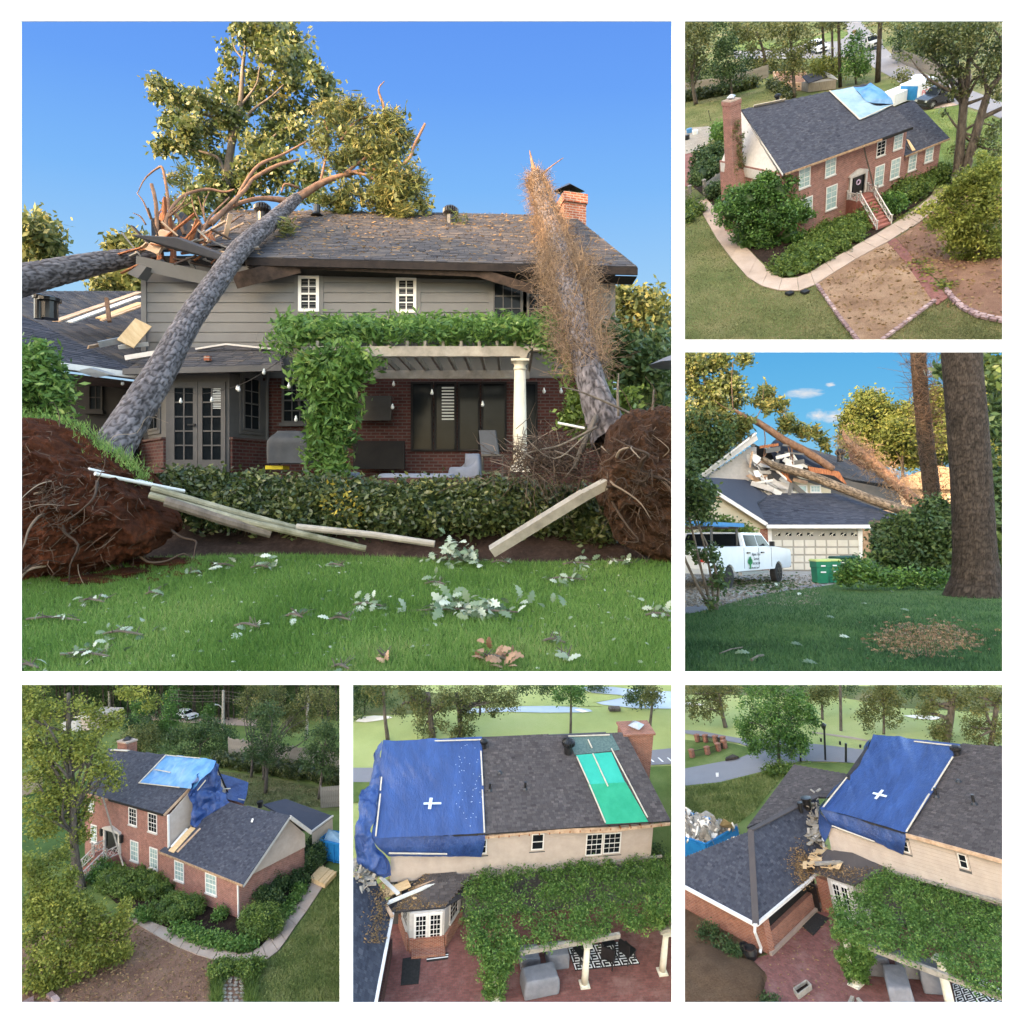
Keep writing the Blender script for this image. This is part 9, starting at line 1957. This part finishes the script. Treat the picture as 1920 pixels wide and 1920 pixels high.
# trees
for lab,b0,d,trk,bl,n,m in(('tall sunlit pine with layered crown behind the chimney',0,62,[(1300,1100,16),(1305,700,14),(1100,330,6)],[(1100,300,60),(1040,340,50),(1160,310,55),(1080,270,40),(1000,390,45),(1100,400,60),(1190,380,55),(980,450,45),(1060,480,60),(1150,470,60),(960,520,40),(1030,560,55),(1120,560,55),(1200,450,50),(1180,620,60),(1000,620,40)],8000,M_pinel),('second sunlit pine beside the vine covered trunk',0,58,[(1310,1100,20),(1308,750,18),(1300,450,8)],[(1290,380,55),(1240,420,50),(1340,400,50),(1380,370,40),(1270,480,55),(1350,480,50),(1230,540,50),(1320,560,55),(1380,560,45),(1250,640,50),(1330,650,50),(1390,640,40)],7000,M_pinel),('bright green trees between the two dark trunks',0,58,[(1540,1100,14),(1540,500,8)],[(1540,260,50),(1500,300,40),(1570,340,50),(1520,420,50),(1570,480,50),(1510,560,50),(1570,620,45),(1500,660,40)],5000,M_pinel),('bright trees right of the largest trunk',0,58,[(1850,1100,14),(1850,500,8)],[(1830,290,50),(1890,300,50),(1850,420,55),(1900,480,50),(1840,540,50),(1880,640,50),(1830,640,40)],4000,M_pinel)):
 fartree(P,lab,None,trk,bl,d,int(n*1.7),.34,m,M_barkd,clump=.4,nl=8)
fartree(P,'dark leaved branches at the top right edge',None,[(1940,1000,20),(1950,600,16),(1960,200,10)],[(1830,110,40),(1870,50,50),(1900,150,50),(1850,190,36),(1900,250,40),(1880,380,40),(1900,480,45),(1840,470,30),(1560,130,24),(1890,620,40),(1880,780,60),(1900,900,60),(1890,1050,60),(1890,1200,50)],26,4200,.3,M_dark,M_barkd,nl=8)
vt=trunk3('x',((1490,960,30,92),(1480,850,30,88),(1440,500,30,84),(1410,200,30,80),(1395,-40,30,76)),M_barkk);vt.ob.name='pine_tree';_props(vt.ob,'standing dark pine trunk wrapped in dead vine twigs','tree');del vt.ob['group']
b=B()
for i in range(1000):f=random.random();w=1.4 if f>.55 else .5;p=P.d(1395+95*(1-f),960-990*f,29.6);q=p+np.array([random.gauss(0,.33),-.2+random.gauss(0,.3),random.gauss(0,.3)]);d=unit([random.choice((-1,1))*random.random(),random.gauss(0,.4),random.uniform(-.2,.9)])*random.uniform(.2,w);b.tube([q,q+d*.5+RNG.normal(size=3)*.08,q+d],[.012,.008,.004],3,cap=False,tone=random.random()*.5)
part(vt,'dry_vine',b,M_root,kind='stuff')
bs=P.z(1735,1462,-.02);d0=P.dep(bs);big=thing(P,'oak_tree','largest thick dark trunk in the foreground with flared foot','tree',bs)
part(big,'trunk',barkmesh([P.d(u,v,d0)for u,v in((1738,1500),(1736,1440),(1740,1350),(1735,1200),(1722,900),(1695,500),(1662,100),(1650,-60))],[w/2*d0/F*P.k for w in(360,300,244,218,208,204,200,198)],150,12,.055,.022,6,3.4),M_barkk,smooth=True)
sm=P.z(175,1535,0);ds=P.dep(sm);cm=thing(P,'crape_myrtle','small multi stemmed tree before the white truck','tree',sm)
limbs(P,cm,[[(u,v,ds,w)for u,v,w in q]for q in(((165,1540,34),(80,1380,26),(10,1230,22),(-30,1100,18)),((175,1540,30),(110,1300,22),(60,1080,18),(30,960,10)),((190,1540,28),(160,1300,20),(100,1050,16),(60,900,8)),((200,1540,34),(212,1420,26),(190,1280,20),(130,1120,16),(60,1000,10)))],M_barkg,'stem',9)
fol3(cm,'leaves',[(40,800,60),(90,850,50),(150,840,36),(40,900,60),(110,930,45),(160,880,30),(30,980,40),(130,990,24),(40,720,50),(190,1240,20),(215,1300,24),(210,1380,24),(40,1170,26),(100,1220,24),(180,1180,20),(170,1500,20),(225,1440,16)],ds,3000,.12,M_dark,.14)
def sh3(lab,pts,d,n,L,m,cat='shrub',nm_='shrub',core=True):
 bb=[(P.d(u,v,d+random.uniform(-.4,.4)),r*d/F*P.k)for u,v,r in pts];t=thing(P,nm_,lab,cat,(bb[0][0][0],bb[0][0][1],0));foliage(t,'foliage',bb,n,L,m,L,22,.6,L*.5,.2)
 if core:part(t,'inner_foliage',blobmesh([(c,r*.7)for c,r in bb],res=2),m)
sh3('large dark green shrub mass between bins and big trunk',[(1160,1150,50),(1210,1090,60),(1290,1060,70),(1370,1080,80),(1450,1050,80),(1540,1070,80),(1200,1200,60),(1290,1190,80),(1390,1200,80),(1490,1190,90),(1570,1200,70),(1250,1270,50),(1350,1280,50),(1460,1280,60),(1560,1290,50),(1420,960,50),(1500,930,50),(1560,960,50),(1640,1150,60)],25,13000,.2,M_dark)
sh3('dark shrubs right of the big trunk',[(1880,1000,70),(1890,1150,70),(1890,1300,60),(1860,900,60)],28,3000,.22,M_dark)
sh3('light shrub behind the truck before the gable',[(230,1040,40),(280,1060,40),(340,1080,40),(170,1080,40),(380,1090,30),(30,1110,40)],34,2600,.2,M_box)
sh3('ivy bank at the lawn edge right of the bins',[(u,v,26)for u,v in((960,1345),(1010,1330),(1060,1320),(1120,1330),(1180,1345),(1250,1350),(1320,1355),(1390,1358),(1460,1360),(1540,1362),(1000,1290),(1060,1280))],21.5,5000,.13,M_green,'ivy','ground_cover',False)
single(P,'gate_post','dark timber gate post at the right garage corner','post',B().bar(Y(1148,1250,33),Y(1148,1010,33),.35).bar(Y(1148,1030,33),Y(1148,1012,33),.46),M_barkg);single(P,'board_fence','brown boards behind the gate post','fence',B().prism(yp([(1075,1250),(1130,1250),(1130,1060),(1075,1060)],35),(0,.1,0)),M_deck)
# truck
f0,r0=P.z(567,1378,-.05),P.z(272,1416,-.05);hd=math.atan2(*(f0-r0)[:2][::-1]);Lt=np.linalg.norm(f0-r0)/.605;n_=np.array([-math.sin(hd),math.cos(hd),0]);vc=(f0+r0)/2-unit(f0-r0)*.0125*Lt+n_*(2.05*Lt/5.8/2-.06)
kk=Lt/5.8
ps=P.px((f0+r0)/2)
tk=vehicle(P,'pickup_truck','white lifted pickup truck with blue ladder on its rack','pickup truck',vc,hd,M_carw,L=Lt,W=2.05*kk,H=1.78*kk,wr=62*ps,rim=M_black,hts=(88*ps,222*ps,312*ps),cab=(-.1,.24))
X=tk.X;ux,w2=X((1,0,0))-X((0,0,0)),-1.04*kk
def BXx(*bars):
 b=B()
 for a,c,w in bars:b.bar(X(a),X(c),w)
 return b
zb_=tk.wl;zt=tk.hl+.16
part(tk,'ladder_rack',BXx(*[((x,y,zb_),(x,y,zt),.07)for x in(-.75*kk,-2.3*kk)for y in(-.85*kk,.85*kk)],((-.75*kk,-.9*kk,zt),(-.75*kk,.9*kk,zt),.07),((-2.3*kk,-.9*kk,zt),(-2.3*kk,.9*kk,zt),.07)),M_black)
part(tk,'side_step',BXx(((-.9*kk,w2*.95,tk.g-.08),(1.0*kk,w2*.95,tk.g-.08),.1)),M_metal);part(tk,'door_handle',BXx(*[((x*kk,w2-.01,zb_-.18),(x*kk+.24,w2-.01,zb_-.18),.05)for x in(-.55,.45)]),M_black)
part(tk,'door_gap',BXx(*[((x*kk,w2+.018,tk.g+.1),(x*kk,w2+.018,zb_),.012)for x in(-.72,.3,1.25)]),M_black)
for q,(s_,z_,sz)in{'Alpine Tree':(.06,.32,.13),'Service':(.06,.5,.13),'501.730.2108':(.06,.68,.1),'Local, Affordable, Expert':(-.12,.84,.075)}.items():text(tk,'lettering',q,X((s_*kk,w2-.012,zb_-z_*kk*.68)),ux,(0,0,1),sz*kk*.95,M_print)
b=B()
for x,z,r in((-.36,-.42,.11),(-.45,-.5,.09),(-.27,-.5,.09),(-.36,-.52,.12)):b.lathe(X((x*kk,w2-.006,zb_+z*kk*.75)),[(r*kk*.75,0),(r*kk*.75,.006)],14,-n_)
part(tk,'tree_emblem',b,M_printg);part(tk,'tree_emblem',BXx(((-.36*kk,w2-.01,zb_-.56*kk),(-.36*kk,w2-.01,zb_-.4*kk),.04)),M_printg)
ld=thing(P,'ladder','blue fibreglass ladder lying on the truck rack','ladder',X((-1,0,zt)));b=BXx(((-3.6*kk,-.75*kk,zt+.12),(-.1*kk,-.75*kk,zt+.12),.14),((-3.6*kk,-.3*kk,zt+.12),(-.1*kk,-.3*kk,zt+.12),.14));part(ld,'rail',b,M_bluep);part(ld,'rung',BXx(*[((x*kk,-.75*kk,zt+.12),(x*kk,-.3*kk,zt+.12),.05)for x in np.arange(-3.5,0,.32)]),M_metal)
# bins
def bin3(u,v,w,h,m,lid,lab,txt=None):
 p=P.z(u,v,-.03);s=P.px(p);W,H=w*s,h*s;t=thing(P,'wheelie_bin',lab,'bin',p,'wheelie bins by the driveway')
 sq=lambda k,z,d=0:[p+(-W*k/2,d,z),p+(W*k/2,d,z),p+(W*k/2,W*k*1.1+d,z),p+(-W*k/2,W*k*1.1+d,z)]
 part(t,'body',loft(B(),[np.array(sq(.74,0,.08)),np.array(sq(.82,H*.35,.05)),np.array(sq(.86,H*.62,.03)),np.array(sq(.94,H*.66,.01)),np.array(sq(.96,H*.9))]),m);part(t,'lid',loft(B(),[np.array(sq(1.06,H*.905,-.03)),np.array(sq(1.06,H*.94,-.03)),np.array(sq(.9,H,.05))]),lid)
 for k,z in((.3,.7),(.34,.44)):part(t,'label',B().box(p+(-W*k/2,-.02,H*z),p+(W*k/2,.03,H*(z+.05))),M_printw)
 for sx_ in(-1,1):part(t,'wheel',B().lathe(p+(sx_*W*.36,W*.9,H*.11),[(H*.1,0),(H*.11,.03),(H*.1,.06)],12,(1,0,0)),M_blackr)
 if txt:text(t,'lettering',txt,p+(0,-.05,H*.55),(1,0,0),(0,0,1),H*.28,M_printw)
bin3(840,1384,84,142,M_bing,M_yel,'leftmost bright green bin with lime lid');bin3(908,1380,78,140,M_bing,M_yel,'second bright green bin, its lime lid partly covered');bin3(955,1362,80,138,M_bind,M_bind,'dark green bin behind the bright ones');bin3(1018,1352,76,132,M_bind,M_bind,'darkest bin with a white letter, at right','R')
for a,c,w,lab in(((220,1800),(355,1765),9,'long thin stick lying in the left of the lawn'),((408,1840),(480,1812),16,'short thick stick nearest the bottom of the lawn')):p=P.z(*a,.03);single(P,'fallen_stick',lab,'stick',B().tube([p,(p+P.z(*c,.03))/2+(0,0,.02),P.z(*c,.03)],w/2*P.px(p),6,jit=.3),M_barkg)
b=B()
for u,v in((850,1580),(1065,1505),(710,1850),(400,1795),(1345,1548),(640,1740),(930,1700),(700,1440),(420,1455),(560,1400),(480,1395),(1240,1430)):oakleaf(b,P.z(u,v,.04),RNG.normal(size=3)*(1,1,.2),(0,-.4,1),.22,random.random())
struct(P,'scattered_leaves',b,M_fell,kind='stuff')
# ================================================================ the white border frame and the unseen ground below, shade trees behind the camera
W_=Place('front',(0,0,0,0,0,0),1.0,None)
def borderrect(b,u0,v0,u1,v1):
 y=2.0;p=[W_.y(u,v,y)for u,v in((u0,v1),(u1,v1),(u1,v0),(u0,v0))]
 b.prism(p,(0,.006,0))
ww=thing(W_,'border_frame','white border frame with one large and five small square openings, each onto a scene','wall',(0,2,-2))  # flat white frame standing in for the borders between the six scenes
e=-160;E_=2080
for r in((e,e,E_,38),(e,1882,E_,E_),(e,38,38,1882),(1882,38,E_,1882),(1260,38,1284,1882),(38,1260,1260,1284),(637,1284,661,1882),(1284,637,1882,660),(1284,1260,1882,1284)):
 b=B();borderrect(b,*r);part(ww,'panel',b,M_white)
PW=Place('outer',(0,0,0,0,0,0),1.0,None)
struct(PW,'ground',B().add([(-900,-600,-42),(900,-600,-42),(900,1500,-42),(-900,1500,-42)],[(0,1,2,3)]),M_bounce)  # unseen sheet far below, coloured pale to bounce light upward
EAVE=24.5
def shade(x,y,top,r):
 base=np.array([x,y,-40.]);h=top+40
 bb=[(base+(random.uniform(-.35,.35)*r,random.uniform(-.35,.35)*r,h*q),(r*s,r*s*.8,h*.1))for q,s in((.25,.8),(.36,.9),(.47,1),(.58,1),(.69,1),(.8,.95),(.92,.8))for _ in(0,1)]
 t=thing(PW,'shade_tree','tall dense evergreen in the belt behind the viewer','tree',base,'evergreens behind the viewer')
 part(t,'trunk',B().tube([base,base+(0,0,h*.8)],[r*.08,r*.03],8),M_barkd)
 foliage(t,'crown',bb,1500,r*.22,M_dark,r*.12,12,.5,r*.2)
 part(t,'inner_foliage',blobmesh([(c,np.array(q)*.85)for c,q in bb],res=2,amp=.3),M_dark,smooth=True)
 # a belt of tall evergreens far to the left behind the viewer keeps the low sun off everything below the eaves
te,ca,sa=math.tan(SUN_EL),math.cos(SUN_AZ),math.sin(SUN_AZ)
for row in(0,1):
 for w in np.arange(-125,60,7.5):
  w+=row*3.7+random.uniform(-1,1);s_=-150-row*9
  T_=np.interp(w,[-125,-36,-14,60],[EAVE+182*te]*2+[30+170*te]*2)
  shade(w*ca+s_*sa,-w*sa+s_*ca,T_+random.uniform(-2.5,2.5),7)
  # ================================================================ keep each place inside its own opening
bpy.context.view_layer.update()
def clipall():
 dead=0
 for o,pl in ALL:
  if pl.rect is None:continue
  me=o.data;n=len(me.vertices)
  if n==0:continue
  co=np.zeros(n*3,np.float32);me.vertices.foreach_get('co',co);co=co.reshape(-1,3).astype(float)
  mw=np.array(o.matrix_world);W=co@mw[:3,:3].T+mw[:3,3]
  l,t,r,b=pl.rect;g=9
  L=l-(30 if l<60 else g);Tp=t-(30 if t<60 else g);R=r+(30 if r>1850 else g);Bt=b+(30 if b>1850 else g)
  x,y,zz=W.T
  tests=[(x-(L-PX)/F*y,(1,-(L-PX)/F,0)),((R-PX)/F*y-x,(-1,(R-PX)/F,0)),((PY-Tp)/F*y-zz,(0,(PY-Tp)/F,-1)),(zz-(PY-Bt)/F*y,(0,-(PY-Bt)/F,1)),(y-2.03,(0,1,0))]
  if all((d>=0).all()for d,_ in tests):continue
  if any((d<0).all()for d,_ in tests):
   if o.children:
    for c in o.children:pass
   o['_dead']=1;dead+=1;continue
  if me.users>1:me=me.copy();o.data=me
  bm=bmesh.new();bm.from_mesh(me)
  if o.get('_soft'):
   out=np.zeros(n,bool)
   for d,_ in tests:out|=d<0
   bm.verts.ensure_lookup_table()
   bmesh.ops.delete(bm,geom=[v for v,q in zip(bm.verts,out)if q],context='VERTS')
  else:
   Mi=np.linalg.inv(mw)
   for d,nv in tests:
    if(d>=0).all():continue
    off=np.array([0,2.03,0])if nv==(0,1,0)else np.zeros(3)
    p=(Mi@np.append(off,1))[:3];nn=mw[:3,:3].T@np.array(nv)
    bmesh.ops.bisect_plane(bm,geom=bm.verts[:]+bm.edges[:]+bm.faces[:],plane_co=p,plane_no=nn/np.linalg.norm(nn),clear_inner=True,dist=1e-6)
  if len(bm.faces)==0:o['_dead']=1
  bm.to_mesh(me);bm.free();me.update()
 for o,pl in reversed(ALL):
  if o.get('_dead')and not[c for c in o.children if not c.get('_dead')]:
   for c in list(o.children):bpy.data.objects.remove(c)
   bpy.data.objects.remove(o)
clipall()
for o in list(SC.objects):
 if'_soft'in o:del o['_soft']
 if'_dead'in o:del o['_dead']
for o in list(SC.objects):
 if o.type=='EMPTY'and not o.children:bpy.data.objects.remove(o)
